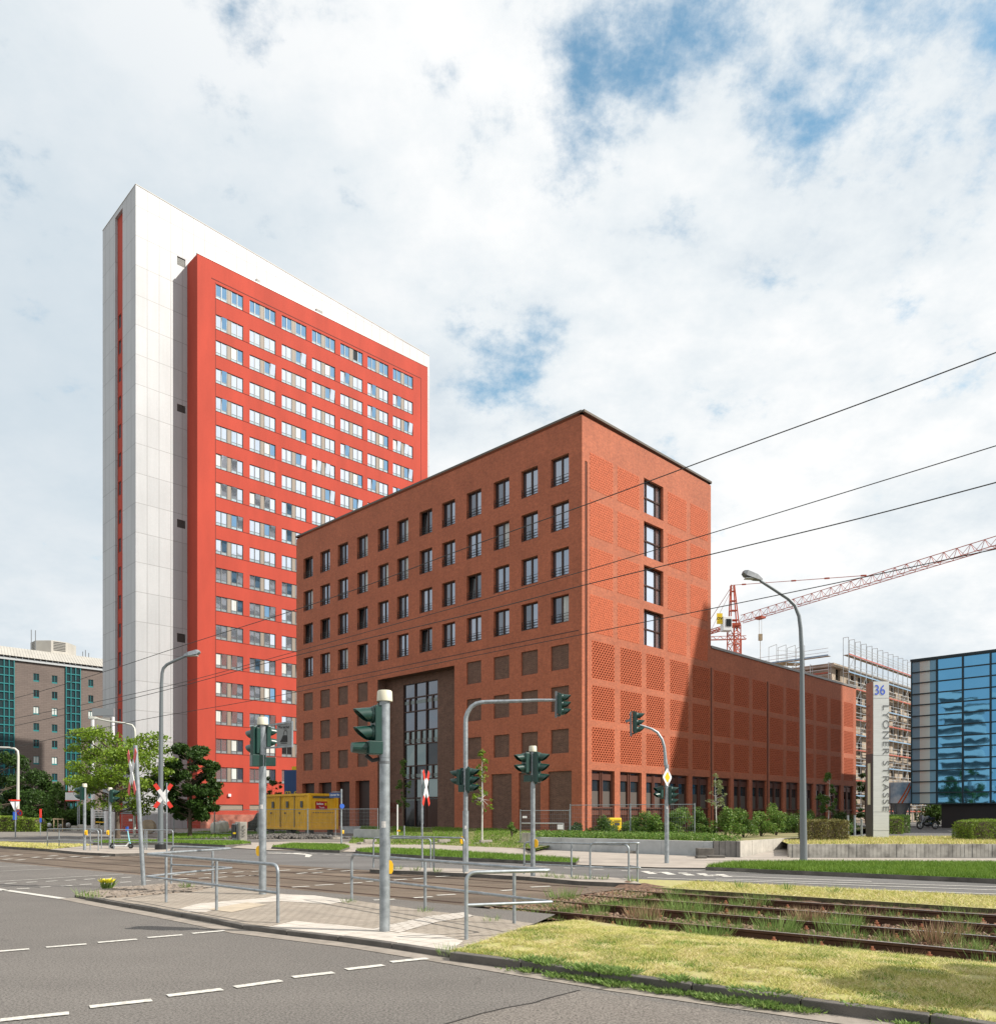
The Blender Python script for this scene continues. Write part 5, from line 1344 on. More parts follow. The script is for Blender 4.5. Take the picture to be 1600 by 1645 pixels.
mb.box(tq + Vector((0, 0, -4.1)), (.7, .5, 1.3)); mb.tube([tq + Vector((0, 0, -4.7)), tq + Vector((0, 0, -20))], .05, 5); mb.build('hook_block', M['barkwhite'] if 0 else M['plank'], cr_)
q_ = at(1186, 1034, 260)
c2 = thing('tower_crane', 'small distant red crane behind the mast of the big crane', 'crane', (q_.x, q_.y, 0))
zc = at(1186, 1027, 260).z
mb = MB(); lattice(mb, (q_.x, q_.y, 0), (q_.x, q_.y, zc), (0, 1, 0), 1.5, 1.5, 1.6, .12, False); mb.build('mast', M['cranered'], c2)
mb = MB(); lattice(mb, (q_.x + 2.5, q_.y, zc), (q_.x - 34, q_.y + 4, zc), (0, 0, 1), 1.1, 1.1, 2.2, .1); mb.bar((q_.x, q_.y, zc), (q_.x - .4, q_.y, zc + 4.5), .25); mb.bar((q_.x - .4, q_.y, zc + 4.5), (q_.x - 26, q_.y + 3, zc + 1.1), .1); mb.build('jib', M['cranered'], c2)

# ============================================================ OVERHEAD WIRES
WL_ = [('topmost overhead wire, reaching the right edge highest', 12.5, [(-140, 1158), (23, 1122), (157, 1082.7), (296, 1036.7), (460, 984.6), (588, 941), (760, 876), (944, 809.7), (1160, 729.3), (1380, 649), (1600, 566), (1750, 508)]),
       ('second overhead wire from the top at the right edge', 15.4, [(-140, 1186), (21, 1155), (250, 1107), (460, 1051), (760, 968), (944, 915.6), (1160, 851.3), (1380, 784), (1600, 716), (1750, 669)]),
       ('third overhead wire from the top at the right edge', 12.5, [(-140, 1196), (21, 1167), (250, 1113), (460, 1057), (760, 985.8), (944, 938.6), (1160, 886.3), (1380, 833), (1600, 775), (1750, 734)]),
       ('lowest overhead wire, crossing in front of the crane jib', 15.4, [(-140, 1227), (0, 1205), (210, 1160), (420, 1123), (760, 1054), (944, 1017.7), (1160, 974.4), (1380, 929), (1600, 882), (1750, 850)])]
M['wire'] = mat('contact_wire', (.03, .03, .03), .6)
for lb, tt, pts in WL_:
    P_ = []
    for px, py in pts:
        r_ = (px - CX) / F; d = tt / (r_ * N.x + N.y); P_.append(at(px, py, d))
    fine_ = []
    for k in range(len(P_) - 1):
        for q_ in range(4):
            p0, p1, p2, p3 = P_[max(0, k - 1)], P_[k], P_[k + 1], P_[min(len(P_) - 1, k + 2)]; f_ = q_ / 4
            fine_.append(.5 * ((2 * p1) + (p2 - p0) * f_ + (2 * p0 - 5 * p1 + 4 * p2 - p3) * f_ * f_ + (3 * p1 - p0 - 3 * p2 + p3) * f_ ** 3))
    fine_.append(P_[-1])
    o = MB().tube(fine_, [.0085 if p.y < 25 else .0085 + (p.y - 25) * .0002 for p in fine_], 6).build('overhead_wire', M['wire'], org=tuple(fine_[0])); tag(o, lb, 'wire', 'overhead wires above the tracks')

# ============================================================ SIGNALS
def signal_head(parent, c, yaw, n, sp=.245, sz=.20, horiz=False, mount=None):
    """c centre of the housing; yaw = direction the lenses face"""
    d = Vector((math.cos(yaw), math.sin(yaw), 0)); s_ = Vector((-d.y, d.x, 0)); c = Vector(c); k = sz / .2
    mb = MB(); hgt = n * sp * k
    mb.obox(c - d * .10 * k - s_ * .135 * k - Vector((0, 0, hgt / 2)), d * .11 * k, s_ * .27 * k, Vector((0, 0, hgt)))
    mb.obox(c - d * .15 * k - s_ * .09 * k - Vector((0, 0, hgt / 2 - .03)), d * .05 * k, s_ * .18 * k, Vector((0, 0, hgt - .06)))
    for i in range(n):
        z = hgt / 2 - sp * k * (i + .5); q = c + Vector((0, 0, z)); mb.tube([q + d * .005, q + d * .045 * k], [.125 * k, .112 * k], 20)
    o = mb.build('signal_head', M['siggreen'], parent, bevel=.012)
    for i in range(n):
        z = hgt / 2 - sp * k * (i + .5); q = c + Vector((0, 0, z)) + d * .045 * k
        v = MB(); S = 22; r = .105 * k; vs = []; fs = []
        for lay, rr in ((0, r), (1, r - .006)):
            for e in (0, 1, 2):
                for a in range(S):
                    th = 2 * math.pi * a / S; up = (math.sin(th) + 1) / 2; Lh = (.025 + .215 * up ** .8) * k * (e / 2)
                    vs.append(q + s_ * rr * math.cos(th) + Vector((0, 0, rr * math.sin(th) - .03 * k * (e / 2) * up)) + d * Lh)
        for lay in (0, 1):
            for e in (0, 1):
                for a in range(S):
                    b_ = lay * 3 * S; x0, x1, x2, x3 = b_ + e * S + a, b_ + e * S + (a + 1) % S, b_ + (e + 1) * S + (a + 1) % S, b_ + (e + 1) * S + a
                    fs.append((x0, x1, x2, x3) if lay == 0 else (x3, x2, x1, x0))
        for a in range(S): fs.append((2 * S + a, 2 * S + (a + 1) % S, 5 * S + (a + 1) % S, 5 * S + a))
        v.add(vs, fs); v.build('visor', M['siggreen'], o, smooth=True)
        l_ = MB(); l_.tube([q - d * .002, q + d * .004], [.097 * k, .09 * k], 20); l_.build('lens', M['siglens'], o)
    if mount is not None:
        b_ = MB(); pc = Vector(mount)
        for zz in (hgt / 2 + .015, -hgt / 2 - .015):
            a = c - d * .1 * k; e = Vector((pc.x, pc.y, c.z + zz)); b_.bar(Vector((a.x, a.y, c.z + zz)), e, .035); b_.box((a.x, a.y, c.z + zz), (.07, .07, .05), rz=yaw)
        b_.build('bracket', M['siggreen'], parent)
    return o
def button(parent, c, yaw, h=.26, k=None):
    k = k or h / .26
    d = Vector((math.cos(yaw), math.sin(yaw), 0)); s_ = Vector((-d.y, d.x, 0)); c = Vector(c); mb = MB()
    prof = [(0, -.5), (.06 * k, -.5), (.085 * k, -.32), (.09 * k, .2), (.06 * k, .42), (0, .5)]; vs = []
    for w_ in (-.05 * k, .05 * k): vs += [c + d * a + s_ * w_ + Vector((0, 0, b * h)) for a, b in prof]
    n = len(prof); mb.add(vs, [tuple(range(n)), tuple(reversed(range(n, 2 * n)))] + [(i, (i + 1) % n, n + (i + 1) % n, n + i) for i in range(n)])
    mb.build('push_button', M['yellow'], parent, bevel=.008)
def pole(parent, base, h, r, m=None, r2=None, name='pole'):
    mb = MB(); mb.cyl(base, r, h, 20, r2=r2)
    o = mb.build(name, m or M['galv'], parent, smooth=True); return o
def cap_on(parent, base, h, r, ch=.15):
    mb = MB(); b = Vector(base) + Vector((0, 0, h)); mb.tube([b, b + Vector((0, 0, ch * .9)), b + Vector((0, 0, ch))], [r * 1.03, r * .97, r * .85], 24); mb.build('cap', M['cream'], parent, smooth=True)
def py_z(py, d): return H + (HY - py) * d / F
# A: nearest
b = gp(618, 1497, IZ); d = b.y
A_t = thing('traffic_light', 'nearest traffic light on the island, single pole with cream cap', 'traffic light', tuple(b))
pole(A_t, b, py_z(1125, d) - IZ, .073); cap_on(A_t, b, py_z(1127, d) - IZ, .107, .15)
mb = MB(); mb.tube([b + Vector((0, 0, 2.43)), b + Vector((0, 0, 2.436))], .0745, 20); mb.tube([b + Vector((0, 0, 2.35)), b + Vector((0, 0, 2.39))], .077, 20); mb.build('joint_band', M['galvdark'], A_t)
c = at(599.5, 1163, d); signal_head(A_t, c + Vector((0, .02, 0)), R(205), 2, .255, .20, mount=b)
c = at(596, 1202, d); mb = MB(); mb.box(at(604, 1202, d), (.26, .22, .185), rz=R(25)); mb.build('control_box', M['siggreen'], A_t, bevel=.01)
dd_ = Vector((math.cos(R(205)), math.sin(R(205)), 0)); mb = MB(); q0 = at(592, 1202, d); mb.tube([q0, q0 + dd_ * .1, q0 + dd_ * .24], [.09, .085, .07], 16); mb.build('acoustic_horn', M['siggreen'], A_t)
mb = MB(); mb.tube([at(588, 1214, d), at(598, 1222, d), at(614, 1219, d)], .03, 8); mb.build('camera_arm', M['black'], A_t)
button(A_t, at(624.5, 1393, d), R(10), .175, .6)
# B
b = gp(422, 1437, IZ); d = b.y
B_t = thing('traffic_light', 'traffic light on the island carrying the grey tram warning sign', 'traffic light', tuple(b))
pole(B_t, b, py_z(1163, d) - IZ, .075); cap_on(B_t, b, py_z(1165, d) - IZ, .11, .16)
signal_head(B_t, at(412.5, 1191, d + .05), R(140), 2, .27, .22, mount=b)
mb = MB(); mb.box(at(414, 1222.5, d), (.27, .25, .24), rz=R(30)); mb.build('control_box', M['siggreen'], B_t, bevel=.01)
signal_head(B_t, at(431.5, 1184, d + .12), R(40), 2, .27, .16, mount=b)
mb = MB(); mb.box(at(433, 1224, d + .1), (.24, .2, .18), rz=R(20)); mb.build('control_box', M['siggreen'], B_t, bevel=.01)
mb = MB()
for a, e in (((428, 1166), (469, 1160)), ((428, 1202), (469, 1199))): mb.bar(at(*a, d), at(*e, d - .25), .035)
mb.tube([at(469.5, 1159, d - .25), at(469.5, 1201, d - .25)], .022, 8); mb.build('sign_frame', M['galv'], B_t)
r_ = (at(468, 1180, d - .25) - at(444.5, 1180, d - .1)); L = r_.length; r_.normalize(); c = at(456.2, 1181.5, d - .17)
mb = MB(); n_ = Vector((r_.y, -r_.x, 0)); mb.obox(c - r_ * L / 2 - Vector((0, 0, .235)), r_ * L, -n_ * .02, Vector((0, 0, .47)))
sg = mb.build('warning_plate', mat('sign_grey', (.24, .25, .25), .6), B_t)
text_obj('lettering', 'Vorsicht!', .078, c + n_ * .004 + Vector((0, 0, .165)), r_, (0, 0, 1), M['black'], sg, .002)
mb = MB()      # tram pictogram
def pic(pts): mb.ngon([c + n_ * .006 + r_ * x + Vector((0, 0, y)) for x, y in pts])
pic([(-.10, -.14), (.09, -.14), (.09, .0), (-.02, .0), (-.06, -.08)]); pic([(-.01, .01), (.0, .07), (.02, .10), (.07, .10), (.09, .07), (.09, .01), (.078, .01), (.078, .065), (.065, .088), (.025, .088), (.01, .065), (.004, .01)]); pic([(-.08, -.17), (.08, -.17), (.08, -.155), (-.08, -.155)]); pic([(.0, .118), (.08, .118), (.08, .126), (.0, .126)])
mb.build('tram_symbol', M['black'], sg)
button(B_t, at(417.5, 1367, d), R(190), .20, .75)
# C mast arm
b = gp(748, 1401, .10); d = b.y
C_t = thing('traffic_light', 'mast arm traffic light with long arm reaching right over the lane', 'traffic light', tuple(b))
pole(C_t, b, py_z(1303, d) - .10, .082); pole(C_t, b + Vector((0, 0, py_z(1303, d) - .1)), py_z(1163, d) - py_z(1303, d), .064, name='upper_pole')
path = [at(748, 1163, d)] + [at(x, y, d) for x, y in ((748.5, 1153), (751.5, 1144), (757, 1136), (765, 1130.5), (775, 1128.3), (790, 1127.6), (830, 1126.6), (860, 1125.2), (893, 1125))]
mb = MB(); mb.tube(path, [.064, .064, .062, .06, .058, .055, .053, .048, .043, .038], 14); mb.build('arm', M['galv'], C_t, smooth=True)
mb = MB(); mb.bar(at(893.5, 1111, d), at(893, 1153, d), .06); mb.bar(at(897, 1112, d), at(897, 1152, d), .02); mb.build('arm_bracket', M['galvdark'], C_t)
signal_head(C_t, at(903, 1132, d - .02), R(-15), 3, .222, .175, mount=at(894, 1132, d))
signal_head(C_t, at(756.5, 1253, d - .05), R(-22), 3, .235, .185, mount=b); signal_head(C_t, at(737, 1249, d + .1), R(155), 2, .235, .185, mount=b)
mb = MB(); mb.box(at(741, 1267, d), (.16, .16, .2)); mb.build('control_box', M['siggreen'], C_t, bevel=.01)
button(C_t, at(743.5, 1350, d - .02), R(200), .2)
# D
b = gp(856, 1408, .10); d = b.y
D_t = thing('traffic_light', 'traffic light with cream cap in front of the brick corner, heads on both sides', 'traffic light', tuple(b))
pole(D_t, b, py_z(1207, d) - .10, .062); cap_on(D_t, b, py_z(1208, d) - .1, .1, .15)
signal_head(D_t, at(842, 1226, d - .03), R(205), 2, .262, .2, mount=b); signal_head(D_t, at(866, 1233, d - .05), R(-22), 3, .262, .2, mount=b)
mb = MB(); mb.box(at(848, 1251, d), (.22, .16, .17)); mb.build('control_box', M['siggreen'], D_t, bevel=.01)
button(D_t, at(859.5, 1355, d - .02), R(-10), .2)
# E
b = gp(1071, 1387, .03); d = b.y
E_t = thing('traffic_light', 'traffic light with curved arm and yellow priority diamond sign', 'traffic light', tuple(b))
pole(E_t, b, py_z(1230, d), .078, r2=.07)
path = [at(x, y, d) for x, y in ((1069.5, 1230), (1068.5, 1215), (1067, 1200), (1063.5, 1188), (1056, 1177), (1047, 1171.5), (1035, 1167.5), (1020, 1163))]
mb = MB(); mb.tube(path, [.07, .055, .05, .048, .046, .044, .042, .04], 12); mb.build('arm', M['galv'], E_t, smooth=True)
mb = MB(); mb.bar(at(1013, 1144, d), at(1013.5, 1183, d), .06); mb.bar(at(1005, 1159, d), at(1014, 1157, d), .08); mb.build('arm_bracket', M['galvdark'], E_t)
signal_head(E_t, at(1023, 1161, d), R(-15), 3, .25, .19, mount=at(1014, 1161, d))
signal_head(E_t, at(1059.5, 1273, d), R(205), 2, .225, .17, mount=b); signal_head(E_t, at(1079, 1278, d), R(-22), 3, .235, .17, mount=b)
def diamond(c, s, yaw, mb, mi, off):
    n_ = Vector((math.cos(yaw), math.sin(yaw), 0)); r_ = Vector((-n_.y, n_.x, 0)); pts = []
    for k in range(4):
        for e in (-.12, .12):
            a = math.pi / 2 * k + e; pts.append(Vector(c) + n_ * off + (r_ * math.cos(a) + Vector((0, 0, math.sin(a)))) * s)
    mb.ngon(pts, mi)
mb = MB(); c = at(1072, 1249, d - .1); diamond(c, .30, R(-40), mb, 0, 0); diamond(c, .17, R(-40), mb, 1, .006); diamond(c, .30, R(-40), mb, 2, -.012)
mb.build('priority_sign', [M['white'], mat('sign_amber', (.85, .42, .01), .5), M['signback']], E_t)
mb = MB(); c = at(1064.5, 1247, d + .05); diamond(c, .30, R(170), mb, 0, 0); diamond(c, .30, R(170), mb, 1, .01); mb.build('priority_sign', [M['signback'], M['signback']], E_t)
M['sticker'] = mat('paper_sticker', (.62, .60, .58), .6, var=.2, scale=40)
for par, px, y, dd_, rr_ in ((E_t, 1071, 1300, E_t.location.y, .079), (C_t, 748, 1332, C_t.location.y, .084), (A_t, 618.5, 1330, A_t.location.y, .0745), (B_t, 422, 1300, B_t.location.y, .0765)):
    q_ = at(px, y, dd_); q_.x = par.location.x; mb = MB(); ts = [R(-120 + 10 * k) for k in range(6)]
    for t0, t1 in zip(ts, ts[1:]):
        f_ = lambda t_, z_: Vector((q_.x + rr_ * math.cos(t_), q_.y + rr_ * math.sin(t_), q_.z + z_)); mb.quad(f_(t0, 0), f_(t1, 0), f_(t1, .09), f_(t0, .09))
    mb.build('sticker', M['sticker'], par)
# F, G far left
for (px, base, top_, lb, lx, rx) in ((136, 1366, 1258, 'far traffic light left of the white sign portal, head turned left', 127.5, None), (177, 1363, 1264, 'far traffic light right of the white sign portal, head turned right', None, 183.5)):
    b = gp(px, base, .11); d = b.y; f = thing('traffic_light', lb, 'traffic light', tuple(b))
    pole(f, b, py_z(top_ + 6, d) - .11, .065); cap_on(f, b, py_z(top_ + 7, d) - .11, .10, .16)
    if lx: signal_head(f, at(lx + 3.5, 1275, d), R(180), 3 if 0 else 2, .28, .22, mount=b)
    if rx: signal_head(f, at(rx - 1, 1279, d), R(0), 2, .28, .22, mount=b)
    button(f, at(px + 3 if lx else px - 3, 1338, d - .08), R(-90), .22)

# ------------------------------------------------------------ railway crossing crosses
def st_andrew(c, yaw, L=1.2, wdt=.15, ang=R(36), tilt=0.0, lab='', base=None, top=None, r=.03):
    root = thing('crossing_sign', lab, 'crossing sign', tuple(base), 'red and white level crossing crosses')
    mb = MB(); mb.tube([base, top], r, 10); mb.build('pole', M['galv'], root, smooth=True)
    n_ = Vector((math.cos(yaw), math.sin(yaw), 0)); r_ = Vector((-n_.y, n_.x, 0)); c = Vector(c)
    for k, sg_ in enumerate((1, -1)):
        v = r_ * math.sin(ang) * sg_ + Vector((0, 0, math.cos(ang))); q = v.cross(n_).normalized(); mb = MB(); off = n_ * .012 * k + n_ * .04
        for a, e, mi in ((-.5, -.26, 1), (-.26, .26, 0), (.26, .5, 1)):
            mb.obox(c + off + v * L * a - q * wdt / 2, v * L * (e - a), q * wdt, n_ * .010, mi)
        mb.obox(c + off - n_ * .008 + v * L * -.5 - q * wdt * .48, v * L, q * wdt * .96, n_ * .006, 2)
        mb.build('cross_arm', [M['white'], M['red'], M['signback']], root)
    return root
b = gp(231, 1423, IZ); d = b.y
st_andrew(at(215.5, 1241, d - .06), R(216), 1.22, .17, R(38), base=b, top=at(217.5, 1198, d), r=.05, lab='leaning crossing cross on the cobbled island, tallest of the three crosses')
b = gp(268, 1368, .1); d = 35
st_andrew(at(262.5, 1279, d), R(-75), 1.2, .16, R(34), base=Vector((at(268, 1, d).x, d, 0)), top=at(268, 1258, d), lab='distant crossing cross facing the viewer beside the street lamp')
b = gp(678.5, 1394, .10); d = b.y
st_andrew(at(682, 1266.5, d - .1), R(-11), 1.2, .16, R(33), base=b, top=at(677.5, 1237, d), lab='narrow edge-on crossing cross in front of the glass entrance')

# ============================================================ STREET LAMPS
def lamp(lab, base, path, r0, r1, head, hd, m, hm, foot=0.0, hs=(.75, .32, .22)):
    root = thing('street_lamp', lab, 'street lamp', tuple(base)); mb = MB(); n = len(path)
    L = [0]
    for a, e in zip(path, path[1:]): L.append(L[-1] + (e - a).length)
    mb.tube(path, [r0 + (r1 - r0) * l / L[-1] for l in L], 14); mb.build('pole', m, root, smooth=True)
    if foot: MB().cyl(base, r0 * 1.9, foot, 14).build('foot', M['black'], root)
    hd = Vector(hd).normalized(); s_ = hd.cross(Vector((0, 0, 1))).normalized(); up = s_.cross(hd); q = Vector(head); a, w_, t_ = hs
    vs = []
    for x, ww_, zt, zb in ((-.5, .35, .35, -.1), (-.15, 1, .9, -.35), (.35, 1, .9, -.45), (.5, .75, .5, -.2)):
        for sy in (-.5, .5): vs += [q + hd * a * x + s_ * w_ * ww_ * sy * .8 + up * t_ * zt * .5, q + hd * a * x + s_ * w_ * ww_ * sy + up * t_ * zb * 1.0]
    fs = []
    for k in range(3):
        o = 4 * k; fs += [(o, o + 4, o + 6, o + 2), (o + 1, o + 3, o + 7, o + 5), (o, o + 1, o + 5, o + 4), (o + 2, o + 6, o + 7, o + 3)]
    fs += [(0, 2, 3, 1), (12, 13, 15, 14)]
    h_ = MB().add(vs, fs).build('lamp_head', hm, root)
    gl_ = MB(); gl_.box(q + hd * .05 * a - up * t_ * .46, (a * .55, w_ * .75, .03), rz=math.atan2(hd.y, hd.x)); gl_.build('glass_cover', M['pane_c'], h_)
    return root
b = gp(1291, 1386, .0); d = b.y
lamp('dark grey street lamp with curved arm on the verge right of the brick wing', b, [b] + [at(x, y, d) for x, y in ((1290, 1300), (1288, 1050), (1286, 1010), (1283.5, 990), (1277, 973), (1266, 962), (1240, 945), (1221, 933))], .13, .05, at(1209, 926, d), (-1, -.1, .38), M['lampgrey'], M['galvdark'])
b = gp(258, 1369, .0); d = b.y
lamp('tall grey street lamp with black foot in front of the white tower slab', b, [b] + [at(x, y, d) for x, y in ((258, 1300), (259.5, 1100), (260.5, 1082), (262.5, 1074), (268, 1068), (280, 1062), (299, 1054))], .13, .06, at(308, 1050.5, d), (1, 0, .28), M['lampgrey'], M['galv'], .35)
b = Vector((at(28.5, 0, 83).x, 83, 0)); d = 83
lamp('cream street lamp with flat arm at the far left edge', b, [b] + [at(x, y, d) for x, y in ((29, 1260), (29.5, 1215), (28.5, 1207), (24, 1203), (14, 1201.5), (0, 1201))], .17, .09, at(-8, 1201, d), (-1, 0, .03), M['lamppale'], M['lamppale'])
b = Vector((at(216, 0, 62).x, 62, 0)); d = 62
lamp('pale thin street lamp with long flat arm behind the tallest crossing cross', b, [b] + [at(x, y, d) for x, y in ((216.5, 1250), (217, 1178), (216, 1170), (212, 1165), (200, 1162), (175, 1159), (158, 1155.5))], .10, .06, at(151, 1153.5, d), (-1, 0, .1), M['lamppale'], M['lamppale'])

# ============================================================ RAILINGS
def poly_round(pts, rad=.12, n=6):
    out = [pts[0]]
    for i in range(1, len(pts) - 1):
        a, p, c = pts[i - 1], pts[i], pts[i + 1]; d0 = (a - p).normalized(); d1 = (c - p).normalized(); r = min(rad, (a - p).length * .45, (c - p).length * .45)
        s_, e = p + d0 * r, p + d1 * r
        for k in range(n + 1): f = k / n; out.append(s_.lerp(p, f).lerp(p.lerp(e, f), f))
    out.append(pts[-1]); return out
def railing(lab, pts, posts, z0, ht, mid, grp, starts=(True, True), r=.024, rad=.14):
    """pts: ground points of the top rail; posts: ground points of posts between"""
    root = thing('pedestrian_railing', lab, 'railing', tuple(pts[0])); up = Vector((0, 0, 1))
    P_ = [Vector((p.x, p.y, z0 + ht)) for p in pts]
    if starts[0]: P_ = [Vector((pts[0].x, pts[0].y, z0 - .05))] + P_
    if starts[1]: P_ = P_ + [Vector((pts[-1].x, pts[-1].y, z0 - .05))]
    sharp = poly_round(P_, rad)
    MB().tube(sharp, r, 10).build('top_rail', M['galv'], root, smooth=True)
    Q = [Vector((p.x, p.y, z0 + mid)) for p in pts]; MB().tube(poly_round(Q, .04, 3), r * .85, 10).build('middle_rail', M['galv'], root, smooth=True)
    for p in posts: MB().tube([Vector((p.x, p.y, z0 - .05)), Vector((p.x, p.y, z0 + ht - .01))], r, 10).build('post', M['galv'], root, smooth=True)
    root['group'] = grp; return root
g_ = 'galvanised tube railings on the traffic islands'
X = lambda px, d: Vector(((px - CX) / F * d, d, 0))
railing('galvanised railing on the cobbled end of the near island, with a hairpin corner', [gp(446.5, 1483, IZ), X(235, 15.75), gp(373, 1427.0, IZ), gp(275, 1420, IZ)], [gp(348, 1463, IZ), gp(267, 1450, IZ), gp(341.7, 1426.6, IZ) * 1.0], IZ, .88, .45, g_, r=.026)
railing('long galvanised railing crossing behind the nearest traffic light', [gp(565, 1448, IZ), X(888, 11.15), gp(749, 1510, IZ)], [gp(683, 1464, IZ), gp(826, 1484, IZ)], IZ, .88, .45, g_, r=.026)
railing('railing on the middle island before the pavement lawn', [X(626, 24.2), X(745.5, 22.4)], [X(697, 23.1)], .10, .96, .28, g_)
railing('short railing end on the middle island, behind the narrow crossing cross', [X(600, 25.5), X(692, 24.6)], [], .10, .88, .25, g_)
railing('railing right of the cream-capped pole, running to the lane', [X(842, 22.0), X(1010, 20.0)], [X(918, 21.0)], .08, .88, .30, g_)
railing('railing beside the dry strip with a hairpin corner', [X(948, 20.2), X(1029, 20.0), X(1010, 20.9)], [X(1024, 20.2)], .08, .92, .32, g_)
railing('distant railing on the left island beside the scooter', [X(183, 37.5), X(278, 36.2)], [X(233, 37), X(236, 36.8)], .11, .9, .36, g_)
railing('distant railing on the left island behind the far left signals', [X(76, 39.5), X(163, 38.5)], [X(95, 39.3), X(145, 38)], .11, .9, .36, g_)
railing('short distant railing between the two far left signals', [X(145, 36.5), X(158, 36.2)], [], .11, .9, .36, g_)
# ============================================================ RETAINING WALLS
def wall_thing(lab, pts, ztop, thick, m, joint, zbot=-.1):
    root = thing('retaining_wall', lab, 'retaining wall', tuple(pts[0])); k = 0
    for a, b in zip(pts, pts[1:]):
        d = b - a; L = d.length; d.normalize(); n_ = Vector((-d.y, d.x, 0)); n_ = n_ if n_.y > 0 else -n_; s_ = 0; mb = MB()
        while s_ < L - .02:
            w_ = min(joint, L - s_); j = random.uniform(-.008, .008); o = a + d * (s_ + .006) + n_ * j; o.z = zbot
            mb.obox(o, d * (w_ - .012), n_ * thick, Vector((0, 0, ztop - zbot + random.uniform(-.006, .006)))); s_ += joint
        mb.build('wall_element', m, root)
    return root
g0 = [gp(850, 1365.5), gp(1000, 1371.5), gp(1145, 1377.5)]
wall_thing('low smooth grey concrete wall under the shrubs', g0, .62, .25, M['wallgrey'], 2.0)
g1_ = [gp(1146.5, 1377.6), gp(1188, 1377.8)]
wall_thing('short ribbed dark concrete wall beside the stone steps', g1_, .64, .25, mat('precast_dark', (.15, .14, .13), .9, var=.3, scale=2), .22)
wall_thing('pale concrete wall running back along the ramp', [gp(1189, 1377.8), Vector((17.3, 42, 0))], .64, .2, M['wallpale'], .6)
wall_thing('long concrete palisade wall below the number pylon', [gp(1267, 1378.3), Vector((34, 32.9, 0))], .53, .14, M['wallpale'] if 0 else mat('palisade', (.27, .25, .22), .9, var=.35, scale=1.6, c2=(.36, .34, .30)), .16)
wall_thing('grey concrete ramp wall at the entrance, behind the nearest pole', [gp(568, 1351, .0) , gp(612, 1353, .0), face(BO, D1, 21, 1.2, 0, NL)], .75, .2, M['wallgrey'], 2.2)
wall_thing('small ribbed concrete block wall at the left end of the grey wall', [Vector((at(838, 0, 44).x, 44, 0)), Vector((at(896, 0, 43.4).x, 43.4, 0))], .72, .25, M['wallpale'], .3)
# stone steps
root = thing('stone_blocks', 'stacked dark stone blocks leaning on the low wall by the ribbed section', 'stone blocks', tuple(gp(1120, 1378)))
for (a, b, y, h) in ((1117, 1142, 1377.5, .37), (1133, 1160, 1379, .12), (1116, 1131, 1380, .12)):
    p, q = gp(a, y), gp(b, y); MB().obox(p - Vector((0, .45, 0)), q - p, Vector((0, .42, 0)), Vector((0, 0, h))).build('block', M['kerb'], root, bevel=.02)

# ============================================================ TREES AND SHRUBS
def leafcloud(centers, radii, n, size, seed, squash=.85):
    rg = np.random.default_rng(seed); centers = np.array(centers); radii = np.array(radii)
    w_ = radii ** 2; idx = rg.choice(len(centers), n, p=w_ / w_.sum())
    v = rg.normal(size=(n, 3)); v /= np.linalg.norm(v, axis=1)[:, None]; rr = radii[idx] * rg.random(n) ** .45
    c = centers[idx] + v * rr[:, None] * np.array([1, 1, squash])
    nrm = rg.normal(size=(n, 3)) + np.array([0, 0, .6]); nrm /= np.linalg.norm(nrm, axis=1)[:, None]
    a = np.cross(nrm, rg.normal(size=(n, 3))); a /= np.linalg.norm(a, axis=1)[:, None]; b = np.cross(nrm, a)
    s_ = size * rg.uniform(.6, 1.35, n)[:, None]
    V = np.stack([c - a * s_, c + b * s_ * .5 + nrm * s_ * .12, c + a * s_, c - b * s_ * .5 + nrm * s_ * .12], 1)
    return V.reshape(-1, 3), np.arange(4 * n).reshape(-1, 4)
def tree(name, lab, base, h, cz, rx, rz_, nl, ls, m, bark, tr, seed, nclump=26, clear=.35, grp=None, cx=0.0, whip=False, cat='tree', sq=.85):
    rd = random.Random(seed); base = Vector(base); root = thing(name, lab, cat, tuple(base), grp)
    mb = MB(); topp = base + Vector((cx * .6 + rd.uniform(-.1, .1), rd.uniform(-.1, .1), h * .93)); mid = base.lerp(topp, .45) + Vector((rd.uniform(-.15, .15), 0, 0)) * h * .06
    mb.tube([base - Vector((0, 0, .1)), base + Vector((0, 0, h * .08)), mid, base.lerp(topp, .75), topp], [tr * 1.35, tr, tr * .75, tr * .42, tr * .12], 9)
    C = base + Vector((cx, 0, cz)); cs = []; rs = []
    for k in range(nclump):
        th = rd.uniform(0, 6.283); ph = rd.uniform(-1, 1); rr = rd.uniform(.25, 1) ** .6
        p = C + Vector((rx * rr * math.cos(th) * math.sqrt(1 - ph * ph * .8), rx * rr * math.sin(th) * math.sqrt(1 - ph * ph * .8), rz_ * ph * (.95 if not whip else 1)))
        if whip: f = (p.z - (C.z - rz_)) / (2 * rz_); p.x = C.x + (p.x - C.x) * (1.15 - f); p.y = C.y + (p.y - C.y) * (1.15 - f)
        cs.append(p); rs.append(rx * rd.uniform(.14, .30))
        z0_ = max(base.z + h * clear * .8, min(p.z - rd.uniform(.1, .35) * rx * 1.2, topp.z - .1)); f = (z0_ - base.z) / (topp.z - base.z); s_ = base.lerp(topp, f)
        mb.tube([s_, s_.lerp(p, .5) + Vector((0, 0, -.04 * rx)), p], [tr * .32 * (1.1 - f * .7), tr * .2, tr * .06], 5)
    mb.build('trunk', M[bark], root, smooth=True)
    V, Fc = leafcloud(cs, rs, nl, ls, seed, sq); npmesh('crown', V, Fc, M[m], root); return root
X3 = lambda px, d, z=0: Vector(((px - CX) / F * d, d, z))
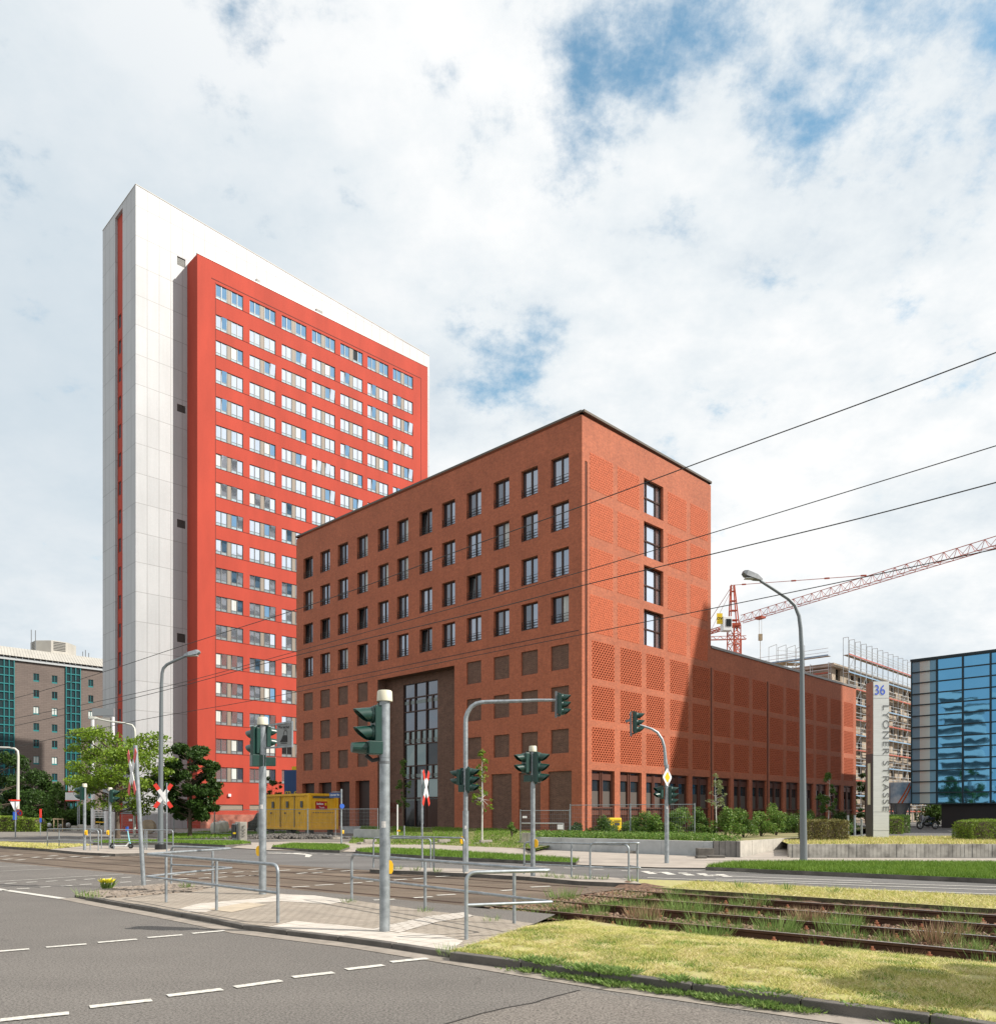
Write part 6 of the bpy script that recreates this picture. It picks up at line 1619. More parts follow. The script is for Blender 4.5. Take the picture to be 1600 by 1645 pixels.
tree('street_tree', 'broad light green tree partly covering the white sign portal', X3(189, 58), 8.0, 4.9, 3.95, 3.0, 15000, .115, 'leaf_light', 'bark', .16, 3, 80, .3, sq=.42)
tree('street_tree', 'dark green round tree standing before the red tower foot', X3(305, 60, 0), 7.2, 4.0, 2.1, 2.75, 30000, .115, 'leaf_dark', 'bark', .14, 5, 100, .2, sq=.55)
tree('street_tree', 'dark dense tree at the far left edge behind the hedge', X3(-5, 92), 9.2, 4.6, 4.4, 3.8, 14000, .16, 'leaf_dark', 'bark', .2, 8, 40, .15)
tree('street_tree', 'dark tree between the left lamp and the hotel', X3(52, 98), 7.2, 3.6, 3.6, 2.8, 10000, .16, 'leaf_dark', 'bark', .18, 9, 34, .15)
tree('street_tree', 'mid green bushy tree left of the sign portal', X3(104, 88), 5.6, 2.9, 2.4, 2.2, 7000, .13, 'leaf_mid', 'bark', .12, 11, 26, .2)
tree('young_tree', 'slim young tree with white trunk on the lawn bank', gp(774.5, 1354, .12), 5.6, 3.55, .72, 1.75, 520, .085, 'leaf_light', 'barkwhite', .05, 12, 30, .55, whip=True)
tree('young_tree', 'young tree with white stem before the fifth ground window', X3(1151, 46, .45), 3.7, 2.55, .62, 1.0, 480, .065, 'leaf_pale', 'barkwhite', .035, 14, 26, .5, whip=True)
tree('young_tree', 'young green tree with white stem near the end of the brick wing', X3(1330, 58, .45), 4.1, 2.75, .85, 1.35, 1300, .085, 'leaf_mid', 'barkwhite', .045, 15, 26, .45, whip=True)
tree('young_tree', 'faint green sapling in front of the brown entrance brick', X3(648, 60, .5), 5.4, 3.5, .85, 1.7, 900, .075, 'leaf_mid', 'bark', .04, 16, 26, .35, whip=True)
tree('young_tree', 'small dark sapling above the yellow container, left of it', X3(437, 76), 5.2, 3.9, .95, 1.3, 900, .10, 'leaf_dark', 'bark', .05, 17, 20, .45)
tree('street_tree', 'dark green tree between brick wing and scaffolding', X3(1391, 96), 6.8, 3.6, 1.5, 2.9, 3200, .14, 'leaf_dark', 'bark', .12, 18, 24, .15)
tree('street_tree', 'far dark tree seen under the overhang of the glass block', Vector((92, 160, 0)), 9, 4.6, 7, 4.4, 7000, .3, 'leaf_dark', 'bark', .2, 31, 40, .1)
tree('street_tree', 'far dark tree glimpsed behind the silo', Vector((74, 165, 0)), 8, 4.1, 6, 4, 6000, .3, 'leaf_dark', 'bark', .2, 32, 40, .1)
# hedge mass and shrubs
def bush(name, lab, c, rx, h, nl, ls, m, seed, grp=None, cat='shrub', stems=True):
    rd = random.Random(seed); c = Vector(c); root = thing(name, lab, cat, tuple(c), grp); cs = []; rs = []
    for k in range(12):
        th = rd.uniform(0, 6.283); rr = rx * rd.uniform(0, .75); cs.append(c + Vector((rr * math.cos(th), rr * math.sin(th), h * rd.uniform(.25, .78)))); rs.append(rx * rd.uniform(.25, .42))
    V, Fc = leafcloud(cs, rs, nl, ls, seed, 1.0); k = V[:, 2] > c.z - .05; V[:, 2] = np.maximum(V[:, 2], c.z)
    npmesh('foliage', V, Fc, M[m], root)
    mb = MB()
    for p in cs: mb.tube([c, c.lerp(p, .5) + Vector((0, 0, .1)), p + Vector((0, 0, .2))], [.02, .014, .005], 5)
    mb.build('stems', M['bark'], root); return root
sh = [(966, 43, .9, 1.3, 'low dark shrub left of the yellow post box', 'leaf_mid'), (1035, 42, 1.0, 1.75, 'tall shrub right of the yellow post box', 'leaf_shrub'), (1005, 44, .9, .95, 'low shrub in front of the yellow post box', 'leaf_shrub'),
      (1062, 41, .9, 1.5, 'shrub directly behind the priority sign pole', 'leaf_shrub'), (1092, 41, 1.0, 1.75, 'wide shrub just right of the priority sign pole', 'leaf_shrub'), (1118, 43, .8, 2.0, 'shrub by the right post of the mesh fence', 'leaf_mid'),
      (1165, 41, .95, 1.9, 'rounded tall shrub under the white stemmed young tree', 'leaf_shrub'), (1195, 42, .95, 1.75, 'shrub right of the rounded tall shrub', 'leaf_shrub'), (1222, 44, .9, 1.8, 'shrub in the middle of the planting bed before the wing', 'leaf_shrub'),
      (1247, 46, .9, 2.1, 'tallest shrub near the end of the planting bed', 'leaf_shrub'), (1275, 53, 1.1, 1.5, 'dark shrub left of the right street lamp', 'leaf_mid'), (1305, 58, 1.2, 1.6, 'dark shrub behind the brown box hedge', 'leaf_mid'),
      (1345, 62, 1.3, 1.6, 'dark shrub before the last ground window', 'leaf_dark'), (925, 45, .55, .95, 'small round shrub at the brick corner', 'leaf_dark'), (1135, 42, .6, .85, 'low shrub between the fence post and the rounded shrub', 'leaf_shrub'), (822, 47, .35, 1.0, 'narrow shrub at the top of the lawn bank', 'leaf_shrub')]
for i, (px, d, rx, h, lb, m) in enumerate(sh):
    bush('shrub', lb, X3(px, d, .42), rx, h, int(2300 * rx), .06, m, 40 + i, 'shrubs in the beds along the brick building')
V, Fc = leafcloud([Vector((2.1 + q_ * 7.6 + .3 * (k % 2), 39.6 - q_ * 5.9 + (k % 5) * 1.3, .62)) for k, q_ in enumerate(np.linspace(0, 1, 90))], [.5] * 90, 42000, .045, 99, .55); V[:, 2] = np.maximum(V[:, 2], .5)
tag(npmesh('ground_cover', V, Fc, M['leaf_shrub'], org=(6, 41, .6)), 'low green ground cover behind the grey concrete wall', 'ground cover', kind='stuff')
V, Fc = leafcloud([X3(px, 54 + (k % 4) * 2, .8) for k, px in enumerate(range(1185, 1370, 6))], [.8] * 31, 9000, .08, 98, .7); V[:, 2] = np.maximum(V[:, 2], .4)
tag(npmesh('ground_cover', V, Fc, M['leaf_mid'], org=(20, 55, .6)), 'dark undergrowth at the foot of the low brick wing', 'ground cover', kind='stuff')
for k, (px, d, h, lb) in enumerate(((-90, 100, 5.5, 'leftmost'), (20, 104, 4.6, 'second'), (75, 100, 3.6, 'third'), (125, 104, 3.2, 'fourth'))):
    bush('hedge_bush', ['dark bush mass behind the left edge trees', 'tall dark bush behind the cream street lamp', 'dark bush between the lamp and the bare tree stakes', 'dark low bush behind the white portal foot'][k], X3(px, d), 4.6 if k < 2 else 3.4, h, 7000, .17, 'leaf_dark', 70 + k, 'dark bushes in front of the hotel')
bush('hedge_bush', 'dark green bush seen below the left end of the blue glass block', X3(1506, 98), 3.6, 5.2, 6000, .15, 'leaf_mid', 75)
def boxhedge(lab, o, a, b, h, m, n, ls, seed, rnd=.0):
    """clipped hedge: leaves over an inner dark body"""
    o, a, b = Vector(o), Vector(a), Vector(b); root = thing('box_hedge', lab, 'hedge', tuple(o)); rg = np.random.default_rng(seed)
    MB().obox(o + a * .04 + b * .05, a * .92, b * .9, Vector((0, 0, h * .93))).build('branches', M['bark'], root)
    f = rg.random(n); u, v = rg.random(n), rg.random(n); c = np.zeros((n, 3)); s1, s2, s3 = a.length * h, b.length * h, a.length * b.length; tot = 2 * s1 + 2 * s2 + s3; pr = np.array([s1, s1, s2, s2, s3]) / tot
    k = rg.choice(5, n, p=pr); fa = np.where(k < 2, u, np.where(k == 2, 0, np.where(k == 3, 1, u))); fb_ = np.where(k == 0, 0, np.where(k == 1, 1, np.where(k < 4, u, v))); fz = np.where(k < 4, v, 1.0)
    if rnd: ex = np.maximum(0, np.abs(fa - .5) * 2 - .7) / .3; fz = fz * (1 - rnd * ex ** 2)
    c = np.array(o)[None] + fa[:, None] * np.array(a) + fb_[:, None] * np.array(b); bump_ = .05 * np.sin(fa * a.length * 6.5) ; c[:, 1] += bump_; c[:, 2] = o.z + fz * h + .03 * np.sin(fa * a.length * 9); c += rg.normal(0, .028, (n, 3))
    nr_ = rg.normal(size=(n, 3)); nr_ /= np.linalg.norm(nr_, axis=1)[:, None]; q = np.cross(nr_, rg.normal(size=(n, 3))); q /= np.linalg.norm(q, axis=1)[:, None]; p = np.cross(nr_, q); s_ = ls * rg.uniform(.6, 1.3, n)[:, None]
    V = np.stack([c - q * s_, c + p * s_ * .6, c + q * s_, c - p * s_ * .6], 1).reshape(-1, 3); npmesh('foliage', V, np.arange(4 * n).reshape(-1, 4), M[m], root); return root
boxhedge('brownish clipped box hedge right of the street lamp', X3(1297, 36, .5), (2.05, .5, 0), (.1, 1.3, 0), .92, 'hedge_brown', 14000, .03, 1)
boxhedge('small bright green hedge block just right of the number pylon', X3(1426, 50, .5), (1.0, .1, 0), (.3, 2.2, 0), 1.0, 'hedge_green', 5000, .04, 2)
boxhedge('darker green hedge running back to the motorcycle', X3(1441, 52, .5), (1.6, 1.5, 0), (1.2, 5, 0), 1.1, 'leaf_mid', 8000, .05, 3)
boxhedge('yellow-green clipped hedge at the right edge above the wall', X3(1562, 36.5, .5), (3.8, .3, 0), (.1, 1.8, 0), .93, 'hedge_green', 16000, .03, 4, .25)
boxhedge('low green hedge at the left edge before the lamp', X3(-60, 80), (5.6, 0, 0), (0, 2, 0), 1.5, 'hedge_green', 9000, .07, 5, .3)
boxhedge('low green hedge just right of the far left sign pole', X3(26, 80), (1.9, 0, 0), (0, 2, 0), 1.3, 'hedge_green', 4500, .07, 6, .4)

# ============================================================ NUMBER PYLON
M['lettergrey'] = mat('letter_grey', (.15, .155, .16), .5)
b = X3(1403, 40.3, .5); w_ = .77; dp = .80; hz_ = py_z(1095, 40.3)
py_ = thing('number_pylon', 'tall silver sign pylon reading 36 LYONER STRASSE on the terrace lawn', 'sign pylon', tuple(b))
MB().obox(b, Vector((w_, 0, 0)), Vector((0, dp, 0)), Vector((0, 0, hz_ - .5))).build('panel', M['alu'], py_)
mb = MB(); jz = [py_z(y, 40.3) for y in (1122, 1214, 1305, 1335)]
for z in jz: mb.obox(b + Vector((-.003, -.004, z - .5)), Vector((w_ + .006, 0, 0)), Vector((0, .01, 0)), Vector((0, 0, .012)))
mb.build('panel_joint', M['louvre'], py_)
zs_ = py_z(1211, 40.3); mb = MB(); mb.obox(b + Vector((-.03, .03, 0)), Vector((.028, 0, 0)), Vector((0, dp - .06, 0)), Vector((0, 0, zs_ - .5))); sd_ = mb.build('side_panel', M['slate'], py_)
mb = MB(); z0_, z1_ = py_z(1293, 40.3), py_z(1226, 40.3); mb.obox(b + Vector((-.045, .25, z0_ - .5)), Vector((.014, 0, 0)), Vector((0, .28, 0)), Vector((0, 0, z1_ - z0_))); mb.build('light_strip', M['cream'], sd_)
mb = MB(); mb.obox(b + Vector((-.012, .02, zs_ - .5)), Vector((.01, 0, 0)), Vector((0, dp - .04, 0)), Vector((0, 0, hz_ - zs_ - .002))); mb.build('side_glass', mat('tinted_side', (.26, .19, .17), .25, .4), py_)
text_obj('number', '36', .70, b + Vector((.31, -.012, py_z(1109.5, 40.3) - .5)), (1, 0, 0), (0, 0, 1), M['bluetext'], py_, .004, 1.0, 'CENTER', .8)
L0, L1 = py_z(1133, 40.3), py_z(1303, 40.3)
me_t = text_mesh('LYONER STRASSE', .46, .003, 1.22); xs_ = [v.co.x for v in me_t.vertices]; wid = max(xs_) - min(xs_); k_ = (L0 - L1) / wid; bpy.data.meshes.remove(me_t)
text_obj('street_name', 'LYONER STRASSE', .46, b + Vector((.60, -.012, (L0 + L1) / 2 - .5)), (0, 0, -1), (1, 0, 0), M['lettergrey'], py_, .003, 1.22, 'CENTER', k_)
text_obj('street_name', 'LYONER STRASSE', .46, b + Vector((-.014, .50, (L0 + L1) / 2 - .5 + .05)), (0, 0, -1), (0, -1, 0), mat('text_brown', (.12, .06, .05), .5), py_, .002, 1.22, 'CENTER', k_)

# ============================================================ CONTAINER, FENCES, SITE THINGS
co = Vector((-14.5, 63, .55)); ca, ce = D1 * 6.6, Vector((.7024, .7118, 0)) * 2.5; ch_ = 2.75
ct = thing('site_container', 'yellow steel site container with red company plate beside the brick building', 'container', tuple(co))
def corr(mb, o, a, h, n_, m=0, pitch=.28, dep=.035):
    L = a.length; d = a.normalized(); s_ = 0
    while s_ < L - .01:
        e = min(pitch, L - s_); p0 = o + d * s_; p1 = o + d * (s_ + e * .35); p2 = o + d * (s_ + e * .5); p3 = o + d * (s_ + e * .85); p4 = o + d * (s_ + e); z = Vector((0, 0, h)); i_ = -n_ * dep
        for a0, b0 in ((p0, p1), (p1, p2 + i_), (p2 + i_, p3 + i_), (p3 + i_, p4)): mb.quad(a0, b0, b0 + z, a0 + z, m)
        s_ += pitch
mb = MB(); corr(mb, co, ca, ch_, NL); corr(mb, co, ce, ch_, NR, pitch=.5, dep=.012); corr(mb, co + ca, ce, ch_, -NR); corr(mb, co + ce, ca, ch_, -NL)
z = Vector((0, 0, ch_)); mb.quad(co + z, co + ca + z, co + ca + ce + z, co + ce + z); mb.quad(co, co + ca, co + ca + ce, co + ce); mb.build('body', M['contyellow'], ct)
mb = MB()
for p in (co, co + ca, co + ce, co + ca + ce): mb.box(p + z / 2, (.2, .2, ch_ + .02), rz=R(45))
for zz in (0.05, ch_ - .05):
    for p, q in ((co, ca), (co, ce), (co + ca, ce), (co + ce, ca)): mb.bar(p + Vector((0, 0, zz)), p + q + Vector((0, 0, zz)), .17)
mb.build('edge_frame', M['contyellow'], ct)
mb = MB(); cq = co + ce * .22 + NR * .02
mb.obox(cq + Vector((0, 0, 1.55)), ce * .42, NR * .02, Vector((0, 0, .62))); pl_ = mb.build('company_plate', mat('plate_red', (.40, .01, .015), .5), ct)
mb = MB()
for k in range(7): mb.obox(cq + ce * (.035 + k * .036) + NR * .03 + Vector((0, 0, 1.90)), ce * .024, NR * .012, Vector((0, 0, .12 + .05 * (k in (0, 3)))))
mb.build('lettering', M['white'], pl_)
text_obj('lettering', 'Team', .22, cq + ce * .21 + NR * .045 + Vector((0, 0, 1.70)), ce, (0, 0, 1), M['white'], pl_, .004)
MB().obox(cq + ce * .33 + NR * .03 + Vector((0, 0, 1.86)), ce * .06, NR * .012, Vector((0, 0, .2))).build('emblem', M['postyellow'], pl_)
mb = MB(); mb.obox(co + ce * .12 + NR * .03 + Vector((0, 0, 2.42)), ce * .76, NR * .02, Vector((0, 0, .15)))
mb.build('vent_strip', M['louvre'], ct)
mb = MB()
for k in range(9): mb.obox(co + ce * (.12 + k * .088) + NR * .02 + Vector((0, 0, 1.28)), ce * .05, NR * .02, Vector((0, 0, .05)))
for f_ in (.13, .45, .78): mb.obox(co + ca * f_ + NL * .03 + Vector((0, 0, 1.7)), ca * .05, NL * .04, Vector((0, 0, .5))); mb.obox(co + ca * (f_ + .06) + NL * .03 + Vector((0, 0, 1.2)), ca * .02, NL * .05, Vector((0, 0, .14)))
mb.build('fittings', M['louvre'], ct)
mb = MB(); 
for f_ in (.31, .63): mb.obox(co + ca * f_ + NL * .02 + Vector((0, 0, .1)), ca * .012, NL * .02, Vector((0, 0, 2.5)))
mb.build('door_joint', M['louvre'], ct)
mb = MB()
for f_ in (.08, .5, .92):
    for g in (.1, .9): mb.box(co + ca * f_ + ce * g - Vector((0, 0, .28)), (.4, .4, .56))
mb.build('support_blocks', M['kerb'], ct)
# rubble under and beside it
rng2 = np.random.default_rng(5)
def pile(name, lab, c, rx, ry, h, n, size, m):
    V, Fc = stones(n, 0, 1, 0, 1, size); V = V.reshape(n, 8, 3); ctr = V.mean(1); x, y = rng2.normal(0, .45, n) * rx, rng2.normal(0, .45, n) * ry; z = np.maximum(0, h * (1 - (x / rx) ** 2 - (y / ry) ** 2)) * rng2.uniform(.6, 1, n)
    V = V - ctr[:, None] + np.stack([c[0] + x, c[1] + y, c[2] + z], 1)[:, None]; return tag(npmesh(name, V.reshape(-1, 3), Fc, m, org=tuple(c)), lab, 'rubble', kind='stuff')
pile('rubble', 'grey heap of broken paving in front of the yellow container', (-14.8, 57.5, .05), 4.5, 1.2, .25, 1800, .13, mat('rubble', (.11, .10, .09), .9, var=.3, scale=2))
def mesh_fence(lab, a, b, ht=2.0, feet=True, z0=.0, wires=True, tape=False):
    a, b = Vector(a), Vector(b); root = thing('mesh_fence', lab, 'fence panel', tuple(a), 'mobile site fence panels'); d = b - a; L = d.length; dn = d.normalized(); Z = lambda p, z: Vector((p.x, p.y, p.z + z0 + z)); mb = MB()
    for p in (a, b): mb.tube([Z(p, .05), Z(p, ht + .06)], .026, 6)
    for z in (.18, ht): mb.tube([Z(a, z), Z(b, z)], .02, 6)
    mb.build('frame', M['galv'], root)
    mb = MB(); n = int(L / .12)
    for k in range(1, n): p = a + d * k / n; mb.bar(Z(p, .18), Z(p, ht), .005)
    for k in range(1, 8): mb.bar(Z(a, .18 + k * (ht - .18) / 8), Z(b, .18 + k * (ht - .18) / 8), .005)
    mb.build('wire_mesh', M['galv'], root)
    if feet:
        for p in (a, b):
            mb = MB(); mb.box(Z(p, .07), (.25, .72, .14), rz=math.atan2(dn.y, dn.x)); mb.box(Z(p, .18), (.22, .40, .08), rz=math.atan2(dn.y, dn.x) + .2); mb.build('concrete_foot', M['concrete'], root)
    return root
fen = [((539, 1352, 56), (607, 1350, 54), 'mesh fence panel right of the street name post, before the tall gates'), ((495, 1352, 58), (539, 1352, 56.5), 'mesh fence panel in front of the yellow container end'), ((416, 1352, 60), (494, 1352, 58.2), 'mesh fence panel in front of the yellow container side'),
       ((836, 1358, 45), (915, 1360, 44), 'mesh fence panel at the brick corner, left of the grey post'), ((916, 1360, 43.9), (1012, 1360, 42), 'mesh fence panel in front of the yellow post box'), ((1013, 1360, 41.9), (1116, 1360, 40), 'mesh fence panel crossing behind the priority sign'),
       ((345, 1345, 66), (414, 1345, 62), 'mesh fence panel behind the utility cabinet'), ((280, 1345, 68), (344, 1345, 66.2), 'mesh fence panel behind the dark round tree'), ((196, 1345, 72), (279, 1345, 68.2), 'mesh fence panel before the white slab foot')]
for (a, _, da), (b_, _, db), lb in fen: mesh_fence(lb, X3(a, da), X3(b_, db), 2.05 if da > 50 else 1.9, z0=.02 if a < 830 or a > 900 and 0 else (.3 if 900 < a else .02), feet=a < 900)
def ppole(name, lab, px, y0, y1, d, r, m, cat='pole'):
    b_ = X3(px, d); b_.z = max(0, py_z(y0, d)); root = thing(name, lab, cat, tuple(b_)); MB().tube([b_, at(px, y1, d)], r, 10).build('pole', m, root, smooth=True); return root
# street name post
r_ = ppole('street_name_post', 'street name post with small blue disc on the green grass island', 548.5, 1361, 1268, 44, .05, M['galv'], 'sign post')
c = at(538.5, 1278, 44); mb = MB(); mb.box(c, (.62, .03, .28)); s1 = mb.build('name_sign', mat('sign_navy', (.03, .06, .16), .5), r_); text_obj('lettering', 'Lyoner Str.', .12, c + Vector((0, -.02, .02)), (1, 0, 0), (0, 0, 1), M['white'], s1, .002)
mb = MB(); mb.box(at(541, 1272.5, 44), (.5, .02, .05)); mb.build('top_bar', M['galvdark'], r_)
c = at(549.5, 1295.5, 43.9); n_ = Vector((.5, -.86, 0)); MB().tube([c, c + n_ * .02], .13, 16).build('blue_disc', M['blue'], r_)
button(r_, at(551, 1337, 43.9), R(-60), .2)
for px, y0, y1, d, lb in ((638.5, 1342, 1293, 52, 'white post with orange tag left of the entrance lawn'), (649.5, 1347, 1327, 50, 'short grey post at the left of the lawn bank')):
    r_ = ppole('post', lb, px, y0, y1, d, .045, M['white'] if y1 < 1300 else M['galv'], 'post')
    if y1 < 1300: MB().box(at(px + 2, 1335, d - .1), (.2, .03, .1)).build('tag', M['yellow'], r_)
for px, y0, d, lb in ((589, 1358, 46, 'concrete fence foot left of the nearest pole, on the pavement edge'), (708, 1358, 46, 'concrete fence foot between the crossing cross and the mast'), (775, 1358, 45, 'concrete block pile at the foot of the white young tree'), (996, 1366, 40.5, 'concrete fence foot leaning on the grey wall')):
    q = X3(px, d, .02 if px < 900 else .0); root = thing('concrete_foot', lb, 'concrete block', tuple(q), 'loose concrete fence feet'); 
    if px > 900: q = Vector((q.x, g0[1].y - .35, 0))
    for a_, (dx, dy, zz, rz_) in enumerate(((0, 0, .07, .2), (.18, .1, .21, .5), (-.35, -.1, .05, -.3))): MB().box(q + Vector((dx, dy, zz)), (.7 if a_ < 2 else .3, .24, .14), rz=rz_).build('block', M['concrete'], root, bevel=.015)
# gate bar with plates near the brick corner
root = thing('barrier_gate', 'low white tube barrier with small white and orange plates by the brick corner', 'barrier', tuple(X3(838, 47)))
mb = MB(); mb.tube([X3(838, 47, .9 + .3), X3(904, 46.3, 1.2)], .03, 8); mb.tube([X3(905, 46.3, .3), X3(905, 46.3, 1.22)], .03, 8); mb.build('bar', M['scafftube'], root)
MB().box(at(900, 1329, 46.2), (.32, .02, .27)).build('plate', M['white'], root); MB().box(at(899, 1339, 46.2), (.26, .02, .15)).build('plate', M['yellow'], root); MB().box(at(843, 1313, 46.8), (.26, .02, .12)).build('plate', M['white'], root)
# post box
p = at(979, 1334, 52); p.z = py_z(1335, 52)
root = thing('post_box', 'bright yellow post box among the shrubs by the brick corner', 'post box', (p.x, p.y, .3))
mb = MB(); mb.obox(Vector((p.x, p.y, p.z)), Vector((.80, .12, 0)), Vector((-.1, .45, 0)), Vector((0, 0, .82))); mb.build('body', M['postyellow'], root, bevel=.05)
MB().box((p.x + .5, p.y + .03, p.z + .62), (.45, .03, .05), rz=.15).build('slot', M['black'], root); MB().box((p.x + .5, p.y + .04, p.z + .42), (.32, .03, .14), rz=.15).build('notice', M['slate'], root)
MB().obox(Vector((p.x + .1, p.y + .1, .1)), Vector((.5, .1, 0)), Vector((-.05, .3, 0)), Vector((0, 0, max(.1, p.z - .1)))).build('stand', M['galvdark'], root)
# utility cabinet
d = 50; b_ = X3(384, d); root = thing('utility_cabinet', 'white utility cabinet scribbled with black graffiti and a dark poster', 'utility cabinet', tuple(b_))
mb = MB(); mb.obox(X3(385.5, d - .3), Vector((.42, .05, 0)), Vector((-.5, .6, 0)), Vector((0, 0, 1.25))); mb.build('body', M['wallpale'], root, bevel=.02)
mb = MB(); mb.obox(X3(373, d + .25), Vector((.42, -.42, 0)), Vector((.3, .3, 0)), Vector((0, 0, 1.15))); mb.build('body', M['signback'], root, bevel=.02)
mb = MB(); mb.obox(X3(372.5, d + .1, .28), Vector((.30, -.32, 0)), Vector((-.02, -.02, 0)), Vector((0, 0, .8))); mb.build('poster', M['black'], root)
MB().box(at(376.5, 1339, d - .3), (.16, .02, .1)).build('sticker', M['postyellow'], root)
mb = MB(); o = X3(385.5, d - .33); pts = [(.1, .95), (.28, 1.05), (.14, .86), (.32, .78), (.12, .68), (.30, .60), (.12, .5), (.28, .42), (.15, .35)]
mb.tube([o + Vector((x, x * .12 - .005, z)) for x, z in pts], .016, 5); mb.build('graffiti', M['black'], root)
# van behind the pole
d = 74; b_ = X3(412, d); root = thing('parked_van', 'dark van parked between the white skip bags and the yellow container', 'van', tuple(b_)); a_ = Vector((.96, .28, 0)); n_ = Vector((.28, -.96, 0))
def sideprism(prof, w_, name, m, par, o=b_, off=0.0, bevel=0):
    n = len(prof); vs = [o + a_ * x + Vector((0, 0, z)) + n_ * off for x, z in prof] + [o + a_ * x + Vector((0, 0, z)) - n_ * w_ + n_ * off for x, z in prof]
    return MB().add(vs, [tuple(range(n)), tuple(reversed(range(n, 2 * n)))] + [(i, (i + 1) % n, n + (i + 1) % n, n + i) for i in range(n)]).build(name, m, par, bevel=bevel)
M['carblack'] = mat('car_paint_black', (.012, .012, .014), .25, .0, coat=.5)
sideprism([(-.7, .35), (4.2, .35), (4.2, 1.1), (4.1, 1.85), (.55, 1.9), (.05, 1.75), (-.25, 1.15), (-.68, .95)], 1.8, 'body', M['carblack'], root, bevel=.08)
sideprism([(.15, 1.1), (1.3, 1.12), (1.3, 1.68), (.5, 1.70)], .02, 'side_window', M['pane_dark'], root, off=.015); sideprism([(1.45, 1.12), (2.6, 1.12), (2.6, 1.68), (1.45, 1.68)], .02, 'side_window', M['pane_dark'], root, off=.015)
for x in (.15, 3.2):
    c = b_ + a_ * x + n_ * .02 + Vector((0, 0, .34)); wh = MB().tube([c, c - n_ * .22], .34, 18).build('wheel', M['rubber'], root); MB().tube([c + n_ * .01, c - n_ * .05], .20, 12).build('rim', M['galv'], wh)
c = b_ - a_ * .66 + n_ * -.35 + Vector((0, 0, .85)); MB().box(c, (.08, .3, .18), rz=.28).build('headlight', M['towerpane'], root)
# bulk bags
for k, (px, d, s_, lb) in enumerate(((348, 70, .95, 'white bulk bag left of the pair by the fence'), (358, 71, 1.05, 'larger white bulk bag right of the pair by the fence'))):
    b_ = X3(px, d, .0); root = thing('bulk_bag', lb, 'bulk bag', tuple(b_), 'white bulk bags behind the fence'); mb = MB()
    mb.tube([b_ + Vector((0, 0, z)) for z in (.02, .25, .7, s_, s_ + .12)], [.42, .52, .55, .46, .2], 8); mb.build('bag', mat('woven_bag', (.55, .53, .47), .9, var=.15, scale=3), root, smooth=True)
    mb = MB(); mb.tube([b_ + Vector((-.3, -.2, s_)), b_ + Vector((0, -.2, s_ + .3)), b_ + Vector((.3, -.2, s_))], .03, 5); mb.build('strap', M['signback'], root)
# blue board with yellow lettering, yellow board above
d = 92; c = at(471, 1261, d)
root = thing('site_board', 'blue board with yellow lettering hung at the red tower, edge hidden by brick', 'board', (c.x, c.y, 0)); mb = MB()
for s_ in (-.4, .5): mb.bar((c.x + s_, c.y, 0), (c.x + s_, c.y, c.z), .1)
mb.build('posts', M['galvdark'], root); MB().box(c, (2.0, .1, 3.3)).build('board', mat('board_blue', (.02, .07, .20), .6), root)
text_obj('lettering', 'm e', 1.0, c + Vector((-.2, -.08, -.9)), (1, 0, 0), (0, 0, 1), M['postyellow'], root, .01)
c = at(474, 1243, d + 1); MB().box(c, (.7, .1, 1.6)).build('board', M['postyellow'], root)
# brick-red low store, cable reel, pale blocks near the tower
b_ = X3(186, 74); root = thing('store_box', 'orange red low store box beside the white slab', 'shed', tuple(b_)); MB().obox(b_, Vector((1.55, 0, 0)), Vector((0, 1.6, 0)), Vector((0, 0, 1.75))).build('body', M['towerred'], root, bevel=.02); MB().obox(b_ + Vector((-.04, -.04, 1.75)), Vector((1.63, 0, 0)), Vector((0, 1.68, 0)), Vector((0, 0, .07))).build('lid', M['galvdark'], root); MB().box((b_.x + 1.35, 73.97, 1.2), (.3, .02, .2)).build('notice', M['white'], root)
b_ = X3(236, 72); root = thing('cable_reel', 'wooden cable reel lying beside the fence before the white slab', 'cable reel', tuple(b_)); 
for off_, r__ in ((0, .62), (.5, .62)): MB().tube([b_ + Vector((0, off_, .62)), b_ + Vector((0, off_ + .07, .62))], r__, 20).build('flange', M['plank'], root)
MB().tube([b_ + Vector((0, .05, .62)), b_ + Vector((0, .5, .62))], .35, 16).build('drum', M['black'], root)
mb = MB()
root = thing('stone_planter', 'pale low stone planter beneath the white sign portal', 'planter', tuple(X3(114, 84)))
for k in range(5): MB().obox(X3(114 + k * 11, 84 + .2 * k), Vector((.65, 0, 0)), Vector((0, .6, 0)), Vector((0, 0, .55 + .12 * (k % 2)))).build('block', M['wallpale'], root, bevel=.03)
# white sign portal
d = 80; root = thing('sign_portal', 'white two-column sign portal with grey top panel behind the light green tree', 'sign portal', tuple(X3(165, d)))
for px in (149.5, 181.5):
    MB().cyl(X3(px, d), .19 if px < 160 else .15, py_z(1152, d), 14).build('column', M['white'], root, smooth=True)
MB().cyl(X3(170.5, d - .6), .17, 2.6, 12).build('column', M['white'], root, smooth=True)
MB().obox(at(148, 1150, d - .15), Vector((34.5 / F * d, 0, 0)), Vector((0, .3, 0)), Vector((0, 0, 12 / F * d))).build('top_panel', M['signback'], root)
tp = MB(); tp.obox(at(153, 1205, d - .1), Vector((25 / F * d, 0, 0)), Vector((0, .15, 0)), Vector((0, 0, 52 / F * d))); tp.build('back_panel', M['zinc'], root)
mb = MB()
for k in range(6): mb.bar(at(151, 1300 + k * 2.7, d - .1), at(174, 1300 + k * 2.7, d - .6), .06)
mb.build('louvre_bars', M['white'], root)
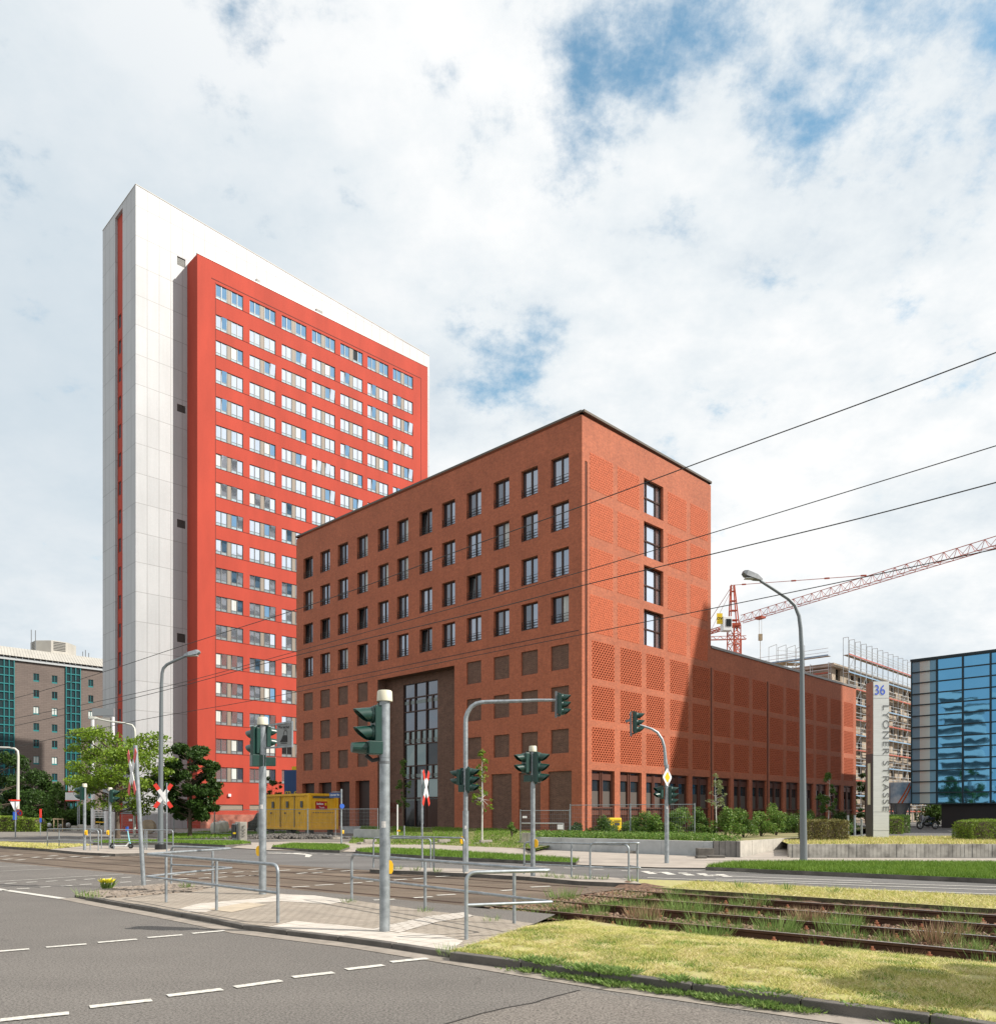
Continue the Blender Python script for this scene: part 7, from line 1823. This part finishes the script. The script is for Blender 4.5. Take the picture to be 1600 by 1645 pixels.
MB().bar(at(154, 1321, d - .2), at(168, 1321.5, d - .2), .1).build('yellow_arrow', M['yellow'], root)
# banner signs in red and white beside the portal
for px, y, w__, h__, lb in ((116.5, 1280, 1.5, .85, 'white notice board on the hotel front left of the portal'), (119, 1263, 1.2, 1.2, 'red and white poster above the white notice board')):
    c = at(px, y, 86); root = thing('notice_board', lb, 'notice board', (c.x, c.y, 0)); MB().box(c, (w__, .06, h__)).build('board', M['white'], root); MB().box(c + Vector((0, -.01, -h__ / 2)), (w__, .07, .1)).build('red_edge', M['red'], root); MB().bar((c.x + .5, c.y + .1, 0), (c.x + .5, c.y + .1, c.z), .08).build('post', M['galv'], root)
# e-scooter
d = 38.2; o = X3(180, d, .11)
root = thing('electric_scooter', 'white electric scooter with pale blue stem parked on the left island', 'scooter', tuple(o)); L = X3(211, d).x - o.x
for x in (0.02, L - .02):
    c = o + Vector((x, 0, .12)); wh = MB().tube([c - Vector((0, .03, 0)), c + Vector((0, .03, 0))], .115, 16).build('wheel', M['rubber'], root); MB().tube([c - Vector((0, .035, 0)), c + Vector((0, .035, 0))], .05, 10).build('hub', M['galvdark'], wh)
mb = MB(); mb.obox(o + Vector((.14, -.08, .10)), Vector((L - .36, 0, 0)), Vector((0, .16, 0)), Vector((0, 0, .06))); mb.bar(o + Vector((.02, 0, .14)), o + Vector((.16, 0, .14)), .07); mb.bar(o + Vector((L - .24, 0, .13)), o + Vector((L - .08, 0, .32)), .06); mb.build('deck', M['white'], root, bevel=.01)
mb = MB(); mb.tube([o + Vector((L - .02, 0, .12)), o + Vector((L - .10, 0, .40)), o + Vector((L - .20, 0, 1.0))], .03, 10); mb.build('stem', mat('scooter_blue', (.25, .55, .62), .5), root, smooth=True)
mb = MB(); c = o + Vector((L - .20, 0, 1.02)); mb.tube([c + Vector((-.05, -.24, .03)), c, c + Vector((-.05, .24, .03))], .018, 8); mb.build('handlebar', M['black'], root)
MB().box(o + Vector((L - .2, 0, .93)), (.1, .1, .2)).build('control_unit', M['blue'], root)
MB().box(o + Vector((.02, 0, .25)), (.2, .09, .03)).build('mudguard', M['black'], root)
# traffic signs left
r_ = ppole('road_sign', 'red-edged yield sign seen edge-on at the far left', 24.8, 1351, 1288, 62, .045, M['galv'], 'road sign')
c = at(23.2, 1293, 62); a1 = Vector((.35, .94, 0)); mb = MB(); vs = [c + a1 * -.45 + Vector((0, 0, .35)), c + a1 * .45 + Vector((0, 0, .35)), c + Vector((0, 0, -.5))]; nn = Vector((-.94, .35, 0)) * -.03
mb.add(vs + [v + nn for v in vs], [(0, 1, 2), (5, 4, 3), (0, 3, 4, 1), (1, 4, 5, 2), (2, 5, 3, 0)]); mb.build('yield_plate', [M['white']], r_); MB().box(c + Vector((0, 0, .33)), (.2, .85, .1), rz=-.3).build('red_edge', M['red'], r_)
MB().box(at(23.8, 1311, 62), (.1, .5, .6), rz=.2).build('blue_plate', M['blue'], r_)
c = at(29.5, 1307, 82.5); root = thing('road_sign', 'round no-stopping sign fixed to the cream street lamp', 'road sign', tuple(c))
MB().tube([c, c + Vector((0, -.03, 0))], .42, 24).build('red_disc', M['red'], root); MB().tube([c + Vector((0, -.03, 0)), c + Vector((0, -.05, 0))], .30, 24).build('blue_disc', M['blue'], root)
mb = MB()
for s_ in (-1, 1): mb.bar(c + Vector((-.26 * s_, -.06, .26)), c + Vector((.26 * s_, -.06, -.26)), .09)
mb.build('red_cross', M['red'], root)
r_ = ppole('road_sign', 'slim post with red and blue plates left of the bare stakes', 65, 1344, 1300, 66, .04, M['galv'], 'road sign')
MB().box(at(65.2, 1307, 65.9), (.12, .25, .7), rz=.3).build('red_plate', M['red'], r_); MB().box(at(65.2, 1318, 65.9), (.1, .25, .35), rz=.3).build('blue_plate', M['blue'], r_)
# oval sign on the pale lamp, bare stakes, globes
c = at(213, 1298, 61.8); root = thing('oval_plate', 'grey oval plate fixed to the thin pale lamp', 'plate', tuple(c)); MB().tube([c, c + Vector((0, -.04, 0))], .26, 20).build('plate', M['signback'], root)
root = thing('tree_stakes', 'bare wooden tree stakes with cross bar before the dark hedge', 'tree stakes', tuple(X3(93, 80))); mb = MB()
for px in (86.5, 93, 100.5): mb.tube([X3(px, 80), at(px, 1315, 80)], .05, 6)
mb.bar(at(85, 1316, 80), at(102, 1316.5, 80), .1); mb.build('stakes', M['plank'], root)
for k, px in enumerate((32, 47.5, 63, 79, 96, 109.5)):
    c = at(px, 1326.5 - .2 * k, 90); root = thing('globe_light', ['globe garden light nearest the left lamp', 'white globe garden light right of the left lamp', 'globe garden light behind the slim sign post', 'white globe garden light left of the bare stakes', 'globe garden light between the bare stakes', 'globe garden light right of the bare stakes'][k], 'garden light', (c.x, c.y, 0), 'white globe lights along the dark hedge')
    mb = MB(); mb.tube([Vector((c.x, c.y, 0)), Vector((c.x, c.y, c.z - .2))], .04, 6); mb.build('post', M['black'], root)
    S = []; 
    for i in range(9): th = math.pi * i / 8; S.append((c + Vector((0, 0, -.24 * math.cos(th))), max(.01, .24 * math.sin(th))))
    MB().tube([a for a, _ in S], [r for _, r in S], 14).build('globe', M['white'], root, smooth=True)
root = thing('steel_bollard', 'short steel bollard beside the number pylon', 'bollard', tuple(X3(1384, 42, .5))); MB().cyl(X3(1384, 42, .5), .05, .95, 12).build('post', M['galv'], root, smooth=True); MB().cyl(X3(1384, 42, 1.45), .055, .02, 12).build('cap', M['galvdark'], root)
for px, lb in ((1362, 'galvanised bollard above the right end of the brown hedge'), (1373, 'galvanised bollard between the hedge and the silver pylon')):
    q = X3(px, 47, .5); root = thing('steel_bollard', lb, 'bollard', tuple(q), 'steel bollards by the terrace'); MB().cyl(q, .06, 1.15, 12).build('post', M['galv'], root, smooth=True); MB().cyl(q + Vector((0, 0, 1.15)), .065, .02, 12).build('cap', M['galvdark'], root)
# motorcycle
d = 66; o = X3(1478, d, .5); root = thing('parked_motorcycle', 'dark motorcycle parked at the black base of the glass block', 'motorcycle', tuple(o)); a_ = Vector((.98, .2, 0)); s_ = Vector((-.2, .98, 0))
for x, rr in ((0, .33), (1.4, .33)):
    c = o + a_ * x + Vector((0, 0, rr)); t_ = [c + (a_ * math.cos(k * math.pi / 9) + Vector((0, 0, math.sin(k * math.pi / 9)))) * (rr - .06) for k in range(19)]; wh = MB().tube(t_, .06, 8, caps=False).build('wheel', M['rubber'], root)
    mb = MB()
    for k in range(5): e = c + (a_ * math.cos(k * 1.2566) + Vector((0, 0, math.sin(k * 1.2566)))) * (rr - .08); mb.bar(c, e, .03)
    mb.build('spokes', M['galv'], wh)
mb = MB(); P_ = lambda x, z, y=0: o + a_ * x + s_ * y + Vector((0, 0, z)); mb.tube([P_(.25, .55), P_(.45, .85), P_(.75, .92), P_(.95, .80), P_(1.35, .88)], [.12, .18, .2, .13, .08], 10); mb.tube([P_(.35, .42), P_(.7, .40), P_(1.0, .42)], [.1, .2, .12], 10); mb.build('body', M['carblack'], root, smooth=True)
mb = MB(); mb.tube([P_(0, .33, .08), P_(.25, .95, .08)], .03, 6); mb.tube([P_(0, .33, -.08), P_(.25, .95, -.08)], .03, 6); mb.tube([P_(.28, 1.0, -.35), P_(.22, 1.05, 0), P_(.28, 1.0, .35)], .02, 6); mb.tube([P_(.5, .3, .12), P_(1.3, .3, .14)], [.04, .06], 8); mb.build('fork_and_exhaust', M['galv'], root)
MB().box(P_(.12, .95), (.1, .35, .4), rz=.2).build('windshield', M['towerpane'], root); MB().box(P_(1.0, .95), (.6, .25, .08), rz=.2).build('seat', M['black'], root)
# mortar silo with printed banner
d = 84; c = X3(1446, d); root = thing('silo_banner', 'grey mortar silo wrapped in a blue white banner with orange stripes', 'silo', tuple(c)); z0_, z1_ = py_z(1291, d), py_z(1259, d); r = 18.5 / F * d
mb = MB(); mb.tube([Vector((c.x, c.y, z0_ - 1.6)), Vector((c.x, c.y, z0_)), Vector((c.x, c.y, z1_)), Vector((c.x, c.y, z1_ + .1))], [.25, r * .85, r, r * .9], 28); mb.build('silo_body', M['wallgrey'], root, smooth=True)
def arcp(u, z): th = math.radians(-90 + u * 75); return Vector((c.x + (r + .03) * math.cos(th), c.y + (r + .03) * math.sin(th), z))
def wrap(mb, pts_fn, n=24):
    for k in range(n):
        u0, u1 = -1 + 2 * k / n, -1 + 2 * (k + 1) / n; q = pts_fn(u0, u1)
        if q: mb.quad(*q)
M['bannerm'] = mat('banner_sky', (.28, .55, .80), .6, var=.3, scale=.7, c2=(.70, .72, .74))
mb = MB(); wrap(mb, lambda a, b: (arcp(a, z0_), arcp(b, z0_), arcp(b, z1_), arcp(a, z1_))); bn = mb.build('banner', M['bannerm'], root)
mb = MB(); r += .03
for off_ in (0, .2): 
    for k in range(10):
        f0, f1 = k / 10, (k + 1) / 10; u0, u1 = -.5 + off_ + f0 * .7, -.5 + off_ + f1 * .7
        mb.quad(arcp(u0, z0_ + (z1_ - z0_) * f0), arcp(u0 + .1, z0_ + (z1_ - z0_) * f0), arcp(u1 + .1, z0_ + (z1_ - z0_) * f1), arcp(u1, z0_ + (z1_ - z0_) * f1))
mb.build('orange_stripes', mat('stripe_orange', (.85, .18, .04), .6), bn)
mb = MB()
for k in range(4): th = k * math.pi / 2 + .6; mb.bar(Vector((c.x + r * .8 * math.cos(th), c.y + r * .8 * math.sin(th), 0.0)), Vector((c.x + r * .8 * math.cos(th), c.y + r * .8 * math.sin(th), z0_ + .1)), .12)
mb.build('legs', M['scafftube'], root)
# street tree off frame to the right: its shade lies on the near verge
tree('street_tree', 'round dense tree right of the view, shading the end of the near verge', Vector((9.5, 6.55, 0)), 5.2, 4.0, 1.35, 1.1, 16000, .12, 'leaf_mid', 'bark', .12, 77, 50, .5)

for k, (x, y, h) in enumerate(((-34, 12, 9), (-44, 22, 11), (-52, 30, 10), (-30, -2, 8), (-40, 2, 12))):
    tree('street_tree', ['green tree beside the viewer, nearest of the reflected row', 'tall green tree of the reflected row', 'farthest green tree of the reflected row', 'small green tree behind the viewer at the left', 'wide tall tree before the banded high-rise'][k], Vector((x, y, 0)), h, h * .6, h * .33, h * .36, 3500, .22, 'leaf_mid', 'bark', .2, 200 + k, 34, .25, 'trees beside the viewer')
